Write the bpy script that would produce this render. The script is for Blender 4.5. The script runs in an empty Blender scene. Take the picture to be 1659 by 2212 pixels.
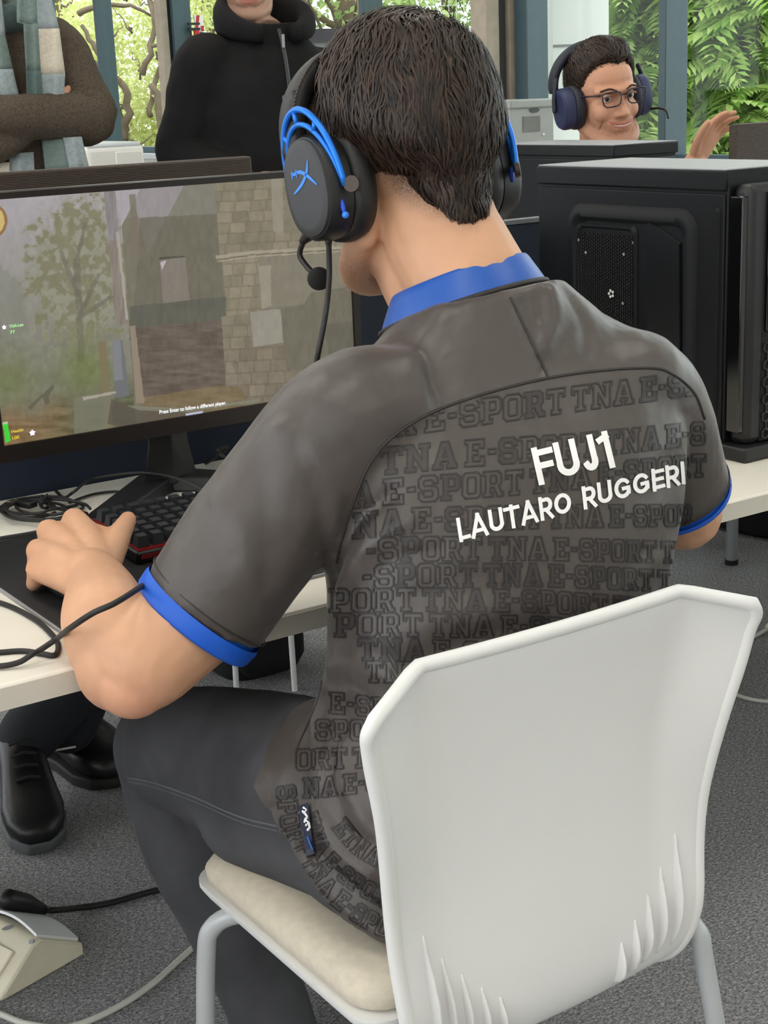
import bpy, bmesh, math, random
import numpy as np
from mathutils import Vector, Matrix, noise as mnoise
from mathutils.bvhtree import BVHTree
from mathutils.geometry import tessellate_polygon

random.seed(7); RNG = np.random.default_rng(11)
SC = bpy.context.scene
COL = SC.collection
A3 = lambda *p: np.array(p, float)

# ------------------------------------------------------------------ camera
# world axes: x runs along the desk edge, y from the player across the desk, z up (metres)
FPX, PIXW, PIXH = 3250.0, 1659.0, 2212.0
PITCH, ROLL = math.radians(15.6), math.radians(2.4)
EYE = A3(-0.810, -1.350, 1.27)
_h = A3(0.5489, 0.8359, 0.0); _r0 = A3(0.8359, -0.5489, 0.0)
FW = _h * math.cos(PITCH) + A3(0, 0, -math.sin(PITCH))
_u0 = _h * math.sin(PITCH) + A3(0, 0, math.cos(PITCH))
RT = math.cos(ROLL) * _r0 - math.sin(ROLL) * _u0
UP = math.sin(ROLL) * _r0 + math.cos(ROLL) * _u0
cam_d = bpy.data.cameras.new('camera'); cam = bpy.data.objects.new('camera', cam_d); COL.objects.link(cam)
cam_d.sensor_fit = 'VERTICAL'; cam_d.sensor_height = 24.0; cam_d.lens = 24.0 * FPX / PIXH
cam_d.clip_start = 0.05; cam_d.clip_end = 200
cam.matrix_world = Matrix((( RT[0], UP[0], -FW[0], EYE[0]), (RT[1], UP[1], -FW[1], EYE[1]), (RT[2], UP[2], -FW[2], EYE[2]), (0, 0, 0, 1)))
SC.camera = cam

def ray(px, py): return FW + RT * (px - 829.5) / FPX - UP * (py - 1106.0) / FPX
def PZ(px, py, z): d = ray(px, py); return EYE + d * (z - EYE[2]) / d[2]
def PV(px, py, v): d = ray(px, py); return EYE + d * (v - EYE[1]) / d[1]
def PU(px, py, u): d = ray(px, py); return EYE + d * (u - EYE[0]) / d[0]
def PD(px, py, t): return EYE + ray(px, py) * t
def PPL(px, py, p, n): d = ray(px, py); return EYE + d * (np.dot(np.asarray(p) - EYE, n) / np.dot(d, n))
def PROJ(p):
    q = np.asarray(p, float) - EYE; z = q @ FW
    return 829.5 + FPX * (q @ RT) / z, 1106.0 - FPX * (q @ UP) / z

# ------------------------------------------------------------------ world, exposure
wd = bpy.data.worlds.new('world'); SC.world = wd; wd.use_nodes = True
wn = wd.node_tree.nodes; wn.clear()
bg = wn.new('ShaderNodeBackground'); wo = wn.new('ShaderNodeOutputWorld')
bg.inputs[0].default_value = (0.93, 0.97, 1.0, 1); bg.inputs[1].default_value = 3.0
wd.node_tree.links.new(bg.outputs[0], wo.inputs[0])
sun_d = bpy.data.lights.new('sun', 'SUN'); sun = bpy.data.objects.new('sun', sun_d); COL.objects.link(sun)
sun_d.energy = 2.2; sun_d.angle = math.radians(25); sun_d.color = (1, 0.97, 0.9)
sun.rotation_euler = (math.radians(38), 0, math.radians(-60)); sun.location = (8, 0, 8)
SC.view_settings.view_transform = 'Standard'; SC.view_settings.look = 'None'
SC.view_settings.exposure = 0.0; SC.view_settings.gamma = 1.0; SC.view_settings.use_curve_mapping = False
SC.cycles.use_denoising = True
SC.cycles.max_bounces = 8; SC.cycles.diffuse_bounces = 4; SC.cycles.transparent_max_bounces = 12
SC.cycles.caustics_reflective = False; SC.cycles.caustics_refractive = False
SC.cycles.sample_clamp_indirect = 4.0
LAMP = 9.0            # strength of the ceiling diffusers

# ------------------------------------------------------------------ helpers
def lin(r, g, b):
    f = lambda c: (c / 255 / 12.92) if c <= 10.3 else ((c / 255 + 0.055) / 1.055) ** 2.4
    return (f(r), f(g), f(b))
MATS = {}
def mat(name, rgb, rough=0.5, metal=0.0, var=0.1, nscale=30.0, bump=0.0, bscale=150.0, sheen=0.0, coat=0.0, sss=0.0, spec=0.5, stretch=None, emit=None, estr=0.0, rvar=0.0):
    if name in MATS: return MATS[name]
    m = bpy.data.materials.new(name); m.use_nodes = True
    nt = m.node_tree; N = nt.nodes; L = nt.links; b = N['Principled BSDF']
    tc = N.new('ShaderNodeTexCoord'); mp = N.new('ShaderNodeMapping'); L.new(tc.outputs['Object'], mp.inputs[0])
    if stretch: mp.inputs['Scale'].default_value = stretch
    nz = N.new('ShaderNodeTexNoise'); nz.inputs['Scale'].default_value = nscale; nz.inputs['Detail'].default_value = 4
    L.new(mp.outputs[0], nz.inputs['Vector'])
    cr = N.new('ShaderNodeValToRGB'); c = lin(*rgb)
    cr.color_ramp.elements[0].position = 0.3; cr.color_ramp.elements[1].position = 0.7
    cr.color_ramp.elements[0].color = (*[x * (1 - var) for x in c], 1); cr.color_ramp.elements[1].color = (*[min(1, x * (1 + var)) for x in c], 1)
    L.new(nz.outputs['Fac'], cr.inputs[0]); L.new(cr.outputs[0], b.inputs['Base Color'])
    b.inputs['Roughness'].default_value = rough; b.inputs['Metallic'].default_value = metal
    b.inputs['Specular IOR Level'].default_value = spec
    if rvar:
        mr = N.new('ShaderNodeMapRange'); mr.inputs[3].default_value = rough - rvar; mr.inputs[4].default_value = rough + rvar
        L.new(nz.outputs['Fac'], mr.inputs[0]); L.new(mr.outputs[0], b.inputs['Roughness'])
    if sheen: b.inputs['Sheen Weight'].default_value = sheen; b.inputs['Sheen Roughness'].default_value = 0.4
    if coat: b.inputs['Coat Weight'].default_value = coat; b.inputs['Coat Roughness'].default_value = 0.08
    if sss:
        b.inputs['Subsurface Weight'].default_value = sss; b.inputs['Subsurface Radius'].default_value = (1.0, 0.35, 0.2); b.inputs['Subsurface Scale'].default_value = 0.008
    if bump:
        n2 = N.new('ShaderNodeTexNoise'); n2.inputs['Scale'].default_value = bscale; n2.inputs['Detail'].default_value = 3
        L.new(mp.outputs[0], n2.inputs['Vector'])
        bp = N.new('ShaderNodeBump'); bp.inputs['Strength'].default_value = bump; bp.inputs['Distance'].default_value = 0.004
        L.new(n2.outputs['Fac'], bp.inputs['Height']); L.new(bp.outputs[0], b.inputs['Normal'])
    if emit:
        b.inputs['Emission Color'].default_value = (*lin(*emit), 1); b.inputs['Emission Strength'].default_value = estr
    MATS[name] = m; return m
def nodes_of(m): return m.node_tree.nodes, m.node_tree.links, m.node_tree.nodes['Principled BSDF']

def link_obj(name, me, root=None, m=None, base=(0, 0, 0)):
    o = bpy.data.objects.new(name, me); COL.objects.link(o)
    if m is not None:
        me.materials.clear(); me.materials.append(m)
    if root is not None: o.parent = root
    else: o.location = base
    return o
def world_base(root):
    b = A3(0, 0, 0)
    while root is not None:
        b = b + np.array(root.location); root = root.parent
    return b
def thing(name, label, cat, base=(0, 0, 0), group=None):
    o = bpy.data.objects.new(name, None); COL.objects.link(o); o.location = base; o.empty_display_size = 0.05
    o['label'] = label; o['category'] = cat
    if group: o['group'] = group
    return o
def tag(o, label, cat, group=None):
    o['label'] = label; o['category'] = cat
    if group: o['group'] = group
    return o
def struct(o): o['kind'] = 'structure'; return o

class MB:
    """collects verts/faces in world coordinates"""
    def __init__(s): s.v = []; s.f = []; s.n = 0
    def add(s, V, F):
        V = np.asarray(V, float); s.v.append(V); s.f += [tuple(i + s.n for i in f) for f in F]; s.n += len(V); return s
    def box(s, lo, hi, frame=None):
        x0, y0, z0 = lo; x1, y1, z1 = hi
        V = np.array([(x0, y0, z0), (x1, y0, z0), (x1, y1, z0), (x0, y1, z0), (x0, y0, z1), (x1, y0, z1), (x1, y1, z1), (x0, y1, z1)], float)
        if frame is not None: o, ax, ay, az = frame; V = o + V[:, :1] * ax + V[:, 1:2] * ay + V[:, 2:] * az
        return s.add(V, [(0, 3, 2, 1), (4, 5, 6, 7), (0, 1, 5, 4), (1, 2, 6, 5), (2, 3, 7, 6), (3, 0, 4, 7)])
    def loft(s, rings, caps=True, closed=True):
        k = len(rings); n = len(rings[0]); V = np.concatenate([np.asarray(r, float) for r in rings]); F = []
        for i in range(k - 1):
            for j in range(n if closed else n - 1):
                a = i * n + j; b = i * n + (j + 1) % n; F.append((a, b, b + n, a + n))
        if caps: F.append(tuple(range(n - 1, -1, -1))); F.append(tuple(range((k - 1) * n, k * n)))
        return s.add(V, F)
    def tube(s, pts, r, n=10, round_ends=False, flat=None, up=None):
        pts = np.asarray(pts, float); k = len(pts); r = np.broadcast_to(np.asarray(r, float), (k,)).copy()
        T = np.gradient(pts, axis=0); T /= np.linalg.norm(T, axis=1)[:, None] + 1e-12
        ref = A3(*up) if up is not None else (A3(0, 0, 1) if abs(T[0][2]) < 0.9 else A3(1, 0, 0))
        nn = ref - T[0] * (ref @ T[0]); nn /= np.linalg.norm(nn); rings = []
        fl = np.broadcast_to(np.asarray(1.0 if flat is None else flat, float), (k,))
        th = np.linspace(0, 2 * np.pi, n, endpoint=False)
        fr = []
        for i in range(k):
            nn = nn - T[i] * (nn @ T[i]); nn /= np.linalg.norm(nn) + 1e-12; bb = np.cross(T[i], nn); fr.append((nn.copy(), bb))
        def rg(c, i, q): a, b = fr[i]; return c + r[i] * q * (np.cos(th)[:, None] * a * fl[i] + np.sin(th)[:, None] * b)
        if round_ends:
            for al in (80, 55, 28): a_ = math.radians(al); rings.append(rg(pts[0] - T[0] * r[0] * math.sin(a_), 0, math.cos(a_)))
        for i in range(k): rings.append(rg(pts[i], i, 1))
        if round_ends:
            for al in (28, 55, 80): a_ = math.radians(al); rings.append(rg(pts[-1] + T[-1] * r[-1] * math.sin(a_), k - 1, math.cos(a_)))
        return s.loft(rings)
    def ball(s, c, r, frame=None, n=20, k=12):
        c = np.asarray(c, float); r = np.broadcast_to(np.asarray(r, float), (3,)); rings = []
        th = np.linspace(0, 2 * np.pi, n, endpoint=False)
        for i in range(1, k):
            a = math.pi * i / k; z = -math.cos(a); q = math.sin(a)
            P = np.stack([r[0] * q * np.cos(th), r[1] * q * np.sin(th), np.full(n, r[2] * z)], 1)
            if frame is not None: P = P[:, :1] * frame[0] + P[:, 1:2] * frame[1] + P[:, 2:] * frame[2]
            rings.append(c + P)
        return s.loft(rings)
    def disc(s, c, n_, r, h=0.002, n=24, ry=None, ax=None):
        c = np.asarray(c, float); n_ = np.asarray(n_, float) / np.linalg.norm(n_)
        a = np.cross(n_, A3(0, 0, 1)) if ax is None else np.asarray(ax, float)
        if np.linalg.norm(a) < 1e-6: a = A3(1, 0, 0)
        a = a - n_ * (a @ n_); a /= np.linalg.norm(a); b = np.cross(n_, a); ry = r if ry is None else ry
        th = np.linspace(0, 2 * np.pi, n, endpoint=False); e = r * np.cos(th)[:, None] * a + ry * np.sin(th)[:, None] * b
        return s.loft([c + e, c + n_ * h + e])
    def verts(s): return np.concatenate(s.v)
    def mesh(s, name, base=(0, 0, 0), smooth=True):
        me = bpy.data.meshes.new(name); V = s.verts() - np.asarray(base)
        me.from_pydata([tuple(p) for p in V], [], s.f); me.update()
        if smooth: me.polygons.foreach_set('use_smooth', [True] * len(me.polygons))
        return me
    def build(s, name, m, root=None, base=(0, 0, 0), smooth=False, bevel=0.0, seg=2, subd=0, angle=35, flip=False):
        b = world_base(root) if root is not None else np.asarray(base, float)
        me = s.mesh(name, b, True)
        o = link_obj(name, me, root, m, base)
        fixn(me)
        if bevel:
            md = o.modifiers.new('bevel', 'BEVEL'); md.width = bevel; md.segments = seg; md.limit_method = 'ANGLE'; md.angle_limit = math.radians(angle)
            md.harden_normals = False
        if subd:
            md = o.modifiers.new('subd', 'SUBSURF'); md.levels = subd; md.render_levels = subd
        if not smooth: sharp(me, 40)
        return o
def fixn(me):
    bm = bmesh.new(); bm.from_mesh(me); bmesh.ops.recalc_face_normals(bm, faces=bm.faces); bm.to_mesh(me); bm.free()
def sharp(me, deg):
    me.polygons.foreach_set('use_smooth', [True] * len(me.polygons))
    bm = bmesh.new(); bm.from_mesh(me); a = math.radians(deg)
    for e in bm.edges:
        if len(e.link_faces) != 2 or e.calc_face_angle(0) > a: e.smooth = False
    bm.to_mesh(me); bm.free()

def catmull(pts, m=8):
    P = np.asarray(pts, float)
    if len(P) < 3: return np.array([P[0] + (P[-1] - P[0]) * t for t in np.linspace(0, 1, m + 1)])
    Q = np.vstack([2 * P[0] - P[1], P, 2 * P[-1] - P[-2]]); out = []
    for i in range(len(P) - 1):
        p0, p1, p2, p3 = Q[i:i + 4]
        for t in np.linspace(0, 1, m, endpoint=False):
            out.append(0.5 * ((2 * p1) + (-p0 + p2) * t + (2 * p0 - 5 * p1 + 4 * p2 - p3) * t * t + (-p0 + 3 * p1 - 3 * p2 + p3) * t ** 3))
    out.append(P[-1]); return np.array(out)
def ering(c, ax, ay, n=32, p=2.0):
    th = np.linspace(0, 2 * np.pi, n, endpoint=False); co, si = np.cos(th), np.sin(th)
    x = np.sign(co) * abs(co) ** (2 / p); y = np.sign(si) * abs(si) ** (2 / p)
    return np.asarray(c, float) + x[:, None] * np.asarray(ax, float) + y[:, None] * np.asarray(ay, float)
def cyl_between(mb, a, b, r, n=12): return mb.tube([a, b], r, n)

def remesh(mb, voxel, smooth=6, fac=0.5, name='m'):
    """fuse overlapping closed shapes into one continuous surface; returns world-space mesh"""
    me = mb.mesh(name); fixn(me); o = bpy.data.objects.new(name + '_tmp', me); COL.objects.link(o)
    md = o.modifiers.new('r', 'REMESH'); md.mode = 'VOXEL'; md.voxel_size = voxel; md.adaptivity = 0
    if smooth:
        sm = o.modifiers.new('s', 'SMOOTH'); sm.iterations = smooth; sm.factor = fac
    dg = bpy.context.evaluated_depsgraph_get(); ev = o.evaluated_get(dg)
    out = bpy.data.meshes.new_from_object(ev)
    bpy.data.objects.remove(o); bpy.data.meshes.remove(me)
    out.polygons.foreach_set('use_smooth', [True] * len(out.polygons)); out.name = name
    return out
def getV(me): V = np.empty(len(me.vertices) * 3); me.vertices.foreach_get('co', V); return V.reshape(-1, 3)
def setV(me, V): me.vertices.foreach_set('co', np.ascontiguousarray(V, float).ravel()); me.update()
def getN(me): V = np.empty(len(me.vertices) * 3); me.vertices.foreach_get('normal', V); return V.reshape(-1, 3)
def bvh(me): V = getV(me); return BVHTree.FromPolygons([Vector(p) for p in V], [tuple(p.vertices) for p in me.polygons])
def place(me, name, root, m):
    setV(me, getV(me) - world_base(root)); return link_obj(name, me, root, m)
def vcol(me, name, arr):
    a = me.color_attributes.new(name, 'FLOAT_COLOR', 'POINT'); d = np.ones((len(me.vertices), 4), np.float32); arr = np.asarray(arr, np.float32)
    if arr.ndim == 1: d[:, :3] = arr[:, None]
    else: d[:, :3] = arr
    a.data.foreach_set('color', d.ravel())
def vnoise(V, scale, seed=0.0):
    return np.array([mnoise.noise(Vector((p[0] * scale + seed, p[1] * scale, p[2] * scale))) for p in V])
def sstep(x, a, b): t = np.clip((x - a) / (b - a), 0, 1); return t * t * (3 - 2 * t)
def cut_plane(me, p, n):
    """drop the part of a mesh on the +n side of a plane"""
    bm = bmesh.new(); bm.from_mesh(me)
    bmesh.ops.bisect_plane(bm, geom=bm.verts[:] + bm.edges[:] + bm.faces[:], plane_co=Vector(p), plane_no=Vector(n), clear_outer=True)
    bm.to_mesh(me); bm.free()

# pixels on a surface: where the line of sight through a photo pixel meets a mesh
def hit(tree, px, py, lift=0.0, fallback=None):
    d = Vector(ray(px, py)).normalized()
    l, n, i, t = tree.ray_cast(Vector(EYE), d)
    if l is None: return None
    if n.dot(d) > 0: n = -n
    return np.array(l) + np.array(n) * lift
def surf_tube(tree, pts, r, lift=0.0, step=6, n=6):
    q = catmull(pts, max(2, int(np.hypot(*(np.diff(np.array(pts, float), axis=0).T)).mean() / step)))
    P = [hit(tree, *p, lift) for p in q]; P = [p for p in P if p is not None]
    mb = MB()
    if len(P) < 2: return mb
    run = [P[0]]
    for p in P[1:]:
        if np.linalg.norm(p - run[-1]) > 0.05:
            if len(run) > 1: mb.tube(run, r, n)
            run = [p]
        else: run.append(p)
    if len(run) > 1: mb.tube(run, r, n)
    return mb
# ------------------------------------------------------------------ the room
def carpet_mat():
    m = mat('carpet', (112, 112, 115), 0.95, var=0.0, spec=0.1); N, L, b = nodes_of(m)
    tc = N.new('ShaderNodeTexCoord'); mp = N.new('ShaderNodeMapping'); mp.inputs['Rotation'].default_value = (0, 0, math.radians(58)); mp.inputs['Scale'].default_value = (110, 230, 1)
    L.new(tc.outputs['Object'], mp.inputs[0])
    n1 = N.new('ShaderNodeTexNoise'); n1.inputs['Scale'].default_value = 1.0; n1.inputs['Detail'].default_value = 5; n1.inputs['Roughness'].default_value = 0.75; L.new(mp.outputs[0], n1.inputs['Vector'])
    n2 = N.new('ShaderNodeTexNoise'); n2.inputs['Scale'].default_value = 260; n2.inputs['Detail'].default_value = 3; L.new(tc.outputs['Object'], n2.inputs['Vector'])
    mx = N.new('ShaderNodeMix'); mx.data_type = 'FLOAT'; mx.inputs[0].default_value = 0.45; L.new(n1.outputs['Fac'], mx.inputs[2]); L.new(n2.outputs['Fac'], mx.inputs[3])
    cr = N.new('ShaderNodeValToRGB'); e = cr.color_ramp.elements
    e[0].position = 0.36; e[0].color = (*lin(88, 88, 91), 1); e[1].position = 0.66; e[1].color = (*lin(222, 221, 219), 1)
    q = e.new(0.5); q.color = (*lin(150, 150, 152), 1)
    L.new(mx.outputs[0], cr.inputs[0]); L.new(cr.outputs[0], b.inputs['Base Color'])
    bp = N.new('ShaderNodeBump'); bp.inputs['Strength'].default_value = 0.9; bp.inputs['Distance'].default_value = 0.006
    L.new(mx.outputs[0], bp.inputs['Height']); L.new(bp.outputs[0], b.inputs['Normal']); return m
M_carpet = carpet_mat()
M_wall = mat('wall_paint', (226, 224, 218), 0.8, var=0.03, bump=0.05)
M_ceil = mat('ceiling_paint', (236, 236, 232), 0.9, var=0.02)
M_teal = mat('teal_frame', (66, 86, 94), 0.45, var=0.05)
M_conc = mat('concrete', (172, 160, 144), 0.85, var=0.12, nscale=14, bump=0.15, bscale=60)
M_darkch = mat('dark_channel', (74, 74, 78), 0.6)
M_sill = mat('sill', (196, 200, 202), 0.5, var=0.03)
M_desk = mat('desk_laminate', (231, 225, 213), 0.42, var=0.02, nscale=6)
M_deskedge = mat('desk_edge', (206, 200, 188), 0.5, var=0.02)
M_greymet = mat('grey_metal', (150, 153, 156), 0.4, metal=0.3, var=0.03)
M_black = mat('black_plastic', (22, 22, 24), 0.45, var=0.1)
M_blackm = mat('black_matte', (17, 17, 19), 0.7, var=0.15, bump=0.05, bscale=300)
M_navyp = mat('divider_fabric', (26, 36, 52), 0.85, var=0.1, nscale=200, bump=0.1, bscale=600)
M_dvedge = mat('divider_edge', (130, 132, 136), 0.4, metal=0.4)
U0, U1, V0, V1, CZ = -3.6, 3.24, -3.6, 11.2, 3.0
struct(MB().box((U0, V0, -0.05), (U1 + 0.1, V1, 0)).build('floor', M_carpet))
struct(MB().box((U0, V0, CZ), (U1 + 0.1, V1, CZ + 0.06)).build('ceiling', M_ceil))
wl_ = struct(bpy.data.objects.new('wall_left', None)); COL.objects.link(wl_); wl_.location = (U0, 0, 0)
MB().box((U0 - 0.1, V0, 0), (U0, V1, 0.45)).build('lower_wall', M_wall, wl_); MB().box((U0 - 0.1, V0, 2.75), (U0, V1, CZ)).build('upper_wall', M_wall, wl_)  # unseen wall opened as a window band, added to let in fill light
for q in np.linspace(V0, V1 - .12, 13): MB().box((U0 - .08, q, .45), (U0 - .02, q + .06, 2.75)).build('mullion', M_teal, wl_)
struct(MB().box((U0, V0 - 0.1, 0), (U1, V0, CZ)).build('wall_back', M_wall))
struct(MB().box((U0, V1, 0), (U1, V1 + 0.1, CZ)).build('wall_far', M_wall))
SILL = 0.97
struct(MB().box((U1, V0, 0), (U1 + 0.1, V1, SILL - 0.03)).build('wall_right', M_wall))
struct(MB().box((U1 - 0.1, V0, SILL - 0.03), (U1 + 0.14, V1, SILL)).build('trim_1', M_sill, bevel=0.004))
struct(MB().box((U1, V0, 2.72), (U1 + 0.1, V1, CZ)).build('trim_2', M_wall))
# window bays along the right wall
def glass_mat():
    m = bpy.data.materials.new('window_glass'); m.use_nodes = True; N = m.node_tree.nodes; L = m.node_tree.links; N.clear()
    o = N.new('ShaderNodeOutputMaterial'); t = N.new('ShaderNodeBsdfTransparent'); t.inputs[0].default_value = (0.93, 0.96, 0.94, 1)
    g = N.new('ShaderNodeBsdfGlossy'); g.inputs['Roughness'].default_value = 0.03; mx = N.new('ShaderNodeMixShader')
    nz = N.new('ShaderNodeTexNoise'); nz.inputs['Scale'].default_value = 2; mr = N.new('ShaderNodeMapRange'); mr.inputs[3].default_value = 0.008; mr.inputs[4].default_value = 0.02
    L.new(nz.outputs['Fac'], mr.inputs[0]); L.new(mr.outputs[0], mx.inputs[0]); L.new(t.outputs[0], mx.inputs[1]); L.new(g.outputs[0], mx.inputs[2]); L.new(mx.outputs[0], o.inputs[0]); return m
M_glass = glass_mat()
edges = [-3.5, -2.6, -1.7, -0.8, 0.1, 0.98, 1.86, 2.757, 3.56, 4.72, 5.62, 6.66, 7.72, 8.62, 9.55, 10.4, 11.1]
for i in range(len(edges) - 1):
    a, b = edges[i], edges[i + 1]
    w = struct(bpy.data.objects.new('window_%d' % (i + 1), None)); COL.objects.link(w); w.location = (U1, a, SILL)
    wd_ = 0.05 if abs(a - 3.56) > 0.01 else 0.09
    MB().box((U1 - 0.06, a - wd_ / 2 + 0.03, SILL), (U1 + 0.05, a + wd_ / 2 + 0.03 - 0.012, 2.72)).build('mullion', M_teal, w, bevel=0.003)
    MB().box((U1 - 0.02, a + 0.05, SILL), (U1 + 0.04, b, SILL + 0.035)).build('bottom_rail', M_teal, w)
    MB().box((U1 - 0.02, a + 0.05, 2.68), (U1 + 0.04, b, 2.72)).build('top_rail', M_teal, w)
    MB().box((U1 + 0.006, a + 0.03, SILL + 0.03), (U1 + 0.014, b + 0.02, 2.69)).build('pane', M_glass, w)
for n, (va, vb, ua) in enumerate([(3.64, 3.74, 3.05), (6.70, 6.78, 3.12), (-0.75, -0.6, 3.05)]):
    c = struct(bpy.data.objects.new('trim_%d' % (n + 3), None)); COL.objects.link(c); c.location = (ua, va, 0)
    w = U1 - ua
    MB().box((ua, va, 0), (ua + w * 0.34, vb, CZ)).build('concrete_strip', M_conc, c)
    MB().box((ua + w * 0.34, va + 0.03, 0), (ua + w * 0.64, vb, CZ)).build('dark_channel', M_darkch, c)
    MB().box((ua + w * 0.64, va, 0), (U1 - 0.002, vb, CZ)).build('concrete_strip', M_conc, c)
# ceiling diffusers
M_diff = mat('lamp_diffuser', (255, 255, 250), 0.6, var=0.0, emit=(255, 250, 240), estr=LAMP)
M_white = mat('white_paint', (238, 238, 236), 0.4, var=0.02)
spots = [(x, y) for y in (-2.4, -0.6, 1.2, 3.0, 5.0, 7.5) for x in (-2.4, -0.6, 1.2)]
for x, y in spots:
    t = thing('ceiling_light', 'square recessed ceiling light panel in white frame', 'ceiling light', (x, y, CZ), 'ceiling light panels')
    MB().box((x - 0.31, y - 0.31, CZ - 0.02), (x + 0.31, y + 0.31, CZ)).build('frame', M_white, t)
    MB().box((x - 0.285, y - 0.285, CZ - 0.024), (x + 0.285, y + 0.285, CZ - 0.0195)).build('diffuser', M_diff, t)
# fire sign and extinguisher on the slim concrete strip
M_red = mat('sign_red', (196, 32, 40), 0.4, var=0.05); M_signw = mat('sign_white', (245, 240, 238), 0.5, var=0.02)
vs = 6.695
def vq(px, py): return PV(px, py, vs)
p0, p1 = vq(418, 33), vq(440, 68)
sg = thing('fire_sign', 'small red and white fire extinguisher sign on the concrete strip', 'sign', (p0[0], vs, p1[2]))
MB().box((p0[0], vs - 0.006, p1[2]), (p1[0], vs + 0.004, p0[2])).build('plate', M_signw, sg)
w_, h_ = p1[0] - p0[0], p0[2] - p1[2]
MB().add([(p0[0] + 0.0 * w_, vs - 0.007, p1[2] + 0.0 * h_), (p0[0] + 0.30 * w_, vs - 0.007, p1[2] + 0.0 * h_), (p0[0] + 0.62 * w_, vs - 0.007, p0[2]), (p0[0] + 0.25 * w_, vs - 0.007, p0[2])], [(0, 1, 2, 3)]).build('red_flame_mark', M_red, sg)
MB().box((p0[0] + 0.66 * w_, vs - 0.008, p1[2]), (p1[0], vs - 0.0055, p1[2] + 0.35 * h_)).build('red_block', M_red, sg)
e0 = vq(416, 95)
ex = thing('fire_extinguisher', 'red fire extinguisher hanging below the fire sign', 'extinguisher', (e0[0], vs - 0.06, e0[2] - 0.4))
pr = [(0.0, -0.42), (0.05, -0.42), (0.055, -0.40), (0.055, -0.02), (0.04, 0.02), (0.018, 0.04), (0.018, 0.07), (0.0, 0.07)]
MB().loft([ering((e0[0], vs - 0.06, e0[2] + z), (max(r, .001), 0, 0), (0, max(r, .001), 0), 18) for r, z in pr]).build('cylinder', M_red, ex)
MB().box((e0[0] - 0.05, vs - 0.07, e0[2] + 0.07), (e0[0] + 0.02, vs - 0.05, e0[2] + 0.085)).box((e0[0] - 0.05, vs - 0.07, e0[2] + 0.1), (e0[0] + 0.02, vs - 0.05, e0[2] + 0.112)).build('handle', M_black, ex)
MB().tube(catmull([(e0[0] + 0.01, vs - 0.06, e0[2] + 0.06), (e0[0] + 0.07, vs - 0.06, e0[2] + 0.02), (e0[0] + 0.07, vs - 0.06, e0[2] - 0.25)]), 0.008, 8).build('hose', M_black, ex)
# grey board standing before the window
wb = PD(700, 62, 6.6); wv = wb[1]; zt = wb[2]; xl = PV(640, 75, wv)[0]
BW = min(1.2, U1 - .12 - xl)
bd = thing('board', 'grey free-standing board with a dark top frame by the window', 'board', (xl + BW / 2, wv, 0))
M_bgrey = mat('board_grey', (150, 150, 154), 0.6, var=0.03); M_bdark = mat('board_frame', (74, 70, 78), 0.5)
MB().box((xl, wv, 0.7), (xl + BW, wv + 0.02, zt - 0.05)).build('panel', M_bgrey, bd)
MB().box((xl - 0.02, wv - 0.015, zt - 0.055), (xl + BW + .02, wv + 0.035, zt)).build('top_frame', M_bdark, bd)
for x in (xl + 0.01, xl + BW - .01):
    MB().box((x - 0.02, wv - 0.01, 0.03), (x + 0.02, wv + 0.03, zt)).build('post', M_bdark, bd)
    MB().box((x - 0.02, wv - 0.25, 0), (x + 0.02, wv + 0.27, 0.035)).build('foot', M_bdark, bd)

# ------------------------------------------------------------------ outside
M_ground = mat('outdoor_soil', (120, 118, 90), 0.95, var=0.3, nscale=3)
struct(MB().box((U1 + 0.2, -8, -0.35), (34, 40, -0.3)).build('ground', M_ground))
M_bark = mat('bark', (112, 96, 80), 0.9, var=0.3, nscale=12, bump=0.4, bscale=40)
def leaf_mat(name, c1, c2):
    m = mat(name, c1, 0.6, var=0.0, spec=0.2); N, L, b = nodes_of(m)
    g = N.new('ShaderNodeNewGeometry'); cr = N.new('ShaderNodeValToRGB'); cr.color_ramp.elements[0].color = (*lin(*c1), 1); cr.color_ramp.elements[1].color = (*lin(*c2), 1)
    L.new(g.outputs['Random Per Island'], cr.inputs[0]); L.new(cr.outputs[0], b.inputs['Base Color'])
    tr = N.new('ShaderNodeBsdfTranslucent'); L.new(cr.outputs[0], tr.inputs[0]); mx = N.new('ShaderNodeMixShader'); mx.inputs[0].default_value = 0.45
    o = N['Material Output']; L.new(b.outputs[0], mx.inputs[1]); L.new(tr.outputs[0], mx.inputs[2]); L.new(mx.outputs[0], o.inputs[0]); return m
M_leaf_y = leaf_mat('leaf_yellow_green', (184, 192, 112), (230, 232, 172))
M_leaf_g = leaf_mat('leaf_fresh_green', (138, 178, 84), (212, 228, 150))
M_leaf_d = leaf_mat('leaf_mid_green', (128, 156, 92), (196, 212, 142))
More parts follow.
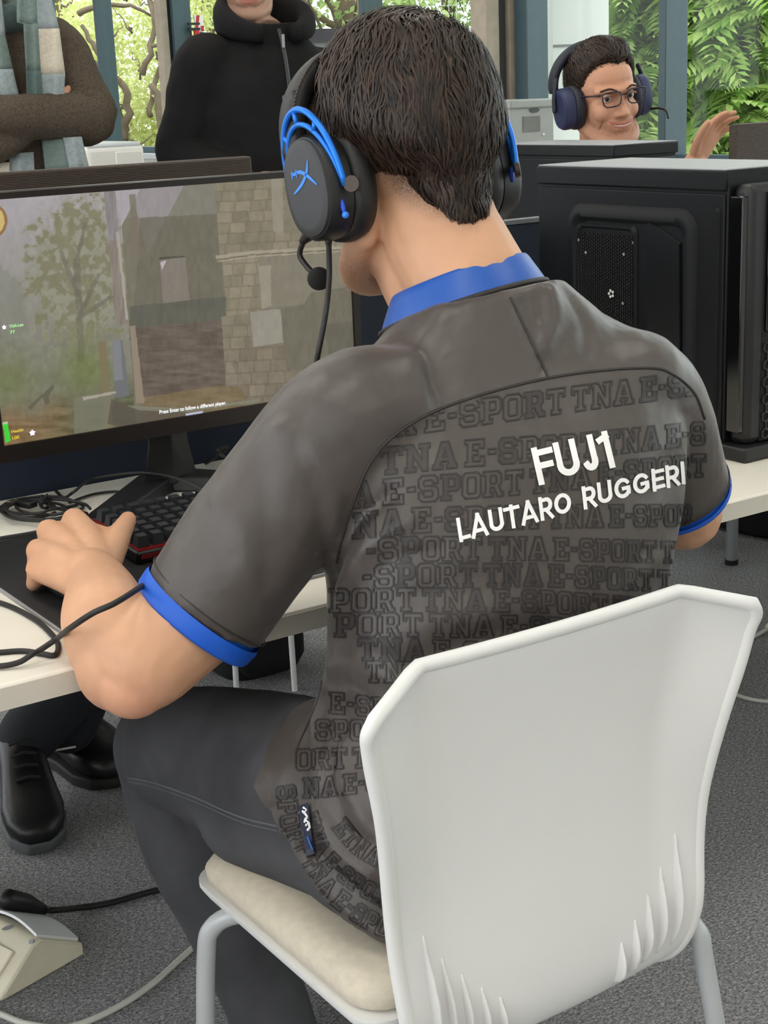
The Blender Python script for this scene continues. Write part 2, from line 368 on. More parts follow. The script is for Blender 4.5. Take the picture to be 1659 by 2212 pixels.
def leaf_cloud(centers, n, size, mb_rng, aspect=0.5):
    """n small folded leaves scattered through blobs (cx,cy,cz,r)"""
    r_ = mb_rng; C = np.array(centers); w = C[:, 3] ** 2; idx = r_.choice(len(C), n, p=w / w.sum())
    d = r_.normal(size=(n, 3)); d /= np.linalg.norm(d, axis=1)[:, None]; rad = C[idx, 3] * r_.random(n) ** 0.45
    P = C[idx, :3] + d * rad[:, None]
    a = r_.normal(size=(n, 3)); a[:, 2] -= 0.4; a /= np.linalg.norm(a, axis=1)[:, None]
    b = np.cross(a, r_.normal(size=(n, 3))); b /= np.linalg.norm(b, axis=1)[:, None]
    s = size * (0.6 + 0.8 * r_.random(n))[:, None]; c_ = np.cross(a, b)
    V = np.stack([P, P + a * s * 0.5 + b * s * aspect * 0.5 + c_ * s * 0.08, P + a * s, P + a * s * 0.5 - b * s * aspect * 0.5 + c_ * s * 0.08], 1).reshape(-1, 3)
    F = [(4 * i, 4 * i + 1, 4 * i + 2, 4 * i + 3) for i in range(n)]
    return V, F
def spray_cloud(centers, n, L_, rng):
    """arching twigs with paired leaflets"""
    C = np.array(centers); w = C[:, 3] ** 2; idx = rng.choice(len(C), n, p=w / w.sum()); Vs = []; F = []; k = 0
    for q in range(n):
        d = rng.normal(size=3); d /= np.linalg.norm(d); p = C[idx[q], :3] + d * C[idx[q], 3] * rng.random() ** 0.4
        a = d * 0.5 + rng.normal(size=3) * 0.6; a[2] = a[2] * 0.4 - 0.15; a /= np.linalg.norm(a)
        b = np.cross(a, A3(0, 0, 1) + rng.normal(size=3) * 0.3); b /= np.linalg.norm(b); L1 = L_ * (0.6 + 0.7 * rng.random()); m = 8
        for i in range(m):
            t = (i + 0.6) / m; o = p + a * L1 * t - A3(0, 0, 1) * L1 * 0.35 * t * t; l = L1 * 0.42 * math.sin(math.pi * (0.25 + 0.7 * t)) 
            for s in (-1, 1):
                e = b * s * 0.8 + a * 0.65; e /= np.linalg.norm(e); wv_ = np.cross(e, np.cross(a, b)) * l * 0.17
                mid = o + e * l * 0.5 - A3(0, 0, 1) * l * 0.05; tip = o + e * l - A3(0, 0, 1) * l * 0.25
                Vs += [o, mid + wv_, tip, mid - wv_]; F.append((k, k + 1, k + 2, k + 3)); k += 4
    return np.array(Vs), F
def build_tree(name, label, base, branches, blobs, n, size, lm, seed, spray=False, group=None):
    t = thing(name, label, 'tree' if 'tree' in name else 'shrub', base, group); rng = np.random.default_rng(seed)
    mb = MB()
    for pts, r0, r1 in branches:
        q = catmull(pts, 5); q = q + rng.normal(size=q.shape) * 0.012; mb.tube(q, np.linspace(r0, r1, len(q)) * (.55 if name == 'old_tree' else 1), 7)
    if branches: mb.build('trunk' if 'tree' in name else 'stem', M_bark, t, smooth=True)
    V, F = spray_cloud(blobs, n, size, rng) if spray else leaf_cloud(blobs, n, size, rng)
    o = MB().add(V, F).build('foliage', lm, t, smooth=True); o['kind'] = 'stuff'; return t
def ZP(px, py, s): return PD(px, py, s)
# right: fresh feathery shrubs close to the glass
for k, (px, py, s, r, h) in enumerate([(1395, 120, 7.5, 0.36, 0), (1605, 120, 7.3, 0.38, 0), (1395, 200, 9.4, 0.50, 0), (1700, 100, 9.2, 0.55, 0)]):
    c = ZP(px, py, s); rg = np.random.default_rng(k + 40)
    blobs = [(c[0] + np.clip(rg.normal() * 0.10, -.14, .14), c[1] + np.clip(rg.normal() * 0.10, -.14, .14), c[2] + dz, r * (0.7 + 0.4 * rg.random())) for dz in (-0.9, -0.55, -0.2, 0.15, 0.5, 0.9) for _ in range(2)]
    st = [([(c[0], c[1], -0.3), (c[0] + 0.1, c[1], c[2] - 0.6), (c[0] + np.clip(rg.normal() * .15, -.25, .25), c[1] + np.clip(rg.normal() * .15, -.25, .25), c[2] + 0.9)], 0.03, 0.008) for _ in range(5)]
    build_tree('feathery_shrub', ['fresh green feathery shrub behind the pane beside the smiling man', 'fresh green feathery shrub behind the pane right of the teal mullion by the raised hand', 'low feathery shrub beside the bright white outdoor wall', 'tall feathery shrub at the edge of the window bay past the raised hand'][k],
               (c[0], c[1], -0.3), st, blobs, 1100, 0.27, M_leaf_g, 60 + k, spray=True)
# left: an old branching tree with yellow-green leaves
def br(*pp): return [ZP(*p) for p in pp]
T1 = [(br((300, 420, 12.2), (262, 300, 12.2), (240, 200, 12.2), (205, 140, 12.2), (120, 110, 12.2)), 0.10, 0.05), (br((262, 300, 12.2), (275, 210, 12.1), (215, 120, 12.0), (180, 60, 12.0)), 0.07, 0.03),
      (br((318, 250, 12.2), (345, 150, 12.2), (395, 40, 12.2), (420, -60, 12.2)), 0.045, 0.02), (br((310, 160, 12.1), (330, 60, 12.1), (312, -60, 12.1)), 0.05, 0.03), (br((325, 100, 12.1), (380, 110, 12.1), (430, 125, 12.1)), 0.035, 0.012),
      (br((245, 230, 12.3), (200, 250, 12.3), (150, 210, 12.2)), 0.04, 0.015), (br((165, 30, 12.4), (250, 10, 12.4), (330, 30, 12.4)), 0.05, 0.02), (br((330, 180, 12.0), (350, 300, 12.0), (360, 420, 12.0)), 0.05, 0.07)]
rg = np.random.default_rng(5); bl = []
for px, py, r in [(230, 90, .5), (180, 180, .45), (350, 60, .4), (390, 140, .5), (350, 230, .5), (240, 280, .45), (330, 320, .45), (400, 250, .5), (290, 340, .5), (200, 330, .5), (420, 20, .4), (220, 20, .35)]:
    c = ZP(px, py, 12.6 + rg.random() * 1.2); bl.append((*c, r))
b0 = ZP(300, 420, 12.2)
for _ in range(26):
    x_, y_ = 170 + 260 * rg.random(), 330 * rg.random(); a_ = rg.random() * 6.28; T1.append((br((x_, y_, 12.2), (x_ + 30 * math.cos(a_), y_ - 20 * abs(math.sin(a_)), 12.2), (x_ + 60 * math.cos(a_ + .3), y_ - 55 * abs(math.sin(a_)), 12.3)), .018, .006))
build_tree('old_tree', 'old crooked tree with bare limbs and yellow-green leaves between the standing men', (b0[0], b0[1], -0.3), T1 + [([b0, (b0[0], b0[1], -0.3)], 0.1, 0.14)], bl, 12000, 0.055, M_leaf_y, 3)
for k, (px, s, lab) in enumerate([(520, 14.5, 'green leafy tree outside behind the man in the black hoodie'), (740, 11.5, 'green tree with dry twigs outside above the grey board'), (960, 13.5, 'leafy green tree with a straight trunk outside above the head of the player'), (120, 16.5, 'pale green tree outside behind the man with the scarf')]):
    c = ZP(px, 60, s); rg = np.random.default_rng(80 + k)
    bls = [(c[0] + (rg.random() - .5) * 1.1, c[1] + (rg.random() - .5) * 1.1, 0.3 + 2.9 * rg.random(), 0.42 + 0.2 * rg.random()) for _ in range(20)]
    st = [([(c[0] + .15, c[1], -0.3), (c[0] + .1, c[1], 1.2), (c[0], c[1] + .1, 3.2)], 0.11, 0.06)]
    for _ in range(7):
        z = 0.8 + rg.random() * 1.2; st.append(([(c[0], c[1], z), (c[0] + (rg.random() - .5) * .9, c[1] + (rg.random() - .5) * .9, z + .4), (c[0] + (rg.random() - .5) * 1.8, c[1] + (rg.random() - .5) * 1.8, z + .6 + rg.random())], 0.03, 0.008))
    build_tree('leafy_tree', lab, (c[0], c[1], -0.3), st, bls, 6500, 0.075, M_leaf_d if k != 3 else M_leaf_y, 90 + k)
# white outdoor wall, overexposed
M_render = mat('white_render', (250, 250, 248), 0.8, var=0.01)
w0, w1 = PD(1205, 150, 6.35), PD(1315, 150, 6.35)
ow = thing('garden_wall', 'bright white rendered wall standing outside the window bay', 'wall', (w0[0], w0[1], -0.3))
dd = (w1 - w0); dd[2] = 0; L0 = np.linalg.norm(dd); dd /= L0; nn_ = A3(-dd[1], dd[0], 0)
MB().box((-0.02, 0, -0.3), (L0, 0.2, 3.4), (A3(w0[0], w0[1], 0), dd, nn_, A3(0, 0, 1))).build('slab', M_render, ow)
MB().box((-0.02, -0.004, 1.42), (L0 * 0.35, 0.0, 1.43), (A3(w0[0], w0[1], 0), dd, nn_, A3(0, 0, 1))).build('joint', M_bgrey, ow)
# mesh fence
fc = PD(1035, 60, 10.0); fn = thing('wire_fence', 'pale square-mesh wire fence outside beside the concrete strip', 'fence', (fc[0], fc[1], -0.3)); mb = MB()
for i in range(14): x = -0.35 + i * 0.05; mb.box((x, -0.002, 0), (x + 0.004, 0.002, 2.6), (A3(fc[0], fc[1], -0.3), A3(*RT[:2], 0), A3(*FW[:2], 0), A3(0, 0, 1)))
for i in range(52): z = i * 0.05; mb.box((-0.35, -0.002, z), (0.31, 0.002, z + 0.004), (A3(fc[0], fc[1], -0.3), A3(*RT[:2], 0), A3(*FW[:2], 0), A3(0, 0, 1)))
mb.build('wire_mesh', M_sill, fn)
# ------------------------------------------------------------------ desks
DZ = 0.73
def desk(label, u0, u1, v0, v1, legs, name='desk'):
    t = thing(name, label, 'desk', ((u0 + u1) / 2, (v0 + v1) / 2, 0))
    MB().box((u0, v0, DZ - 0.026), (u1, v1, DZ)).build('tabletop', M_desk, t, bevel=0.003)
    MB().box((u0 - 0.0012, v0 - 0.0012, DZ - 0.0262), (u1 + 0.0012, v1 + 0.0012, DZ - 0.0030)).build('edge_band', M_deskedge, t)
    mb = MB()
    for v in (v0 + 0.2, v1 - 0.2): mb.box((u0 + 0.06, v - 0.015, DZ - 0.056), (u1 - 0.06, v + 0.015, DZ - 0.026))
    mb.build('under_frame', M_greymet, t)
    for (x, y, du, dv) in legs:
        l = MB().tube([(x, y, DZ - 0.03), (x + du, y + dv, 0.012)], 0.016, 14).build('leg', M_greymet, t)
        MB().tube([(x + du * .98, y + dv * .98, 0.014), (x + du, y + dv, 0.0)], 0.018, 14).build('foot_cap', M_black, l)
    return t
legs_a = [(x, y, 0.015 * s, 0.0) for x, s in ((-1.3, -1), (2.55, 1)) for y in (0.08, 0.62)]
desk('long cream desk with grey metal legs in front of the seated player', -1.45, 2.7, 0.0, 0.69, legs_a)
pf = PZ(1580, 1218, 0.0)
desk('long cream desk on the other side of the dark divider panel', -1.45, 2.75, 0.72, 1.41, [(-1.3, 1.34, 0, 0), (2.5, 0.80, 0, 0), (2.5, 1.34, 0, 0), (-1.3, .8, 0, 0), (pf[0] - .02, pf[1] - .02, .02, .02)])
desk('far cream desk below the window carrying a grey computer tower', 2.2, 3.1, 2.6, 3.3, [(2.27, 2.66, 0, 0), (3.03, 2.66, 0, 0), (3.03, 3.24, 0, 0), (2.27, 3.24, 0, 0)])
desk('far cream desk behind the two standing men', 0.7, 2.0, 3.35, 4.05, [(0.77, 3.42, 0, 0), (1.93, 3.42, 0, 0), (0.77, 3.98, 0, 0), (1.93, 3.98, 0, 0)])
dv = thing('divider_panel', 'dark navy fabric divider panel standing between the two desks', 'divider', (0.05, 0.705, DZ))
MB().box((-1.45, 0.694, DZ - 0.05), (1.5, 0.716, 1.043)).build('fabric_panel', M_navyp, dv, bevel=0.002)
MB().box((-1.45, 0.692, 1.043), (1.5, 0.718, 1.05)).build('top_edge', M_dvedge, dv)

# ------------------------------------------------------------------ the game picture, drawn on a fine grid of coloured points
def inpoly(X, Y, poly):
    m = np.zeros(X.shape, bool); j = len(poly) - 1
    for i in range(len(poly)):
        xi, yi = poly[i]; xj, yj = poly[j]
        m ^= ((yi > Y) != (yj > Y)) & (X < (xj - xi) * (Y - yi) / (yj - yi + 1e-9) + xi); j = i
    return m
def fnoise(X, Y, s, seed, oct=3):
    r = np.random.default_rng(seed); out = np.zeros(X.shape); amp = 1; tot = 0
    for o in range(oct):
        g = r.random((64, 64)); x = X / s * (2 ** o) % 64; y = Y / s * (2 ** o) % 64
        x0 = x.astype(int) % 64; y0 = y.astype(int) % 64; fx = x - np.floor(x); fy = y - np.floor(y); x1 = (x0 + 1) % 64; y1 = (y0 + 1) % 64
        fx = fx * fx * (3 - 2 * fx); fy = fy * fy * (3 - 2 * fy)
        out += amp * (g[y0, x0] * (1 - fx) * (1 - fy) + g[y0, x1] * fx * (1 - fy) + g[y1, x0] * (1 - fx) * fy + g[y1, x1] * fx * fy); tot += amp; amp *= .55
    return out / tot
def paint_screen(X, Y):
    C = np.zeros(X.shape + (3,))
    def setc(mask, c, a=1.0):
        c = np.asarray(c, float); aa = (mask * a)[..., None]
        C[:] = C * (1 - aa) + c * aa
    def grad(c0, c1, t): return np.asarray(c0, float) * (1 - t[..., None]) + np.asarray(c1, float) * t[..., None]
    n1 = fnoise(X, Y, 60, 1); n2 = fnoise(X, Y, 14, 2, 4); n3 = fnoise(X * 2.2, Y * .8, 16, 3, 3); n4 = fnoise(X * .35, Y * 1.6, 12, 4, 3)
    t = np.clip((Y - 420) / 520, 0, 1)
    C[:] = grad((172, 166, 170), (122, 122, 106), np.clip(t * 1.3, 0, 1))  # washed-out tones: the screen's reflection haze is mixed into the picture colours
    # tree with leaves
    dx = (X - 175) / 135; dy = (Y - 590) / 180; tr = 1 - (dx ** 2 + dy ** 2) + (n2 - .5) * 1.5
    setc(sstep(tr, -.1, .5), (140, 138, 116), .75); setc((tr > .35) & (n2 > .5), (124, 120, 92), .7); setc((tr > .3) & (n2 < .42), (150, 150, 132), .6)
    dx = (X + 10) / 70; dy = (Y - 680) / 110; setc((1 - dx ** 2 - dy ** 2 + (n2 - .5) > 0.1), (128, 128, 116), .5)
    for a, b, w in [((176, 780), (166, 560), 6), ((170, 640), (130, 540), 3), ((172, 680), (215, 590), 3), ((166, 560), (185, 480), 3), ((168, 690), (240, 640), 3)]:
        d = np.abs((b[0] - a[0]) * (a[1] - Y) - (a[0] - X) * (b[1] - a[1])) / math.hypot(b[0] - a[0], b[1] - a[1])
        setc((d < w + n2 * 3) & (Y < max(a[1], b[1])) & (Y > min(a[1], b[1])), (108, 104, 92), .6)
    # hazy greenery
    g = np.exp(-((X - 185) / 55) ** 2 - ((Y - 800) / 60) ** 2) + np.exp(-((X - 20) / 60) ** 2 - ((Y - 820) / 60) ** 2) * .7
    C[:] = C * (1 - (g * .75)[..., None]) + np.asarray((112, 122, 68.)) * (g * .75)[..., None]; C[:] += ((n2 - .5) * 22 * (Y > 700))[..., None]
    # ground
    gm = sstep(Y - (960 - (X - 0) * .22) + (n1 - .5) * 60, -100, -20); C[:] = C * (1 - gm[..., None]) + grad((128, 104, 72), (96, 98, 72), sstep(X, 40, 240)) * gm[..., None]
    C[:] += ((n4 - .5) * 46 * gm)[..., None]
    # large building right of the posts
    bm = inpoly(X, Y, [(255, 380), (900, 330), (900, 1000), (300, 1000)])
    setc(bm, (120, 115, 98)); setc(bm & (Y < 470) & (X < 470), (128, 124, 112))
    setc(inpoly(X, Y, [(268, 400), (400, 395), (318, 552), (300, 470)]), (150, 144, 144)); setc(inpoly(X, Y, [(250, 400), (308, 398), (262, 490)]), (170, 163, 168))
    setc(inpoly(X, Y, [(302, 470), (470, 462), (485, 655), (290, 672)]), (108, 104, 90), .8)
    setc(inpoly(X, Y, [(345, 560), (400, 555), (410, 650), (352, 658)]), (130, 122, 112)); setc(inpoly(X, Y, [(346, 566), (360, 563), (350, 582)]), (186, 180, 182))
    setc(inpoly(X, Y, [(345, 556), (400, 552), (400, 556), (345, 561)]), (82, 78, 68))
    setc(inpoly(X, Y, [(280, 662), (488, 640), (486, 705), (280, 735)]), (94, 94, 84), .9)
    brick = inpoly(X, Y, [(285, 710), (485, 690), (498, 830), (306, 860)]); setc(brick, (104, 92, 82)); C[:] += ((n4 - .5) * 34 * brick)[..., None]
    low = inpoly(X, Y, [(300, 860), (500, 828), (540, 850), (520, 890), (310, 915)]); setc(low, (122, 106, 80)); C[:] += ((n4 - .5) * 30 * low)[..., None]
    # stone pilaster
    def stones(mask, rowh, colw, slope, base, seed):
        r = np.floor((Y - slope * X) / rowh); off = (r * 7919 % 13) / 13; cx_ = X / colw + off; cc = np.floor(cx_)
        h = np.modf(np.abs(np.sin(r * 12.9898 + cc * 78.233 + seed) * 43758.5453))[0]
        fy = np.modf(np.abs((Y - slope * X) / rowh))[0]; fx = np.modf(np.abs(cx_))[0]
        edge = (np.minimum(fy, 1 - fy) < .07) | (np.minimum(fx, 1 - fx) < .05)
        col = np.asarray(base, float) * (0.95 + .12 * h)[..., None] + ((n2 - .5) * 18)[..., None]
        C[mask] = col[mask]; setc(mask & edge, np.asarray(base) * .80, .45)
    stones(inpoly(X, Y, [(462, 385), (800, 360), (800, 545), (475, 552)]), 23, 34, .0 - .05, (134, 126, 106), 1)
    setc(inpoly(X, Y, [(585, 385), (610, 384), (612, 500), (590, 502)]), (146, 139, 122)); setc(inpoly(X, Y, [(615, 380), (800, 370), (800, 520), (612, 505)]), (126, 119, 102), .7)
    stones(inpoly(X, Y, [(480, 560), (560, 556), (566, 675), (491, 683)]), 25, 26, -.06, (136, 128, 108), 2)
    setc(inpoly(X, Y, [(560, 556), (800, 540), (800, 640), (566, 668)]), (130, 124, 108)); setc(inpoly(X, Y, [(558, 575), (585, 573), (586, 660), (566, 668)]), (150, 144, 128))
    setc(inpoly(X, Y, [(465, 552), (540, 542), (800, 528), (800, 540), (545, 556), (470, 566)]), (160, 152, 132)); setc(inpoly(X, Y, [(468, 560), (545, 549), (800, 535), (800, 537), (545, 552), (470, 563)]), (112, 104, 88))
    stones(inpoly(X, Y, [(478, 684), (545, 676), (600, 830), (488, 836)]), 26, 32, -.05, (130, 122, 104), 3)
    stones(inpoly(X, Y, [(488, 755), (620, 742), (640, 860), (535, 872)]), 26, 36, -.05, (126, 116, 100), 4)
    setc(inpoly(X, Y, [(540, 674), (606, 667), (612, 740), (548, 750)]), (150, 144, 132)); setc(inpoly(X, Y, [(606, 667), (655, 660), (670, 632), (800, 612), (800, 800), (620, 800)]), (112, 107, 92))
    setc(inpoly(X, Y, [(700, 700), (800, 690), (800, 800), (715, 800)]), (100, 97, 84), .8); C[:] += ((n3 - .5) * 14)[..., None]
    # posts, barrel, rail
    post = inpoly(X, Y, [(222, 400), (247, 399), (275, 700), (250, 703)]); setc(post, (138, 128, 118)); setc(post & (Y < 520), (140, 133, 134)); C[:] += ((fnoise(X * 3, Y * .3, 14, 9) - .5) * 40 * post)[..., None]
    setc(inpoly(X, Y, [(250, 500), (257, 499), (277, 690), (272, 690)]), (168, 160, 152))
    setc(inpoly(X, Y, [(278, 420), (292, 420), (305, 560), (292, 560)]), (122, 112, 98), .8)
    p2 = inpoly(X, Y, [(280, 705), (292, 703), (312, 870), (295, 872)]); setc(p2, (146, 132, 116)); setc(inpoly(X, Y, [(212, 740), (228, 735), (245, 930), (230, 935)]), (128, 114, 84), .8)
    setc(inpoly(X, Y, [(243, 740), (252, 733), (264, 735), (280, 855), (250, 860)]), (110, 112, 114)); setc(inpoly(X, Y, [(243, 740), (252, 733), (260, 735), (266, 820), (247, 822)]), (128, 130, 134))
    setc(inpoly(X, Y, [(160, 858), (248, 846), (246, 870), (232, 935), (160, 945)]), (122, 122, 104), .8); setc(inpoly(X, Y, [(178, 858), (250, 845), (250, 850), (180, 865)]), (168, 160, 146))
    setc(inpoly(X, Y, [(240, 862), (300, 880), (400, 885), (420, 905), (350, 920), (285, 930), (232, 915)]), (92, 84, 74), .8); setc(inpoly(X, Y, [(272, 876), (400, 882), (560, 862), (560, 868), (400, 890), (300, 886)]), (130, 130, 112), .9)
    setc(inpoly(X, Y, [(60, 880), (115, 830), (118, 836), (105, 855), (108, 872), (98, 874), (92, 858), (66, 886)]), (94, 92, 78), .8)
    # clock-like disc at the edge
    r = np.hypot(X + 18, (Y - 477) * .9); setc(r < 34, (146, 110, 76)); setc(r < 28, (206, 180, 112)); setc((r < 20) & (n2 > .5), (232, 218, 170))
    # health bar and caption plates
    setc(inpoly(X, Y, [(6, 916), (17, 914), (23, 953), (12, 956)]), (64, 214, 62)); setc(inpoly(X, Y, [(5, 912), (16, 911), (17, 915), (6, 917)]), (178, 200, 160))
    setc(inpoly(X, Y, [(401, 893), (438, 888), (438, 896), (401, 902)]), (196, 200, 222))
    return np.clip(C, 0, 255)
def screen_mat():
    m = bpy.data.materials.new('screen_picture'); m.use_nodes = True; N = m.node_tree.nodes; L = m.node_tree.links; b = N['Principled BSDF']
    a = N.new('ShaderNodeVertexColor'); a.layer_name = 'picture'; L.new(a.outputs[0], b.inputs['Emission Color']); b.inputs['Emission Strength'].default_value = 0.92
    b.inputs['Base Color'].default_value = (0.012, 0.012, 0.012, 1); b.inputs['Roughness'].default_value = 0.42; b.inputs['Specular IOR Level'].default_value = 0.25; return m
def to_lin(C): C = C / 255.0; return np.where(C <= 0.04045, C / 12.92, ((C + 0.055) / 1.055) ** 2.4)
M_bez = mat('monitor_bezel', (26, 20, 18), 0.35, var=0.05); M_ribbed = None
def ribbed_mat():
    m = mat('monitor_back', (66, 54, 46), 0.5, var=0.05); N, L, b = nodes_of(m)
    tc = N.new('ShaderNodeTexCoord'); wv_ = N.new('ShaderNodeTexWave'); wv_.bands_direction = 'Z'; wv_.inputs['Scale'].default_value = 125; wv_.inputs['Distortion'].default_value = 0
    L.new(tc.outputs['Object'], wv_.inputs['Vector']); bp = N.new('ShaderNodeBump'); bp.inputs['Strength'].default_value = 0.6; bp.inputs['Distance'].default_value = 0.003
    L.new(wv_.outputs['Fac'], bp.inputs['Height']); L.new(bp.outputs[0], b.inputs['Normal']); return m
M_ribbed = ribbed_mat()
def star_decal(mb, c, ax, ay, r):
    th = np.linspace(0, 2 * np.pi, 10, endpoint=False) + .3; q = np.where(np.arange(10) % 2 == 0, r, r * .62)
    mb.add([np.asarray(c) + ax * q[i] * math.cos(th[i]) + ay * q[i] * math.sin(th[i]) for i in range(10)], [tuple(range(10))])
def v_foot(t, uc, vc, sgn, m, root):
    """two splayed stand legs; sgn = +1 spreads towards -v"""
    for s in (-1, 1):
        a = A3(uc + s * 0.012, vc, DZ + 0.012); b_ = A3(uc + s * 0.155, vc - sgn * 0.115, DZ + 0.006); d = b_ - a; d /= np.linalg.norm(d); w = np.cross(d, A3(0, 0, 1))
        mb = MB().loft([[a - w * .03 - A3(0, 0, .012), a + w * .03 - A3(0, 0, .012), a + w * .026 + A3(0, 0, .012), a - w * .026 + A3(0, 0, .012)], [b_ - w * .026 - A3(0, 0, .006), b_ + w * .026 - A3(0, 0, .006), b_ + w * .022 + A3(0, 0, .004), b_ - w * .022 + A3(0, 0, .004)]])
        mb.build('stand_foot', m, root, bevel=0.003)
SU0, SU1, SV, SZ0, SZ1 = -0.177, 0.364, 0.50, 0.851, 1.1605
mon = thing('monitor', 'lit gaming monitor showing a haze-washed game scene on the near desk', 'monitor', ((SU0 + SU1) / 2, 0.56, DZ))
MB().box((SU0 - .010, SV + .001, SZ0 - .021), (SU1 + .010, SV + .022, SZ1 + .009)).build('casing', M_bez, mon, bevel=0.003)
mb = MB(); y0, y1 = SV - 0.005, SV + .004
for lo, hi in [((SU0 - .011, y0, SZ0 - .022), (SU1 + .011, y1, SZ0)), ((SU0 - .011, y0, SZ1), (SU1 + .011, y1, SZ1 + .008)), ((SU0 - .011, y0, SZ0), (SU0, y1, SZ1)), ((SU1, y0, SZ0), (SU1 + .011, y1, SZ1))]: mb.box(lo, hi)
mb.build('bezel', M_bez, mon)
gx, gz = 541, 311; gu = np.linspace(SU0, SU1, gx); gzv = np.linspace(SZ0, SZ1, gz)
UU, ZZ = np.meshgrid(gu, gzv); PP = np.stack([UU, np.full_like(UU, SV), ZZ], -1); Q = PP - EYE; dz_ = Q @ FW
PX_ = 829.5 + FPX * (Q @ RT) / dz_; PY_ = 1106 - FPX * (Q @ UP) / dz_
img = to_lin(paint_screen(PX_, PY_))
F = [(j * gx + i, j * gx + i + 1, (j + 1) * gx + i + 1, (j + 1) * gx + i) for j in range(gz - 1) for i in range(gx - 1)]
me = bpy.data.meshes.new('screen'); Vv = PP.reshape(-1, 3) - np.array(mon.location)
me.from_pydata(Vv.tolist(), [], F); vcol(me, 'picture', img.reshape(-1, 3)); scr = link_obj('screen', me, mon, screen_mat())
# small on-screen wording
def em(name, c, s=1.0): return mat(name, c, 0.5, var=0, emit=c, estr=s)
M_txw = em('screen_text_white', (235, 235, 240), .9); M_txg = em('screen_text_green', (150, 215, 140), .8); M_txy = em('screen_text_yellow', (206, 180, 50), .85); M_txl = em('screen_icon_lilac', (218, 206, 236), .9)
def screen_text(txt, p0, p1, h, m):
    cu = bpy.data.curves.new('caption', 'FONT'); cu.body = txt; cu.size = 1.0; cu.offset = 0.012
    ob = bpy.data.objects.new('tmp', cu); COL.objects.link(ob); dg = bpy.context.evaluated_depsgraph_get(); me_ = bpy.data.meshes.new_from_object(ob.evaluated_get(dg))
    bpy.data.objects.remove(ob); V = getV(me_); V = V - V.min(0); sc = V.max(0); a, b = PV(*p0, SV - .0012), PV(*p1, SV - .0012)
    W = a + (V[:, :1] / sc[0]) * (b - a) + (V[:, 1:2] / 0.72) * A3(0, 0, h); setV(me_, W - np.array(mon.location)); return link_obj('caption', me_, scr, m)
screen_text('Press Enter to follow a different player.', (345, 897), (489, 876), 0.0052, M_txw)
screen_text('TNA-Leo', (20, 709), (51, 704), 0.0040, M_txg); screen_text('77', (22, 722), (33, 720), 0.0042, M_txg)
screen_text('Health', (25, 936), (51, 931), 0.0040, M_txy); screen_text('100', (27, 950), (42, 947), 0.0042, M_txy)
r_ = 0.0046
for px, py, q in [(70, 935, 1.0), (9, 707, .7)]:
    mb = MB(); star_decal(mb, PV(px, py, SV - .0012), A3(1, 0, 0), A3(0, 0, 1), r_ * q); mb.build('team_icon', M_txl, scr)
# stand
MB().loft([ering((0.085, 0.565, z), (w, 0, 0), (0, .012, 0), 4, 2) for z, w in ((DZ + .012, .045), (0.80, .034), (0.86, .030), (1.0, .030))]).build('stand_neck', M_black, mon, bevel=.004)
v_foot(mon, 0.085, 0.585, 1, M_black, mon)
# the monitor standing back to back, seen from behind
def monitor_back(label, u0, u1, v, z0, z1):
    t = thing('monitor', label, 'monitor', ((u0 + u1) / 2, v + .1, DZ))
    MB().box((u0, v, z0), (u1, v + .022, z1)).build('back_casing', M_ribbed, t, bevel=0.004)
    MB().box((u0 + .008, v + .022, z0 + .018), (u1 - .008, v + .024, z1 - .008)).build('screen', mat('dim_screen', (12, 14, 18), 0.25, var=0, emit=(90, 96, 104), estr=.25), t)
    MB().box((u0 + .14, v - .018, z0 + .06), (u1 - .14, v + .002, z1 - .08)).build('electronics_bulge', M_ribbed, t, bevel=0.01)
    uc = (u0 + u1) / 2
    MB().box((uc - .03, v - .012, DZ + .005), (uc + .03, v + .0, z0 + .12)).build('stand_neck', M_black, t, bevel=0.003)
    for s in (-1, 1):
        a = A3(uc, v - .01, DZ + .008); b_ = A3(uc + s * .15, v + .12, DZ + .006)
        MB().tube([a, b_], .016, 4, flat=.4).build('stand_foot', M_black, t)
    return t
monitor_back('dark ribbed monitor back rising behind the lit gaming monitor', -0.11, 0.435, 0.90, 0.845, 1.176)
m3 = PD(1590, 268, 3.3)
monitor_back('dark ribbed monitor back beyond the large black tower, near the raised hand', m3[0], m3[0] + 0.54, m3[1], 0.845, m3[2])

# ------------------------------------------------------------------ computer towers
M_case = mat('case_black', (11, 13, 17), 0.5, var=0.06, bump=0.03, bscale=500, spec=.25); M_glaregrey = mat('case_glare_grey', (158, 158, 163), 0.42, var=0.03, spec=.8)  # pale grey puts window glare into the colour of the black tower lids
M_gloss = mat('case_gloss', (9, 9, 10), 0.12, var=0.0, coat=0.6); M_hole = mat('vent_hole', (4, 4, 5), 0.8, var=0)
def rrect(y0, z0, y1, z1, r, n=6):
    P = []
    for cy, cz, a0 in ((y1 - r, z1 - r, 0), (y0 + r, z1 - r, 90), (y0 + r, z0 + r, 180), (y1 - r, z0 + r, 270)):
        for k in range(n + 1): a = math.radians(a0 + 90 * k / n); P.append((cy + r * math.cos(a), cz + r * math.sin(a)))
    return P
TU, TV0, TV1, TZ = 0.79, 0.175, 0.59, 1.145
tw = thing('computer_tower', 'large black computer tower with vented side panel on the near desk', 'computer', (TU + .1, .38, DZ))
MB().box((TU + .004, TV0, DZ + .012), (TU + .205, TV1, TZ - .012)).build('body', M_case, tw, bevel=0.003)
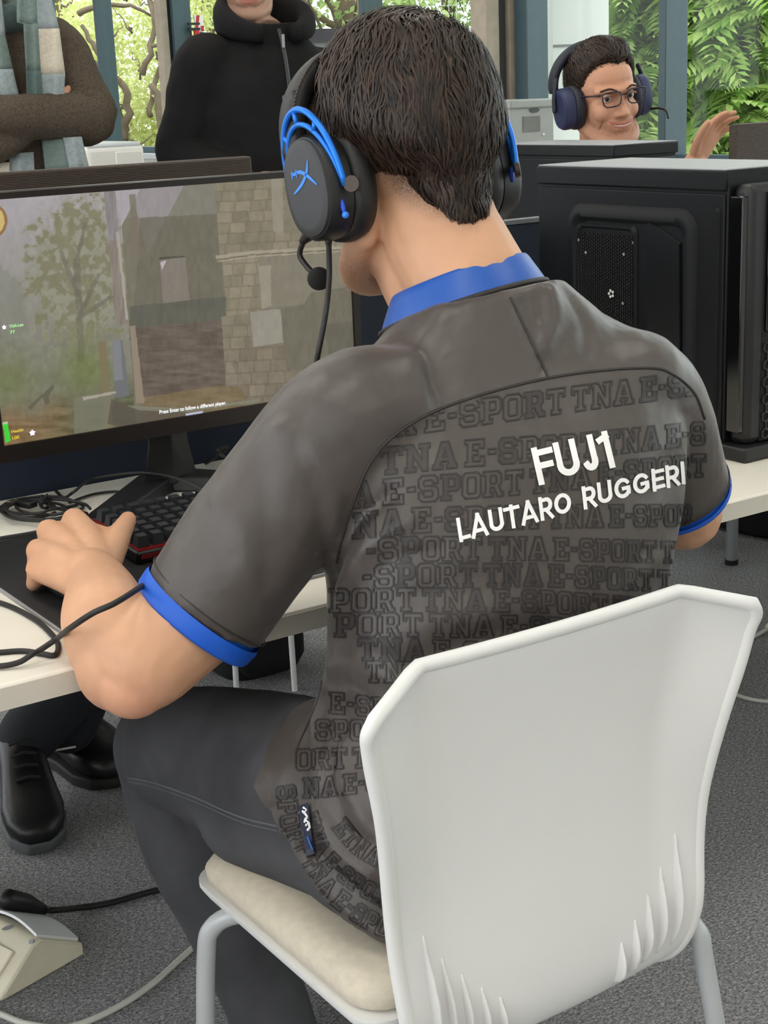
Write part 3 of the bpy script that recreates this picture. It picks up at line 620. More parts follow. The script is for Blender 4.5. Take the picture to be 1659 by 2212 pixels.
MB().box((TU, TV0 + .002, TZ - .03), (TU + .208, TV1 + .004, TZ - .001)).build('top_cover', M_case, tw, bevel=0.003); MB().box((TU + .003, TV0 + .005, TZ - .0012), (TU + .205, TV1 + .001, TZ + .0006)).build('top_glare_plate', M_glaregrey, tw)  # thin pale sheet on the lid: painted glare
MB().box((TU + .0005, TV0 + .004, DZ + .02), (TU + .006, TV1, TZ - .034)).build('side_panel', M_case, tw, bevel=0.002)
def sp(px, py): q = PU(px, py, TU); return q[1], q[2]
oy1, oz1 = sp(1226, 437); oy0, _ = sp(1507, 450); oz0 = DZ + .06
rings = []
for d, i in ((0.0, 0), (-.007, .008), (-.007, .020), (-.0015, .026)): rings.append([(TU + d + 0.0005, y, z) for y, z in rrect(oy0 + i, oz0 + i, oy1 - i, oz1 - i, .035 - i * .6)])
sp_o = MB().loft(rings, caps=False).build('embossed_frame', M_case, tw)
iy1, iz1 = sp(1245, 478); iy0, iz0 = sp(1378, 505)[0], DZ + .1
rings = [[(TU + d, y, z) for y, z in rrect(iy0 + i, iz0 + i, iy1 - i, iz1 - i, .012)] for d, i in ((-.0005, 0), (-.004, .003), (-.004, .006), (0.0005, .009))]
MB().loft(rings, caps=False).build('vent_frame', M_case, tw)
mb = MB(); y = iy0 + .012; k = 0
while y < iy1 - .010:
    z = sp(1310, 508)[1] - .0025 * (k % 2)
    while z > iz0 + .08: mb.disc((TU - .0006, y, z), (-1, 0, 0), .0021, .0012, 6); z -= .0052
    y += .0050; k += 1
o = mb.build('vent_hole', M_hole, tw); o['kind'] = 'stuff'
mb = MB()
for px, py, r in ((1252, 518, .003), (1371, 524, .003), (1268, 545, .003), (1350, 549, .003), (1348, 655, .003)):
    y, z = sp(px, py); MB().disc((TU - .002, y, z), (-1, 0, 0), r * .8, .001, 10).build('vent_screw', mat('screw_light', (150, 152, 156), .4, metal=.3), tw)
y, z = sp(1324, 634); mb = MB()
for a in range(5):
    q = a * 2 * math.pi / 5; mb.disc((TU - .0032, y + .0048 * math.cos(q), z + .0048 * math.sin(q)), (-1, 0, 0), .0023, .001, 8)
mb.build('fan_hub_mark', mat('hub_mark_white', (205, 206, 205), .5), tw)
py_ = [sp(*p) for p in ((1400, 478), (1405, 476), (1472, 524), (1474, 860), (1400, 860))]
MB().loft([[(TU - .0005, y, z) for y, z in py_], [(TU - .004, y * .97 + .03 * np.mean([a[0] for a in py_]), z * .97 + .03 * np.mean([a[1] for a in py_])) for y, z in py_]]).build('pressed_panel', M_case, tw)
ga, gb = sp(1530, 446), sp(1556, 446)
MB().loft([[(TU + d, y, z) for y, z in rrect(gb[0] + i, DZ + .06 + i, ga[0] - i, ga[1] - i, .006)] for d, i in ((0.0, 0), (-.004, .003))]).build('pressed_rib', M_case, tw)
MB().box((TU + .012, TV0 - .035, DZ + .02), (TU + .196, TV0 + .002, TZ - .02)).build('front_bezel', M_black, tw, bevel=0.012, seg=3)
MB().box((TU + .0035, TV0 - .028, DZ + .04), (TU + .014, TV0 - .003, TZ - .036)).build('gloss_strip', M_gloss, tw, bevel=0.002)
MB().box((TU + .045, TV0 - .042, 0.915), (TU + .165, TV0 - .033, TZ - .03)).build('drive_bay_door', M_gloss, tw, bevel=0.004)
for z in (1.09, 1.04, 0.985): MB().box((TU + .05, TV0 - .0435, z), (TU + .16, TV0 - .041, z + .0015)).build('bay_line', M_dvedge, tw)
MB().box((TU - .004, TV0 - .05, DZ), (TU + .21, TV0 + .05, DZ + .022)).build('foot_bar', M_black, tw, bevel=0.004)
MB().box((TU - .002, TV1 - .08, DZ), (TU + .208, TV1 - .02, DZ + .014)).build('foot_bar', M_black, tw, bevel=0.004)
mb = MB(); s = .0085
for i in range(7):
    for j in range(11):
        cx = TU + .05 + i * s * 1.73 + (j % 2) * s * .866; cz = DZ + .035 + j * s * 1.5
        th = np.radians(np.arange(6) * 60 + 30)
        ro = [(cx + s * .98 * math.cos(a), TV0 - .038, cz + s * .98 * math.sin(a)) for a in th]; ri = [(cx + s * .80 * math.cos(a), TV0 - .038, cz + s * .80 * math.sin(a)) for a in th]
        rb = [(x, TV0 - .032, z) for x, _, z in ri]; mb.loft([ro, ri, rb], caps=False)
o = mb.build('honeycomb_grille', mat('grille_grey', (52, 52, 54), .45), tw); o['kind'] = 'stuff'
MB().box((TU + .04, TV0 - .0355, DZ + .025), (TU + .17, TV0 - .0345, DZ + .185)).build('grille_backing', M_hole, tw)
# tower with its back to us, on the far side of the divider
t2 = thing('computer_tower', 'black computer tower turned with its rear vents to us, behind the large black tower', 'computer', (1.485, 1.27, DZ))
MB().box((1.393, 1.072, DZ + .01), (1.575, 1.47, 1.125)).build('body', M_case, t2, bevel=0.003)
MB().box((1.39, 1.068, 1.118), (1.578, 1.474, 1.142)).build('top_cover', M_case, t2, bevel=0.003); MB().box((1.393, 1.071, 1.1415), (1.575, 1.471, 1.1435)).build('top_glare_plate', M_glaregrey, t2)  # lid glare painted as a pale sheet here too
MB().box((1.388, 1.08, DZ + .02), (1.395, 1.465, 1.112)).build('side_panel', M_case, t2, bevel=0.002)
MB().box((1.405, 1.066, 1.028), (1.565, 1.075, 1.112)).build('power_supply_plate', M_black, t2, bevel=0.002)
mb = MB()
for k in range(9): mb.box((1.43, 1.0635, 1.04 + k * .0075), (1.535, 1.0665, 1.0435 + k * .0075))
mb.build('vent_slats', M_glaregrey, t2)
MB().disc((1.425, 1.066, 1.105), (0, -1, 0), .004, .003, 10).build('screw', M_greymet, t2)
for x in (1.41, 1.545): MB().box((x, 1.09, DZ), (x + .025, 1.45, DZ + .012)).build('foot_bar', M_black, t2)
# grey tower by the window, white tower behind the men
M_beige = mat('case_grey', (158, 160, 156), 0.5, var=0.03); M_casew = mat('case_white', (226, 222, 216), 0.45, var=0.02)
ga = PV(1118, 232, 2.83); gb = PV(1196, 232, 2.83); gt = PV(1150, 214, 2.83)[2] - .0
t3 = thing('computer_tower', 'pale grey computer tower with a label plate on the far desk by the window', 'computer', ((ga[0] + gb[0]) / 2, 3.0, DZ))
MB().box((ga[0] - .03, 2.83, DZ), (gb[0], 3.15, gt - .02)).build('body', M_beige, t3, bevel=0.004)
MB().box((ga[0] - .036, 2.822, gt - .03), (gb[0] + .006, 3.16, gt)).build('top_cover', M_beige, t3, bevel=0.006)
a, b_ = PV(1143, 232, 2.828), PV(1166, 243, 2.828)
MB().disc(((a[0] + b_[0]) / 2, 2.829, (a[2] + b_[2]) / 2), (0, -1, 0), (b_[0] - a[0]) / 2, .003, 6, ry=(a[2] - b_[2]) / 2).build('socket', M_darkch, t3)
a, b_ = PV(1130, 252, 2.828), PV(1167, 283, 2.828)
MB().box((a[0], 2.827, b_[2]), (b_[0], 2.831, a[2])).build('label_plate', mat('label_grey', (112, 112, 106), .5), t3)
a = PV(1174, 290, 2.828); MB().disc((a[0], 2.829, a[2]), (0, -1, 0), .004, .003, 8).build('screw', M_white, t3)
wa, wb_ = PV(183, 312, 3.5), PV(313, 318, 3.5)
t4 = thing('computer_tower', 'white computer tower with rounded edges seen between the two standing men', 'computer', ((wa[0] + wb_[0]) / 2, 3.65, DZ))
MB().box((wa[0], 3.5, DZ), (wb_[0], 3.85, wa[2] - .008)).build('body', M_casew, t4, bevel=0.02, seg=3)
MB().box((wa[0] + .01, 3.505, wa[2] - .02), (wb_[0] - .01, 3.84, wa[2])).build('top_cover', M_sill, t4, bevel=0.008)
MB().box(((wa[0] + wb_[0]) / 2 - .003, 3.496, DZ + .02), (wb_[0] - .012, 3.505, wa[2] - .03)).build('front_door', M_casew, t4, bevel=0.004)
# ------------------------------------------------------------------ small things on the desk
pad = MB().add(np.array([(x, y, DZ + z) for z in (0.0, .004) for x, y in ((-.272, .085), (.16, .085), (.16, .476), (-.272, .476))]), [(0, 3, 2, 1), (4, 5, 6, 7), (0, 1, 5, 4), (1, 2, 6, 5), (2, 3, 7, 6), (3, 0, 4, 7)])
pt = thing('mouse_pad', 'large black cloth mouse pad under the left hand of the player', 'mouse pad', (-.05, .28, DZ))
pad.build('cloth', M_blackm, pt, bevel=.0015)
MB().box((-.2745, .0825, DZ), (-.2715, .4785, DZ + .0035)).box((-.2745, .0825, DZ), (.1625, .0855, DZ + .0035)).build('stitched_edge', mat('pad_edge', (150, 150, 150), .7), pt)
kb0 = A3(-0.112, 0.262, DZ + .004)
kt = thing('keyboard', 'black mechanical keyboard glowing red beside the left hand', 'keyboard', tuple(kb0))
M_key = mat('key_black', (42, 44, 48), 0.38, var=0.08); M_kbase = mat('keyboard_base', (14, 13, 14), 0.4)
tilt = math.radians(5); kx = A3(1, 0, 0); ky = A3(0, math.cos(tilt), math.sin(tilt)); kz = np.cross(kx, ky)
KF = (kb0, kx, ky, kz)
MB().box((0, -.004, 0), (.365, .135, .016), KF).build('case', M_kbase, kt, bevel=.003)
MB().box((.004, .0, .016), (.361, .131, .0175), KF).build('backlight', mat('red_backlight', (70, 6, 10), .5, var=0, emit=(220, 14, 24), estr=.10), kt)
MB().box((.006, -.0052, .007), (.359, -.0035, .0125), KF).build('front_glow_strip', mat('red_glow_strip', (34, 6, 8), .5, var=.3, nscale=60, emit=(150, 10, 18), estr=.10), kt)
kmesh = None
for r in range(6):
    for c in range(18):
        if r == 0 and 4 <= c <= 8:
            if c > 4: continue
        x = .006 + c * .0197; y = .004 + r * .0205 + (.004 if r == 5 else 0); w = .0165 + (0.0197 * 4 if (r == 0 and c == 4) else 0)
        q = MB(); lo = .018; hi = .032
        q.add([kb0 + kx * a + ky * b + kz * cz for a, b, cz in ((x, y, lo), (x + w, y, lo), (x + w, y + .0165, lo), (x, y + .0165, lo), (x + .0022, y + .0022, hi), (x + w - .0022, y + .0022, hi), (x + w - .0022, y + .0145, hi), (x + .0022, y + .0145, hi))],
              [(0, 3, 2, 1), (4, 5, 6, 7), (0, 1, 5, 4), (1, 2, 6, 5), (2, 3, 7, 6), (3, 0, 4, 7)])
        if w < .02 and kmesh is not None:
            o = bpy.data.objects.new('key', kmesh); COL.objects.link(o); o.parent = kt; o.location = Vector(kx * (x - kx0) + ky * (y - ky0))
        else:
            o = q.build('key', M_key, kt)
            if w < .02: kmesh = o.data; kx0, ky0 = x, y
# mouse under the left hand
ms = thing('mouse', 'small black computer mouse gripped by the left hand', 'mouse', (-.212, .235, DZ + .004))
kmid_ = (PZ(160, 1124, .796) + PZ(106, 1148, .790) + PZ(84, 1190, .780) + PZ(84, 1228, .768)) / 4; mw0 = PZ(193, 1240, .772); mc = mw0 * .35 + kmid_ * .65; mc[2] = DZ + .004
md_ = (kmid_ - mw0) * A3(1, 1, 0); md_ /= np.linalg.norm(md_); mw = A3(md_[1], -md_[0], 0)
MB().loft([ering(mc + md_ * l * .85 + A3(0, 0, h * .37), mw * w * .82, A3(0, 0, h * .37), 16, 2.6) for l, w, h in ((-.055, .008, .012), (-.05, .022, .022), (-.025, .029, .033), (.005, .028, .035), (.035, .027, .026), (.052, .02, .018), (.056, .008, .012))]).build('shell', M_black, ms, smooth=True)
MB().disc(mc + md_ * .030 + A3(0, 0, .013), mw, .007, .006, 14).build('wheel', M_darkch, ms)

# ------------------------------------------------------------------ cables
M_cable = mat('cable_black', (26, 24, 24), 0.55, var=0.2, nscale=200)
M_cablew = mat('cable_white', (214, 212, 204), 0.5, var=0.04)
def cable(label, pts, r=.0028, m=None, name='cable', extra=None):
    q = catmull(pts, 10); o = MB().tube(q, r, 8, round_ends=True).build(name, m or M_cable, None, base=tuple(q[0]), smooth=True); return tag(o, label, 'cable')
z1 = DZ + .003
rg = np.random.default_rng(4); pts = []
cen = [(62, 1100, 62, 18), (92, 1098, 88, 24), (78, 1104, 72, 21), (100, 1092, 66, 20), (60, 1096, 52, 14), (105, 1100, 90, 22)]
coil = []
for k, (cx, cy, rx, ry) in enumerate(cen):
    for a in np.linspace(0, 2 * np.pi, 14, endpoint=False): coil.append(PZ(cx + rx * math.cos(a + .4), cy + ry * math.sin(a + .4), z1 + .003 * k + .002 * math.sin(3 * a)))
ct = thing('usb_cable', 'coiled black usb cable with a metal plug lying by the monitor', 'cable', tuple(coil[0]))
MB().tube(catmull(coil, 3), .0021, 7).build('wire', M_cable, ct, smooth=True)
a, b_ = PZ(22, 1083, z1 + .012), PZ(45, 1087, z1 + .012); d = (b_ - a); L0 = np.linalg.norm(d); d /= L0; w = np.cross(A3(0, 0, 1), d)
MB().box((0, -.006, -.002), (L0, .006, .0025), (a, d, w, A3(0, 0, 1))).build('metal_plug', mat('plug_metal', (170, 160, 140), .3, metal=.9), ct)
e_ = PZ(85, 1085, z1 + .012); L1 = np.linalg.norm(e_ - b_)
MB().box((L0, -.008, -.004), (L0 + L1, .008, .005), (a, d, w, A3(0, 0, 1))).build('plug_grip', M_black, ct, bevel=.002)
mb = MB(); c = PZ(97, 1085, z1 + .014)
for k in range(4): mb.tube(ering(c + d * (.0015 * k - .002), w * .008, A3(0, 0, .009), 12), .0014, 5)
for s in (-1, 1): mb.tube([c, c + A3(.004 * s, -.002, .012)], .001, 5)
mb.build('wire_tie', M_black, ct)
cable('thin black cable looping from the coil up behind the monitor stand', [PZ(120, 1060, z1), PZ(138, 1075, z1), PZ(160, 1062, z1 + .02), PZ(200, 1035, .755), PZ(290, 1022, .765), PZ(360, 1028, .76), PZ(420, 1050, .745), PZ(450, 1072, z1)], .0022)
cable('black cable lying across the desk into the stand foot', [PZ(150, 1085, z1), PZ(200, 1068, z1), PZ(250, 1062, z1), PZ(285, 1068, z1)], .002)
cable('black mouse cable along the back edge of the mouse pad', [PZ(-420, 1230, z1), PZ(-240, 1205, z1), PZ(-60, 1175, z1), PZ(0, 1163, z1), PZ(60, 1153, z1), PZ(110, 1142, z1 + .002), PZ(140, 1130, z1 + .005)], .0026)
cable('tangle of black cables behind the monitor stand beside the sleeve', [PZ(445, 1000, z1), PZ(470, 985, .75), PZ(490, 965, .76), PZ(470, 975, .77), PZ(500, 990, .745), PZ(520, 960, .77), PZ(560, 975, z1)], .003)
# ------------------------------------------------------------------ floor: outlet box, cables, bags
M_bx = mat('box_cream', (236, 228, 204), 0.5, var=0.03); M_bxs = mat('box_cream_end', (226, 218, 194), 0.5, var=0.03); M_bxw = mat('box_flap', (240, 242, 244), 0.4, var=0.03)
# a wedge-shaped housing: cross-section seen at its end, running away to the left
ea, eb = PZ(3, 2165, 0), PZ(182, 2062, 0)                 # the two floor corners of the end face
dw = eb - ea; Wd = np.linalg.norm(dw); dw /= Wd; dl = A3(-dw[1], dw[0], 0); 
if dl @ A3(-1, 0, 0) < 0: dl = -dl
Lb = 0.34; prof = [(0, 0), (0, .008), (Wd * .42, .062), (Wd * .52, .064), (Wd * 1.0, .020), (Wd * 1.0, 0)]
bxt = thing('floor_outlet_box', 'cream wedge-shaped floor outlet box with raised flap under the desk', 'outlet box', tuple(ea))
MB().loft([[ea + dw * a + A3(0, 0, h) for a, h in prof], [ea + dw * a + dl * Lb + A3(0, 0, h) for a, h in prof]]).build('housing', M_bx, bxt, bevel=.003)
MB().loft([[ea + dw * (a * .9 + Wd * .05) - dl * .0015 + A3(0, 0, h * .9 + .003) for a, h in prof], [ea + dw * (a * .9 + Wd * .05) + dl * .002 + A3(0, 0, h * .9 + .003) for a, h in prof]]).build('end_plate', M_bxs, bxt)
sd = A3(*(dw * (Wd * .42)), ) ; s0 = ea + A3(0, 0, .008); s1 = ea + dw * Wd * .42 + A3(0, 0, .062); su = (s1 - s0); SL = np.linalg.norm(su); su /= SL; sn = np.cross(dl, su); sn = sn if sn @ A3(0, 0, 1) > 0 else -sn
FRs = (s0, dl, su, sn)
MB().box((.025, .018, 0), (Lb - .03, SL - .02, .004), FRs).build('socket_plate', M_bx, bxt, bevel=.003)
for x in (.05, .13, .21): 
    o = MB().box((x, .035, .004), (x + .06, SL - .035, .0065), FRs).build('socket', M_bxw, bxt, bevel=.002)
    MB().box((x + .012, .05, .0062), (x + .018, .066, .0072), FRs).box((x + .04, .05, .0062), (x + .046, .066, .0072), FRs).build('slot', M_darkch, o)
f0 = ea + dw * Wd * .52 + A3(0, 0, .065); f1 = ea + dw * Wd * .99 + A3(0, 0, .022); fu = f1 - f0; FLn = np.linalg.norm(fu); fu /= FLn; fn_ = np.cross(dl, fu); fn_ = fn_ if fn_[2] > 0 else -fn_
FRf = (f0, dl, fu, fn_)
mb = MB(); rows = []
for k in range(9):
    t_ = k / 8; h = .002 + .012 * math.sin(math.pi * t_)
    rows.append([f0 + dl * x + fu * FLn * t_ + fn_ * (h if 0.01 < x else h) for x in (.012, .012, .15, .15)])
top = [[f0 + dl * (.012 + .13 * s) + fu * FLn * t_ * 1.02 + fn_ * (.003 + .010 * math.sin(math.pi * s)) for s in np.linspace(0, 1, 9)] for t_ in np.linspace(0, 1, 6)]
bot = [[p - fn_ * .004 for p in r] for r in top]
V = [p for r in top for p in r] + [p for r in bot for p in r]; n9 = 9; Fq = []
for i in range(5):
    for j in range(8): a = i * n9 + j; Fq += [(a, a + 1, a + n9 + 1, a + n9), (54 + a, 54 + a + n9, 54 + a + n9 + 1, 54 + a + 1)]
for i in range(5): a = i * n9; Fq += [(a, a + n9, 54 + a + n9, 54 + a), (a + 8, 54 + a + 8, 54 + a + n9 + 8, a + n9 + 8)]
for j in range(8): Fq += [(j, 54 + j, 54 + j + 1, j + 1), (45 + j, 45 + j + 1, 99 + j + 1, 99 + j)]
MB().add(V, Fq).build('flap', M_bxw, bxt)
top2 = [[p + dl * .145 for p in r] for r in top]; bot2 = [[p + dl * .145 for p in r] for r in bot]
MB().add([p for r in top2 for p in r] + [p for r in bot2 for p in r], Fq).build('flap', M_bxw, bxt)
MB().disc(ea + dw * Wd * .45 + dl * .008 + A3(0, 0, .062), sn, .0045, .003, 12).build('screw', M_greymet, bxt)
MB().disc(ea + dw * Wd * .47 + dl * .07 + A3(0, 0, .063), A3(0, 0, 1), .010, .001, 16, ry=.005).build('rating_mark', M_bgrey, bxt)
# plug and lead
pc = ea + dw * Wd * .74 + dl * .125 + A3(0, 0, .055)
pg = thing('power_plug', 'black power plug and lead in the cream floor outlet box', 'plug', tuple(pc))
pe = PZ(95, 1965, .03)
MB().tube([pc + A3(0, 0, .018), pc * .5 + pe * .5 + A3(0, 0, .012), pe], [.017, .015, .008], 14, round_ends=True).build('plug_body', M_black, pg, smooth=True)
MB().tube(catmull([pe, PZ(120, 1966, .03), PZ(170, 1961, .008), PZ(240, 1950, .006), PZ(330, 1925, .006), PZ(520, 1880, .006), PZ(700, 1800, .006)], 8), .0052, 9).build('lead', M_cable, pg, smooth=True)
cable('white cable curving over the carpet in front of the outlet box', [PZ(-420, 1960, .005), PZ(-200, 2090, .005), PZ(-60, 2165, .005), PZ(0, 2190, .005), PZ(60, 2212, .005), PZ(150, 2218, .005), PZ(250, 2178, .005), PZ(330, 2125, .005), PZ(400, 2062, .005), PZ(520, 1960, .005), PZ(700, 1850, .005)], .0048, M_cablew)
cable('white cable on the carpet right of the chair, running to a small outlet', [PZ(1440, 1470, .004), PZ(1510, 1420, .004), PZ(1580, 1400, .004), PZ(1630, 1375, .004), PZ(1668, 1352, .012)], .0042, M_cablew)
cable('white cable looping over the carpet right of the chair back', [PZ(1480, 1420, .004), PZ(1530, 1455, .004), PZ(1570, 1490, .004), PZ(1630, 1512, .004), PZ(1720, 1518, .004)], .0042, M_cablew)
b2 = PZ(1652, 1362, 0); ob = thing('floor_outlet_box', 'small cream outlet box on the carpet at the end of the white cable', 'outlet box', tuple(b2))
MB().loft([[b2 + A3(x, y, h) for x, h in ((0, 0), (0, .012), (.09, .09), (.11, .09), (.2, .03), (.2, 0))] for y in (-.2, 0)]).build('housing', M_bx, ob, bevel=.003)
MB().box((.03, -.12, .045), (.08, -.05, .062), (b2, A3(1, 0, 0), A3(0, 1, 0), A3(0, 0, 1))).build('socket', M_bxw, ob)
M_bag = mat('bag_fabric', (14, 15, 18), 0.85, var=0.2, nscale=40, bump=0.2, bscale=120)
def bag(label, c, sx, sy, sz, straps=True):
    t = thing('backpack', label, 'bag', tuple(c)); c = np.asarray(c)
    MB().loft([ering(c + A3(0, 0, z * sz), (sx * q, 0, 0), (0, sy * q, 0), 24, 3.2) for z, q in ((0, .86), (.05, .97), (.3, 1.0), (.6, .97), (.82, .86), (.94, .66), (1.0, .3))]).build('main_body', M_bag, t, smooth=True)
    MB().loft([ering(c + A3(0, -sy * .82, z * sz), (sx * q * .8, 0, 0), (0, sy * .4 * q, 0), 20, 3) for z, q in ((.05, .8), (.12, 1), (.4, 1), (.5, .8))]).build('front_pocket', M_bag, t, smooth=True)
    if straps:
        for s in (-1, 1): MB().tube(catmull([c + A3(s * sx * .5, sy * .8, sz * .9), c + A3(s * sx * 1.02, sy * .5, sz * .6), c + A3(s * sx * 1.04, sy * .2, sz * .2), c + A3(s * sx * .8, sy * .6, sz * .06)]), .018, 8, flat=.25).build('strap', M_bag, t, smooth=True)
    MB().tube(catmull([c + A3(-.04, 0, sz * .98), c + A3(0, 0, sz * 1.08), c + A3(.04, 0, sz * .98)]), .008, 8).build('grab_loop', M_bag, t)
    return t
bl_ = PZ(545, 1500, 0); br_ = PZ(665, 1490, 0); bc = (bl_ + br_) / 2 + A3(.02, .12, 0)
bag('black backpack on the floor under the desk beside two thin white legs', bc + A3(.014, .067, 0), .108, .10, .36)
b3 = PZ(1640, 1168, 0) + A3(.22, .10, 0)
bag('black bag on the carpet behind the grey desk leg', b3, .24, .18, .42)
# ------------------------------------------------------------------ chairs
M_shell = mat('chair_shell', (226, 225, 223), 0.42, var=0.015, nscale=5); M_tube = mat('chair_tube', (186, 189, 191), 0.38, metal=0.15, var=0.02)
def seat_mat():
    m = mat('seat_fabric', (206, 196, 178), 0.9, var=0.06, nscale=90, bump=0.0); N, L, b = nodes_of(m)
    tc = N.new('ShaderNodeTexCoord'); wv_ = N.new('ShaderNodeTexWave'); wv_.inputs['Scale'].default_value = 260; wv_.inputs['Distortion'].default_value = 1.5
    w2 = N.new('ShaderNodeTexWave'); w2.bands_direction = 'Y'; w2.inputs['Scale'].default_value = 260; w2.inputs['Distortion'].default_value = 1.5
    L.new(tc.outputs['Object'], wv_.inputs['Vector']); L.new(tc.outputs['Object'], w2.inputs['Vector']); ad = N.new('ShaderNodeMath'); L.new(wv_.outputs['Fac'], ad.inputs[0]); L.new(w2.outputs['Fac'], ad.inputs[1])
    bp = N.new('ShaderNodeBump'); bp.inputs['Strength'].default_value = 0.25; bp.inputs['Distance'].default_value = 0.0015; L.new(ad.outputs[0], bp.inputs['Height']); L.new(bp.outputs[0], b.inputs['Normal']); return m
M_seat = seat_mat()
def chair(label, o, ang=0.0, detail=True, group=None):
    """o: floor point under the seat centre; +y is the way the sitter faces"""
    o = A3(*o); c, s = math.cos(ang), math.sin(ang)
    def X(P): P = np.asarray(P, float).reshape(-1, 3); return np.c_[o[0] + c * P[:, 0] - s * P[:, 1], o[1] + s * P[:, 0] + c * P[:, 1], o[2] + P[:, 2]]
    t = thing('chair', label, 'chair', tuple(o), group)
    # back shell: profile rows (z, half width, centre depth y)
    prof = catmull([(.795, .222, -.208), (.775, .227, -.205), (.73, .221, -.198), (.66, .205, -.192), (.58, .193, -.192), (.51, .187, -.198), (.46, .183, -.203), (.415, .176, -.203), (.385, .166, -.190), (.370, .150, -.160)], 4)
    nx = 33; S = np.linspace(-1, 1, nx)
    def row(z, hw, y, off):
        P = []
        for q in S:
            x = q * hw; a = abs(q); fl = np.clip((a - .70) / .30, 0, 1)
            yy = y - .012 * (1 - a * a) * 1.0 + .008 - (.014 + .026 * float(sstep(np.array(z), .50, .72))) * fl * (1 if z > .45 else max(0, (z - .37) / .08))
            zz = z - .020 * np.clip((a - .70) / .30, 0, 1) * sstep(np.array(z), .74, .795)
            P.append((x, yy - off, zz))
        return P
    th = .009; fr = [row(*p, 0.0) for p in prof]; bk = [row(*p, th) for p in prof]; k = len(prof)
    V = [p for r in fr for p in r] + [p for r in bk for p in r]; F = []; h = k * nx
    for i in range(k - 1):
        for j in range(nx - 1): a = i * nx + j; F += [(a, a + nx, a + nx + 1, a + 1), (h + a, h + a + 1, h + a + nx + 1, h + a + nx)]
    for i in range(k - 1): a = i * nx; F += [(a, h + a, h + a + nx, a + nx), (a + nx - 1, a + 2 * nx - 1, h + a + 2 * nx - 1, h + a + nx - 1)]
    for j in range(nx - 1): F += [(j, j + 1, h + j + 1, h + j), ((k - 1) * nx + j, h + (k - 1) * nx + j, h + (k - 1) * nx + j + 1, (k - 1) * nx + j + 1)]
    sh = MB().add(X(V), F).build('back_shell', M_shell, t, smooth=True, bevel=.004, angle=60)
    # rolled rim
    rim = [r[0] for r in bk[::-1]] + bk[0][1:-1] + [r[-1] for r in bk]
    rim = np.array(rim) + A3(0, th * .5, 0)
    MB().tube(X(rim), .0072, 10, round_ends=True).build('rim', M_shell, sh, smooth=True)
    if detail:
        for sd in (-1, 1):
            for q in range(5):
                xx = sd * (.157 - q * .020); zt = (.535, .503, .480, .460, .443)[q]; zb = .412 - q * .004; pts = []; rr = []
                for u_ in np.linspace(0, 1, 17):
                    z = zt + (zb - zt) * u_; pf_ = min(prof, key=lambda p: abs(p[0] - z)); a = abs(xx / pf_[1]); fl = float(np.clip((a - .70) / .30, 0, 1))
                    y = pf_[2] - .012 * (1 - a * a) + .008 - (.014 + .026 * float(sstep(np.array(z), .50, .72))) * fl * (1 if z > .45 else max(0, (z - .37) / .08)) - th
                    pts.append((xx * (1 - .05 * u_), y, z)); rr.append(.0006 + .0105 * math.sin(math.pi * (.02 + .96 * u_ ** 1.3)))
                rr = np.array(rr); thn = .0026 * (.35 + .65 * np.sin(np.pi * np.linspace(.05, .95, 17)))
                MB().tube(X(pts), thn, 10, flat=rr / thn, up=(-s, c, 0)).build('stiffening_rib', M_shell, sh, smooth=True)
        for xx in (-.05, .05): MB().disc(X([(xx, -.186, .418)])[0], X([(0, -1, -.4)])[0] - o, .004, .004, 10).build('screw_cap', M_darkch, sh)
    # seat pan and cushion
    pan = []
    for z, gx_, gy in ((.427, -.006, -.006), (.437, 0, 0), (.443, 0, 0)):
        pan.append(X([(x, y, z) for x, y in rrect(-.205 - gx_, -.185 - gy, .205 + gx_, .182 + gy, .035)]))
    MB().loft(pan).build('seat_pan', M_shell, t)
    cu = []
    for z, i in ((.442, .010), (.447, .004), (.458, .002), (.468, .008), (.474, .020), (.4765, .045)): cu.append(X([(x, y, z + .0) for x, y in rrect(-.203 + i, -.18 + i, .203 - i, .178 - i, .04 - i * .3)]))
    MB().loft(cu).build('seat_cushion', M_seat, t, smooth=True)
    for sd in (-1, 1):
        MB().box((-.008, -.175, .418), (.008, .165, .428), (X([(sd * .172, 0, 0)])[0], X([(1, 0, 0)])[0] - o, X([(0, 1, 0)])[0] - o, A3(0, 0, 1))).build('seat_rail', M_tube, t)
        leg = catmull([(sd * .165, .06, .425), (sd * .185, .098, .424), (sd * .208, .122, .405), (sd * .216, .130, .36), (sd * .222, .150, .16), (sd * .228, .165, .0)], 6)
        MB().tube(X(leg), .0105, 14, round_ends=False).build('leg', M_tube, t, smooth=True)
        leg = catmull([(sd * .165, -.08, .425), (sd * .185, -.15, .424), (sd * .200, -.195, .405), (sd * .206, -.205, .36), (sd * .224, -.235, .16), (sd * .236, -.26, .0)], 6)
        MB().tube(X(leg), .0105, 14).build('leg', M_tube, t, smooth=True)
    return t
chair('pale grey plastic chair with cream cushion holding the player', (.025, -.145, 0))
chair('pale grey chair of the smiling man behind the far desk', (1.93, 1.80, 0), math.pi, False)
chair('pale grey chair behind the far desk at the crossed black boots', (0.30, 1.74, 0), math.pi - .1, False)
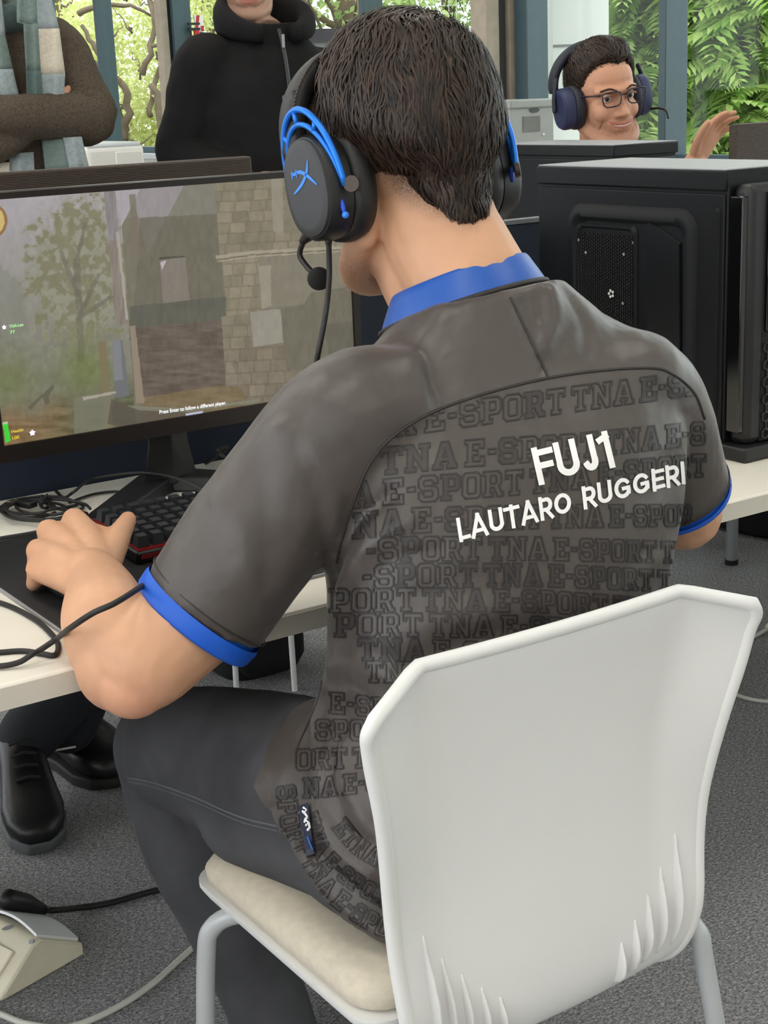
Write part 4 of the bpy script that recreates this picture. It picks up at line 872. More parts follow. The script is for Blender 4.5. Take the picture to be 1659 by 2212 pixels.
# ------------------------------------------------------------------ people: shared builders
def skin_mat(name, rgb, dark=(58, 44, 38), lip=(150, 88, 78)):
    m = mat(name, rgb, 0.5, var=0.05, nscale=25, bump=0.06, bscale=900, sss=0.12, spec=0.35); N, L, b = nodes_of(m)
    a = N.new('ShaderNodeVertexColor'); a.layer_name = 'marks'; sp_ = N.new('ShaderNodeSeparateColor'); L.new(a.outputs[0], sp_.inputs[0])
    cr = [n for n in N if n.type == 'VALTORGB'][0]
    nz = N.new('ShaderNodeTexNoise'); nz.inputs['Scale'].default_value = 700; nz.inputs['Detail'].default_value = 2
    tc = [n for n in N if n.type == 'TEX_COORD'][0]; L.new(tc.outputs['Object'], nz.inputs['Vector'])
    mr = N.new('ShaderNodeMapRange'); mr.inputs[1].default_value = .35; mr.inputs[2].default_value = .65; mr.inputs[3].default_value = .55; mr.inputs[4].default_value = 1.15; L.new(nz.outputs['Fac'], mr.inputs[0])
    mu = N.new('ShaderNodeMath'); mu.operation = 'MULTIPLY'; mu.use_clamp = True; L.new(sp_.outputs[0], mu.inputs[0]); L.new(mr.outputs[0], mu.inputs[1])
    m1 = N.new('ShaderNodeMix'); m1.data_type = 'RGBA'; m1.inputs[7].default_value = (*lin(*dark), 1); L.new(mu.outputs[0], m1.inputs[0]); L.new(cr.outputs[0], m1.inputs[6])
    m2 = N.new('ShaderNodeMix'); m2.data_type = 'RGBA'; m2.inputs[7].default_value = (*lin(*lip), 1); L.new(sp_.outputs[1], m2.inputs[0]); L.new(m1.outputs[2], m2.inputs[6])
    L.new(m2.outputs[2], b.inputs['Base Color']); return m
def hframe(c, f, roll=0.0, up=(0, 0, 1)):
    """head / figure frame: returns to-world function and axes (right, forward, up)"""
    f = np.asarray(f, float) / np.linalg.norm(f); r = np.cross(f, np.asarray(up, float)); r /= np.linalg.norm(r); n = np.cross(r, f)
    if roll: r, n = math.cos(roll) * r + math.sin(roll) * n, -math.sin(roll) * r + math.cos(roll) * n
    c = np.asarray(c, float)
    def X(P): P = np.asarray(P, float); q = P.reshape(-1, 3); w = c + q[:, :1] * r + q[:, 1:2] * f + q[:, 2:] * n; return w.reshape(P.shape)
    def inv(Wp): d = np.asarray(Wp) - c; return np.stack([d @ r, d @ f, d @ n], -1)
    return X, inv, (r, f, n)
def head_shapes(mb, X, ax, k=1.0, ears=True):
    B = lambda c, r: mb.ball(X(A3(*c) * k), np.array(np.broadcast_to(r, (3,))) * k, ax)
    B((0, -.012, .025), (.076, .094, .090)); B((0, .030, .042), (.060, .052, .052)); B((0, .033, -.035), (.061, .055, .075))
    for s in (-1, 1): B((s * .034, .056, -.034), (.026, .025, .025)); B((s * .011, .090, -.040), (.008, .009, .0075)); B((s * .062, .0, -.055), (.014, .022, .03))
    mb.tube(X(catmull(np.array([(-.060, .0, -.062), (-.050, .045, -.092), (-.02, .074, -.105), (.02, .074, -.105), (.050, .045, -.092), (.060, 0, -.062)]) * k, 5)), .017 * k, 10, round_ends=True)
    B((0, .078, -.104), (.022, .016, .017)); B((0, .03, -.075), (.050, .05, .034))
    mb.tube(X(np.array([(0, .082, .010), (0, .092, -.018), (0, .101, -.036)]) * k), np.array([.008, .0085, .0105]) * k, 10, round_ends=True)
    mb.tube(X(catmull(np.array([(-.048, .064, .016), (-.025, .083, .018), (0, .086, .014), (.025, .083, .018), (.048, .064, .016)]) * k, 4)), .009 * k, 8, round_ends=True)
    B((0, .085, -.061), (.024, .009, .006)); B((0, .085, -.072), (.021, .009, .0065)); B((0, .076, -.066), (.036, .014, .022))
    if ears:
        for s in (-1, 1): B((s * .078, -.012, -.012), (.009, .018, .031))
def face_marks(V, inv, k=1.0, beard=0.4, lips=True, sockets=True):
    """red channel: stubble, green channel: lips; also sinks the eye sockets"""
    P = inv(V) / k; n = len(V); R_ = np.zeros(n); G = np.zeros(n); near = (np.abs(P[:, 0]) < .09) & (P[:, 2] > -.14) & (P[:, 2] < .13) & (np.abs(P[:, 1]) < .13)
    fr = near & (P[:, 1] > .0)
    b = sstep(-P[:, 2], .035, .06) * sstep(P[:, 1], -.01, .03) * fr; mo = np.exp(-((P[:, 0]) / .03) ** 2 - ((P[:, 2] + .052) / .008) ** 2) * (P[:, 1] > .07)
    R_ = np.clip(b * beard + mo * beard * .8 * fr, 0, 1)
    if lips:
        l = fr & (P[:, 1] > .078) & (np.abs(P[:, 2] + .067) < .0105 * np.sqrt(np.clip(1 - (P[:, 0] / .027) ** 2, 0, 1))); G[l] = .75; R_[l] *= .1
    if sockets:
        for s in (-1, 1):
            d = np.sqrt(((P[:, 0] - s * .031) / .021) ** 2 + ((P[:, 2] - .0) / .013) ** 2); w = np.exp(-d ** 2) * (P[:, 1] > .05) * near; V -= (w * .008 * k)[:, None] * (inv_axis(inv))
    return R_, G
def inv_axis(inv):  # forward axis of a head frame
    return inv.fwd
def tagframe(X, inv, ax): inv.fwd = ax[1]; return X, inv, ax
def hand_shapes(mb, wrist, d, nrm, side=1, curl=(20, 25, 25), spread=6.0, k=1.0, thumb=(35, 20, 10)):
    """d: wrist->knuckles, nrm: back-of-hand normal, side=+1: thumb towards cross(d, nrm)"""
    d = np.asarray(d, float) / np.linalg.norm(d); nrm = np.asarray(nrm, float); nrm = nrm - d * (nrm @ d); nrm /= np.linalg.norm(nrm); w = np.cross(d, nrm) * side; wrist = np.asarray(wrist, float)
    rings = [ering(wrist + d * l * k, w * a * k, nrm * h * k, 16, 2.6) for l, a, h in ((-.01, .027, .019), (.02, .032, .018), (.05, .038, .015), (.075, .041, .0135), (.09, .040, .012), (.097, .030, .009))]
    mb.loft(rings)
    for i, (x, L_) in enumerate(((.029, .074), (.0095, .083), (-.0105, .077), (-.029, .060))):
        p = wrist + d * (.088 - .006 * (i == 3) - .003 * (i == 0)) * k + w * x * k; a = 0; sp_ = math.radians((1.5 - i) * spread); dd = math.cos(sp_) * d + math.sin(sp_) * w; pts = [p]; rr = [.0095]
        for q, (fr, c) in enumerate(zip((.46, .30, .24), curl)):
            a += math.radians(c); dirn = dd * math.cos(a) - nrm * math.sin(a); p = p + dirn * L_ * fr * k; pts.append(p); rr.append((.0088, .008, .0068)[q])
        mb.tube(pts, np.array(rr) * k, 10, round_ends=True)
    p = wrist + d * .022 * k + w * .026 * k; pts = [p]; rr = [.014]
    dirn = d * .62 + w * .72 - nrm * .25
    for L_, c, r_ in ((.042, thumb[0], .012), (.033, thumb[1], .0105), (.027, thumb[2], .0085)):
        dirn = dirn / np.linalg.norm(dirn); p = p + dirn * L_ * k; pts.append(p); rr.append(r_); dirn = dirn + d * math.sin(math.radians(c)) * .8 - nrm * .15
    mb.tube(pts, np.array(rr) * k, 10, round_ends=True); return pts[-1]
def shoe(root, name, m, ms, heel, toe, w=.05, h=.095, lift=0.0):
    heel = np.asarray(heel, float); toe = np.asarray(toe, float); d = toe - heel; L_ = np.linalg.norm(d); d /= L_; s = np.cross(d, A3(0, 0, 1)); s /= np.linalg.norm(s); n = np.cross(s, d)
    mb = MB(); rings = []
    for t, a, hh in ((-.02, .3, .3), (0, .62, .62), (.06, .78, .95), (.2, .80, 1.05), (.38, .80, .92), (.52, .88, .72), (.7, 1.0, .56), (.86, .92, .48), (.96, .62, .38), (1.0, .3, .26)):
        rings.append(ering(heel + d * L_ * t + n * (.012 + h * hh * .5), s * w * a, n * h * hh * .5, 18, 2.4))
    o = mb.loft(rings).build(name, m, root, smooth=True)
    rings = [[heel + d * L_ * t + s * w * a * q + n * z for t, a, q in ((-.03, .5, -1), (.1, .82, -1), (.4, .84, -1), (.7, 1.05, -1), (.9, .9, -1), (1.02, .35, -1), (1.02, .35, 1), (.9, .9, 1), (.7, 1.05, 1), (.4, .84, 1), (.1, .82, 1), (-.03, .5, 1))] for z in (0, .022)]
    MB().loft(rings).build('sole', ms, o, bevel=.004)
    mb = MB()
    for t in (.34, .42, .50, .58):
        c = heel + d * L_ * t + n * (.012 + h * (1.02 - (t - .34) * 1.45)); mb.tube([c - s * w * .4, c + n * .006, c + s * w * .4], .003, 6)
    mb.build('laces', M_blackm, o); return o
def strand_hair(me_shell, X, inv, n, L0, whorl, seed, keep=None, width=.0016, steps=8, lift=.004, down=.55, k=1.0, fwd_bias=0.0):
    """thin tapering locks combed over a hair volume, away from the crown"""
    tree = bvh(me_shell); rng = np.random.default_rng(seed); polys = me_shell.polygons; ar = np.array([p.area for p in polys]); cen = np.array([p.center[:] for p in polys]); nor = np.array([p.normal[:] for p in polys])
    w = ar.copy()
    if keep is not None: w *= keep(inv(cen) / k)
    idx = rng.choice(len(ar), n, p=w / w.sum()); Wp = X(A3(*whorl) * k); up = X(A3(0, 0, 1)) - X(A3(0, 0, 0)); fw = X(A3(0, 1, 0)) - X(A3(0, 0, 0)); V = []; F = []; q = 0
    for i in idx:
        p = cen[i] + rng.normal(size=3) * .002; nn = nor[i]; L_ = L0 * (.6 + .8 * rng.random()); jit = rng.normal(size=3) * .22; lf = lift * (.3 + 1.2 * rng.random()); pts = []; ns = []
        for s_ in range(steps):
            l, nn_, _, _ = tree.find_nearest(Vector(p))
            if l is None: break
            nn = np.array(nn_); base = np.array(l)
            if s_ > 2 and np.linalg.norm(base - p) > .006: break
            pts.append(base + nn * (lf * (.25 + .75 * math.sin(math.pi * min(1, .15 + s_ / steps))) - .001)); ns.append(nn)
            away = base - Wp; dist = np.linalg.norm(away); away /= dist + 1e-6; d = away * (1 - down * min(1, dist / (.06 * k))) - up * down * min(1, dist / (.06 * k)) + jit * .7 + np.array(mnoise.noise_vector(Vector(base * 38))) * .55 + fw * fwd_bias * max(0, (inv(base)[1] / k + .02) * 8)
            d = d - nn * (d @ nn); d /= np.linalg.norm(d) + 1e-9; p = base + d * L_ / steps
        m = len(pts)
        if m < 3: continue
        pts = np.array(pts); T = np.gradient(pts, axis=0)
        for s_ in range(m):
            b = np.cross(T[s_], ns[s_]); b /= np.linalg.norm(b) + 1e-9; ww = width * (.5 + .9 * rng.random() * 0 + .4) * (1 - (s_ / (m - 1)) ** 3 * .93); V += [pts[s_] - b * ww, pts[s_] + b * ww]
        for s_ in range(m - 1): a = q + 2 * s_; F.append((a, a + 1, a + 3, a + 2))
        q += 2 * m
    return MB().add(V, F)
def hair_mat(name, c1, c2, rough=.38):
    m = mat(name, c1, rough, var=0, spec=.35); N, L, b = nodes_of(m); g = N.new('ShaderNodeNewGeometry'); cr = N.new('ShaderNodeValToRGB')
    cr.color_ramp.elements[0].color = (*lin(*c1), 1); cr.color_ramp.elements[1].color = (*lin(*c2), 1); L.new(g.outputs['Random Per Island'], cr.inputs[0]); L.new(cr.outputs[0], b.inputs['Base Color'])
    b.inputs['Anisotropic'].default_value = .4; return m
def add_folds(me, tree, folds):
    V = getV(me); N_ = getN(me); D = np.zeros(len(V))
    for pts, amp, wd_ in folds:
        P = [hit(tree, *p) for p in catmull(pts, 6)]; P = np.array([p for p in P if p is not None])
        if len(P) < 2: continue
        seg = np.concatenate([P[:-1] + (P[1:] - P[:-1]) * t for t in (0, .33, .66)])
        near = np.where(np.all((V > seg.min(0) - wd_ * 3) & (V < seg.max(0) + wd_ * 3), axis=1))[0]
        if len(near) == 0: continue
        d = np.sqrt(((V[near][:, None, :] - seg[None]) ** 2).sum(-1)).min(1); D[near] += amp * np.exp(-(d / wd_) ** 2)
    setV(me, V + N_ * D[:, None])

# ------------------------------------------------------------------ the seated player
M_skin = skin_mat('skin_player', (204, 156, 124), dark=(64, 50, 44), lip=(206, 122, 104))
M_hair = hair_mat('hair_dark_brown', (18, 12, 9), (62, 45, 34), .48); M_hairb = mat('hair_base', (15, 10, 8), .85, var=.2, nscale=60, spec=.1)
def jersey_mat():
    m = mat('jersey_satin', (72, 65, 61), 0.40, var=0.05, nscale=8, bump=0.0, sheen=0.15, spec=.5); N, L, b = nodes_of(m)
    tc = N.new('ShaderNodeTexCoord'); n1 = N.new('ShaderNodeTexNoise'); n1.inputs['Scale'].default_value = 13; n1.inputs['Detail'].default_value = 3; L.new(tc.outputs['Object'], n1.inputs['Vector'])
    n2 = N.new('ShaderNodeTexNoise'); n2.inputs['Scale'].default_value = 1400; L.new(tc.outputs['Object'], n2.inputs['Vector'])
    b1 = N.new('ShaderNodeBump'); b1.inputs['Strength'].default_value = .55; b1.inputs['Distance'].default_value = .012; L.new(n1.outputs['Fac'], b1.inputs['Height'])
    b2 = N.new('ShaderNodeBump'); b2.inputs['Strength'].default_value = .12; b2.inputs['Distance'].default_value = .0005; L.new(n2.outputs['Fac'], b2.inputs['Height']); L.new(b1.outputs[0], b2.inputs['Normal']); L.new(b2.outputs[0], b.inputs['Normal']); return m
M_jersey = jersey_mat()
M_blue = mat('collar_blue', (16, 80, 168), 0.42, var=0.06, nscale=12, bump=.25, bscale=25, sheen=.1); M_cuff = mat('cuff_blue', (12, 88, 198), 0.5, var=0.03, nscale=12, bump=.1, bscale=60); M_seam = mat('jersey_seam', (44, 39, 37), .6)
M_print = mat('jersey_print', (35, 31, 31), .5, var=.05); M_printf = mat('jersey_print_fill', (52, 47, 45), .48, var=.05); M_name = mat('print_white', (240, 238, 236), .5, var=.01)
gp = thing('person', 'player seen from behind in a dark lettered jersey, seated at the near desk', 'person', (.06, -.19, .476))
HC = A3(.126, .014, 1.196); pit = math.radians(15)
X, inv, AX = tagframe(*hframe(HC, (-.05, math.cos(pit), -math.sin(pit))))
S1 = A3(-.030, -.115, .957); E1 = PV(318, 1425, -.060); W1 = PZ(193, 1240, .772); S2 = A3(.290, -.185, .945); E2 = A3(.388, -.150, .792); W2 = A3(.285, .125, .800)
HM1 = PV(440, 1316, -.055)
body = MB(); head_shapes(body, X, AX, 1.05)
body.tube([X(A3(.006, -.026, -.03)), X(A3(.008, -.034, -.085)), A3(.143, -.075, 1.075), A3(.143, -.095, 1.02)], [.061, .064, .066, .072], 20)
body.tube([X(A3(.0, .015, -.085)), A3(.128, -.022, 1.075), A3(.138, -.055, 1.03)], [.048, .050, .055], 18)
body.loft([ering((cu, cv, z), (a, 0, 0), (0, b, 0), 28, 2.3) for z, cu, cv, a, b in ((.50, .06, -.18, .15, .10), (.62, .07, -.18, .14, .09), (.78, .10, -.16, .145, .09), (.93, .13, -.13, .17, .085), (1.0, .14, -.115, .15, .065), (1.05, .145, -.10, .07, .05))])
def limb(mb, pts, rr, n=16, **k): q = catmull(pts, 6); r = np.interp(np.linspace(0, len(pts) - 1, len(q)), np.arange(len(pts)), rr); mb.tube(q, r, n, round_ends=True, **k)
# left arm
fa = W1 - E1; mid = E1 + fa * .45 + A3(-.004, 0, .004)
body.tube([S1, S1 * .5 + HM1 * .5, HM1, HM1 * .4 + E1 * .6, E1], [.050, .055, .054, .051, .050], 18, round_ends=True)
limb(body, [E1, PV(262, 1398, -.02), PZ(232, 1340, .770), E1 + fa * .8, W1], [.050, .053, .047, .036, .030], 18)
body.ball(PV(288, 1478, -.062), (.036, .036, .034)); body.ball(PV(262, 1440, -.035), (.046, .046, .046))
# left hand, wrapped over the mouse
kn = [PZ(160, 1124, .796), PZ(106, 1148, .790), PZ(84, 1190, .780), PZ(84, 1228, .768)]
kmid = np.mean(kn, axis=0); hd = kmid - W1; hd /= np.linalg.norm(hd)
for i, p in enumerate(kn):
    b0 = W1 + (p - kmid) * .45 + hd * .004; body.tube([b0, (b0 + p) / 2 + A3(0, 0, .004), p], [.019, .0195, .0155], 12, round_ends=True)
    L_ = (.040, .043, .040, .033)[i]; p1 = p + hd * L_ * .38 - A3(0, 0, 1) * L_ * .72; p2 = p1 + hd * .010 - A3(0, 0, .018); 
    p1[2] = max(p1[2], DZ + .022); p2[2] = max(p2[2], DZ + .014)
    body.tube([p, p1, p2], [.0140, .0115, .0095], 10, round_ends=True)
for i in range(3): body.ball((kn[i] + kn[i + 1]) / 2 * .6 + W1 * .4 + A3(0, 0, -.003), (.020, .020, .018)); body.ball((kn[i] + kn[i + 1]) / 2 * .92 + W1 * .08 + A3(0, 0, -.004), (.013, .013, .013))
tb = [PZ(228, 1218, .774), PZ(246, 1180, .783), PZ(262, 1148, .788), PZ(277, 1122, .790)]
body.tube(tb, [.0185, .0165, .0135, .0105], 12, round_ends=True); body.ball((tb[1] + kn[0]) / 2 - A3(0, 0, .006), (.022, .022, .016)); body.ball(PZ(196, 1185, .778), (.026, .028, .018))
# right arm and hand on the keyboard
body.tube([S2, (S2 + E2) / 2, E2], [.055, .050, .045], 16, round_ends=True); limb(body, [E2, E2 * .6 + W2 * .4, W2], [.046, .045, .030])
hand_shapes(body, W2, A3(-.35, .93, .02), (0, 0, 1), side=-1, curl=(10, 16, 18))
# legs inside the jeans
HL, KL, AL = A3(-.045, -.19, .565), A3(-.120, .195, .520), PZ(604, 2245, .12); HR, KR, AR_ = A3(.15, -.20, .565), A3(.20, .215, .52), A3(.21, .13, .11)
for h_, k_, a_ in ((HL, KL, AL), (HR, KR, AR_)): body.tube([h_, k_], [.07, .05], 14, round_ends=True); body.tube([k_, a_, a_ - A3(0, 0, .05)], [.05, .034, .032], 14, round_ends=True)
me_b = remesh(body, .0034, 5, .5, 'body'); V = getV(me_b)
# flesh of arms and hands lies flat on the desk and the pad instead of sinking in
on = (V[:, 1] > 0) & (V[:, 1] < .60) & (V[:, 2] > .64); V[on, 2] = np.maximum(V[on, 2], DZ - .0005)
onp = on & (V[:, 0] > -.272) & (V[:, 0] < .16) & (V[:, 1] > .085) & (V[:, 1] < .476); V[onp, 2] = np.maximum(V[onp, 2], DZ + .0035)
R_, G_ = face_marks(V, inv, 1.05, .45, sockets=False)
q = V - EYE; zz = q @ FW; px = 829.5 + FPX * (q @ RT) / zz; py = 1106 - FPX * (q @ UP) / zz
hl = np.array([(760, 300), (800, 335), (850, 380), (920, 414), (1000, 442), (1032, 438), (1072, 385), (1095, 300)], float); yl = np.interp(px, hl[:, 0], hl[:, 1])
fade = (1 - sstep(py - yl + 8 * vnoise(V, 90), -10, 78)) * (px > 775) * (px < 1110) * (V[:, 2] > 1.08) * (V[:, 1] < .02); R_ = np.maximum(R_, fade * .88)
for c_, r_, g_ in [(PV(293, 1505, -.07), .036, .38), (tb[-1], .016, .35)] + [(k_, .016, .22) for k_ in kn]: G_ = np.maximum(G_, g_ * np.exp(-(np.linalg.norm(V - c_, axis=1) / r_) ** 2))
setV(me_b, V); vcol(me_b, 'marks', np.stack([R_, G_, np.zeros(len(V))], 1)); bo = place(me_b, 'body', gp, M_skin)
tv = tb[-1] - tb[-2]; tv /= np.linalg.norm(tv)
nl = PZ(282, 1112, .7965); MB().ball(nl, (.0045, .0075, .0018), (np.cross(tv, A3(.35, -.2, 1)) / np.linalg.norm(np.cross(tv, A3(.35, -.2, 1))), tv, A3(.35, -.2, .9) / np.linalg.norm(A3(.35, -.2, .9)))).build('thumbnail', mat('nail', (226, 176, 160), .25, var=.02), bo, smooth=True)
# eyes (hidden from this side, part of the face all the same)
M_eye = mat('eye_white', (196, 188, 180), .2, var=.01); M_iris = mat('iris_dark', (34, 22, 16), .15, var=.1)
def eyes(root, X, AX, k=1.0, look=(0, 0)):
    for s in (-1, 1):
        c = X(A3(s * .031, .0715, .001) * k); o = MB().ball(c, .0125 * k, AX).build('eye', M_eye, root, smooth=True)
        d = AX[1] + AX[0] * look[0] + AX[2] * look[1]; d /= np.linalg.norm(d); MB().ball(c + d * .0076 * k, .0066 * k, AX).build('iris', M_iris, o, smooth=True)
eyes(bo, X, AX, 1.05)
# hair
def hair_cap(body_me, X, AX, inv, T0, Ttop, phis, zls, voxel=.0045):
    """hair volume grown off the scalp: thickness tapers to nothing at the hairline"""
    hs = MB(); hs.ball(X(A3(0, -.012, .010)), (.092, .112, .130), AX, 32, 22); me = remesh(hs, voxel, 2, .5, 'hair_base'); tree = bvh(body_me); V = getV(me); out = V.copy()
    P = inv(V); ph = np.degrees(np.abs(np.arctan2(P[:, 0], -(P[:, 1] + .012)))); zl = np.interp(ph, phis, zls); dz = P[:, 2] - zl + .004 * vnoise(V, 60)
    th = np.where(dz > 0, T0 * sstep(dz, 0, .055) + Ttop * sstep(P[:, 2], .03, .11) + .0015, -.006 + 0 * dz)
    for i in range(len(V)):
        l, n, _, _ = tree.find_nearest(Vector(V[i])); d = Vector(V[i]) - X_center; n2 = n if n.dot(d) > 0 else -n; out[i] = np.array(l) + np.array(n2) * th[i]
    bm = bmesh.new(); setV(me, out); bm.from_mesh(me); bm.verts.ensure_lookup_table(); bmesh.ops.delete(bm, geom=[v for v, q in zip(bm.verts[:], dz) if q < -.012], context='VERTS')
    bmesh.ops.smooth_vert(bm, verts=bm.verts, factor=.5, use_axis_x=True, use_axis_y=True, use_axis_z=True); bmesh.ops.smooth_vert(bm, verts=bm.verts, factor=.5, use_axis_x=True, use_axis_y=True, use_axis_z=True)
    bm.to_mesh(me); bm.free(); me.polygons.foreach_set('use_smooth', [True] * len(me.polygons)); return me
X_center = Vector(HC)
def press_band(V, X, inv, k, by, bt):
    """hair squeezed under the headband"""
    P = inv(V) / k; w = (1 - sstep(np.abs(P[:, 1] - by), .019, .034)) * (P[:, 2] > .0); a, h = .1035, bt - .030 - .0125; ex = P[:, 0] / a; ez = (P[:, 2] - .030) / h
    r = np.sqrt(ex ** 2 + ez ** 2) + 1e-9; f = np.where(P[:, 2] > .03, np.minimum(1, 1 / r), np.minimum(1, a / (np.abs(P[:, 0]) + 1e-9))); f = 1 - w * (1 - f)
    Q = P.copy(); Q[:, 0] *= f; Q[:, 2] = np.where(P[:, 2] > .03, .030 + (P[:, 2] - .030) * f, P[:, 2]); return X(Q * k)
PHI, ZL = (0, 10, 22, 45, 70, 92, 108, 125, 150, 180), (-.090, -.082, -.060, -.028, -.012, -.018, .0, .05, .075, .078)
tmpb = bo.data.copy(); setV(tmpb, getV(tmpb) + world_base(gp))
me_h = hair_cap(tmpb, X, AX, inv, .017, .012, PHI, ZL)
setV(me_h, press_band(getV(me_h), X, inv, 1.0, .022, .131)); hb = place(me_h.copy(), 'hair', gp, M_hairb)
def zkeep(P): ph = np.degrees(np.abs(np.arctan2(P[:, 0], -(P[:, 1] + .012)))); return ((P[:, 2] > np.interp(ph, PHI, ZL) + .014) & (P[:, 1] < .085)).astype(float) + 1e-6
sm = strand_hair(me_h, X, inv, 15000, .058, (.022, -.070, .108), 3, zkeep, .0010, 8, .0062, .62, fwd_bias=.35)
sm.v = [press_band(v_, X, inv, 1.0, .022, .131) for v_ in sm.v]; so = sm.build('hair_strands', M_hair, hb, smooth=True); so['kind'] = 'stuff'
# stray wisps at the crown
mb = MB(); rg = np.random.default_rng(9)
for k in range(26):
    b0 = X(A3(.02 + rg.normal() * .03, -.045 + rg.normal() * .03, .132 + rg.normal() * .003)); d = rg.normal(size=3); d[2] = abs(d[2]) * .35; d /= np.linalg.norm(d); L_ = .012 + .014 * rg.random()
    mb.tube(catmull([b0 - A3(0, 0, .006), b0 + d * L_ * .5 + A3(0, 0, .006), b0 + d * L_ - A3(0, 0, .004)], 3), np.linspace(.0006, .0002, 7), 4)
o = mb.build('stray_hair', M_hair, hb, smooth=True); o['kind'] = 'stuff'
# jeans
M_jean = mat('black_denim', (72, 72, 75), .85, var=.30, nscale=9, bump=.2, bscale=700, spec=.2); M_stitch = mat('denim_stitch', (96, 97, 101), .8)
jn = MB(); jn.loft([ering((.055, cv, z), (a, 0, 0), (0, b, 0), 36, 2.6) for z, cv, a, b in ((.474, -.17, .17, .125), (.49, -.18, .195, .135), (.53, -.19, .197, .136), (.58, -.195, .180, .126), (.62, -.195, .16, .115), (.66, -.19, .145, .11))])
limb(jn, [HL, HL * .55 + KL * .45 + A3(0, 0, .004), KL * .9 + HL * .1 + A3(0, 0, .004), KL], [.098, .092, .077, .068], 22); limb(jn, [HL + A3(-.010, .02, -.03), HL * .5 + KL * .5 + A3(-.014, 0, -.028)], [.084, .078], 20)
limb(jn, [KL + A3(.002, .002, -.005), KL * .7 + AL * .3 + A3(-.012, -.006, 0), KL * .35 + AL * .65, AL, AL - A3(-.004, 0.004, .045)], [.066, .066, .057, .050, .048], 20)
limb(jn, [HR, HR * .5 + KR * .5 + A3(0, 0, .008), KR], [.098, .090, .068], 20); limb(jn, [KR, KR * .6 + AR_ * .4, AR_, AR_ - A3(0, 0, .04)], [.066, .062, .050, .048], 18)
me_n = remesh(jn, .0062, 7, .5, 'jeans'); V = getV(me_n); N_ = getN(me_n)
seat = (V[:, 1] < .03) & (V[:, 2] < .55); V = V + N_ * (vnoise(V, 10, 3.) * .0025 + vnoise(V, 24, 8.) * .0012)[:, None]
fl = (V[:, 1] < .045) & (V[:, 1] > -.33) & (V[:, 0] > -.185) & (V[:, 0] < .235); V[fl, 2] = np.maximum(V[fl, 2], .4725); setV(me_n, V); tn = bvh(me_n)
add_folds(me_n, tn, [([(290, 1700), (330, 1690), (420, 1720), (560, 1760)], .003, .005), ([(290, 1740), (360, 1760), (420, 1790)], -.005, .010), ([(300, 1640), (330, 1690)], -.003, .008), ([(600, 1560), (560, 1640), (600, 1720)], .003, .012), ([(450, 1540), (430, 1600), (440, 1680)], .002, .010), ([(540, 1760), (600, 1740), (640, 1700)], -.004, .01)]); tn = bvh(me_n)
jn_o = place(me_n, 'jeans', gp, M_jean)
for pts, r_ in (([(276, 1680), (330, 1690), (420, 1722), (520, 1765), (600, 1785)], .0010), ([(276, 1688), (330, 1699), (420, 1731), (520, 1775), (600, 1795)], .0006), ([(640, 1640), (610, 1700), (600, 1760), (606, 1800)], .0009), ([(515, 1885), (560, 1912), (630, 1925)], .0008), ([(520, 1893), (560, 1920), (634, 1933)], .0006), ([(634, 1922), (655, 1980), (690, 2020)], .0009), ([(285, 1770), (310, 1850), (360, 1950)], .0008)):
    m_ = surf_tube(tn, pts, r_, .0002, step=8, n=5)
    if m_.n: m_.build('seam_stitching', M_stitch, jn_o)
# jersey
TR = [(.44, .056, -.19, .205, .150, 4), (.49, .056, -.19, .212, .155, 4), (.54, .057, -.19, .212, .155, 5), (.59, .060, -.19, .204, .148, 6), (.64, .068, -.19, .190, .138, 7), (.70, .088, -.185, .178, .128, 10), (.78, .103, -.175, .180, .128, 13), (.86, .118, -.16, .196, .128, 15), (.92, .130, -.145, .198, .122, 17), (.965, .138, -.13, .188, .104, 17), (1.0, .141, -.118, .158, .090, 16), (1.03, .142, -.105, .118, .080, 14), (1.055, .143, -.092, .088, .074, 12)]
rings = []
for z, cu, cv, a, b, ps in TR:
    k = math.radians(ps); r = ering((0, 0, 0), (a * math.cos(k), -a * math.sin(k), 0), (b * math.sin(k), b * math.cos(k), 0), 56, 2.4) + A3(cu, cv, z)
    tl = float(sstep(np.array(z), 1.0, 1.05)); r[:, 2] += tl * (.10 * (r[:, 0] - cu) - .36 * (r[:, 1] - cv)) * .75 + (.002 * tl); rings.append(r)
js = MB().loft(rings)
HM1 = PV(440, 1316, -.055); ad1 = (E1 - S1) / np.linalg.norm(E1 - S1); HM2 = S2 + (E2 - S2) * .82
js.tube(catmull([S1 + A3(.06, -.02, .005), S1, S1 * .5 + HM1 * .5 + A3(-.006, 0, .006), HM1], 5), np.r_[np.linspace(.060, .072, 6), np.linspace(.0725, .0690, 10)], 24)
js.ball(S1 + A3(.0, .0, -.002), (.070, .066, .064)); js.tube(catmull([S2 - A3(.06, -.01, -.01), S2, HM2], 5), np.linspace(.068, .062, 11), 24); js.ball(S2 + A3(.0, 0, -.006), (.066, .064, .064))
for a_, b_ in ((S1, A3(.10, -.10, 1.018)), (S2, A3(.19, -.12, 1.024))): js.tube([a_ + A3(0, 0, .010), a_ * .5 + b_ * .5 + A3(0, 0, .008 if a_ is S2 else -.002), b_], [.052, .048, .043], 18, round_ends=True)
me_j = remesh(js, .0058, 9, .5, 'jersey'); cut_plane(me_j, A3(0, -.12, .580), A3(.10, .48, -1)); V = getV(me_j); N_ = getN(me_j)
V = V + N_ * (vnoise(V, 11) * .0028 + vnoise(V, 26, 5.0) * .0012)[:, None] * (1 - .6 * sstep(V[:, 2], .98, 1.04))[:, None]
low = (1 - sstep(V[:, 2], .56, .70)); V = V + N_ * (low * .0025 * np.sin(V[:, 2] * 150 + 5 * vnoise(V, 9, 2.0) + V[:, 0] * 30))[:, None]
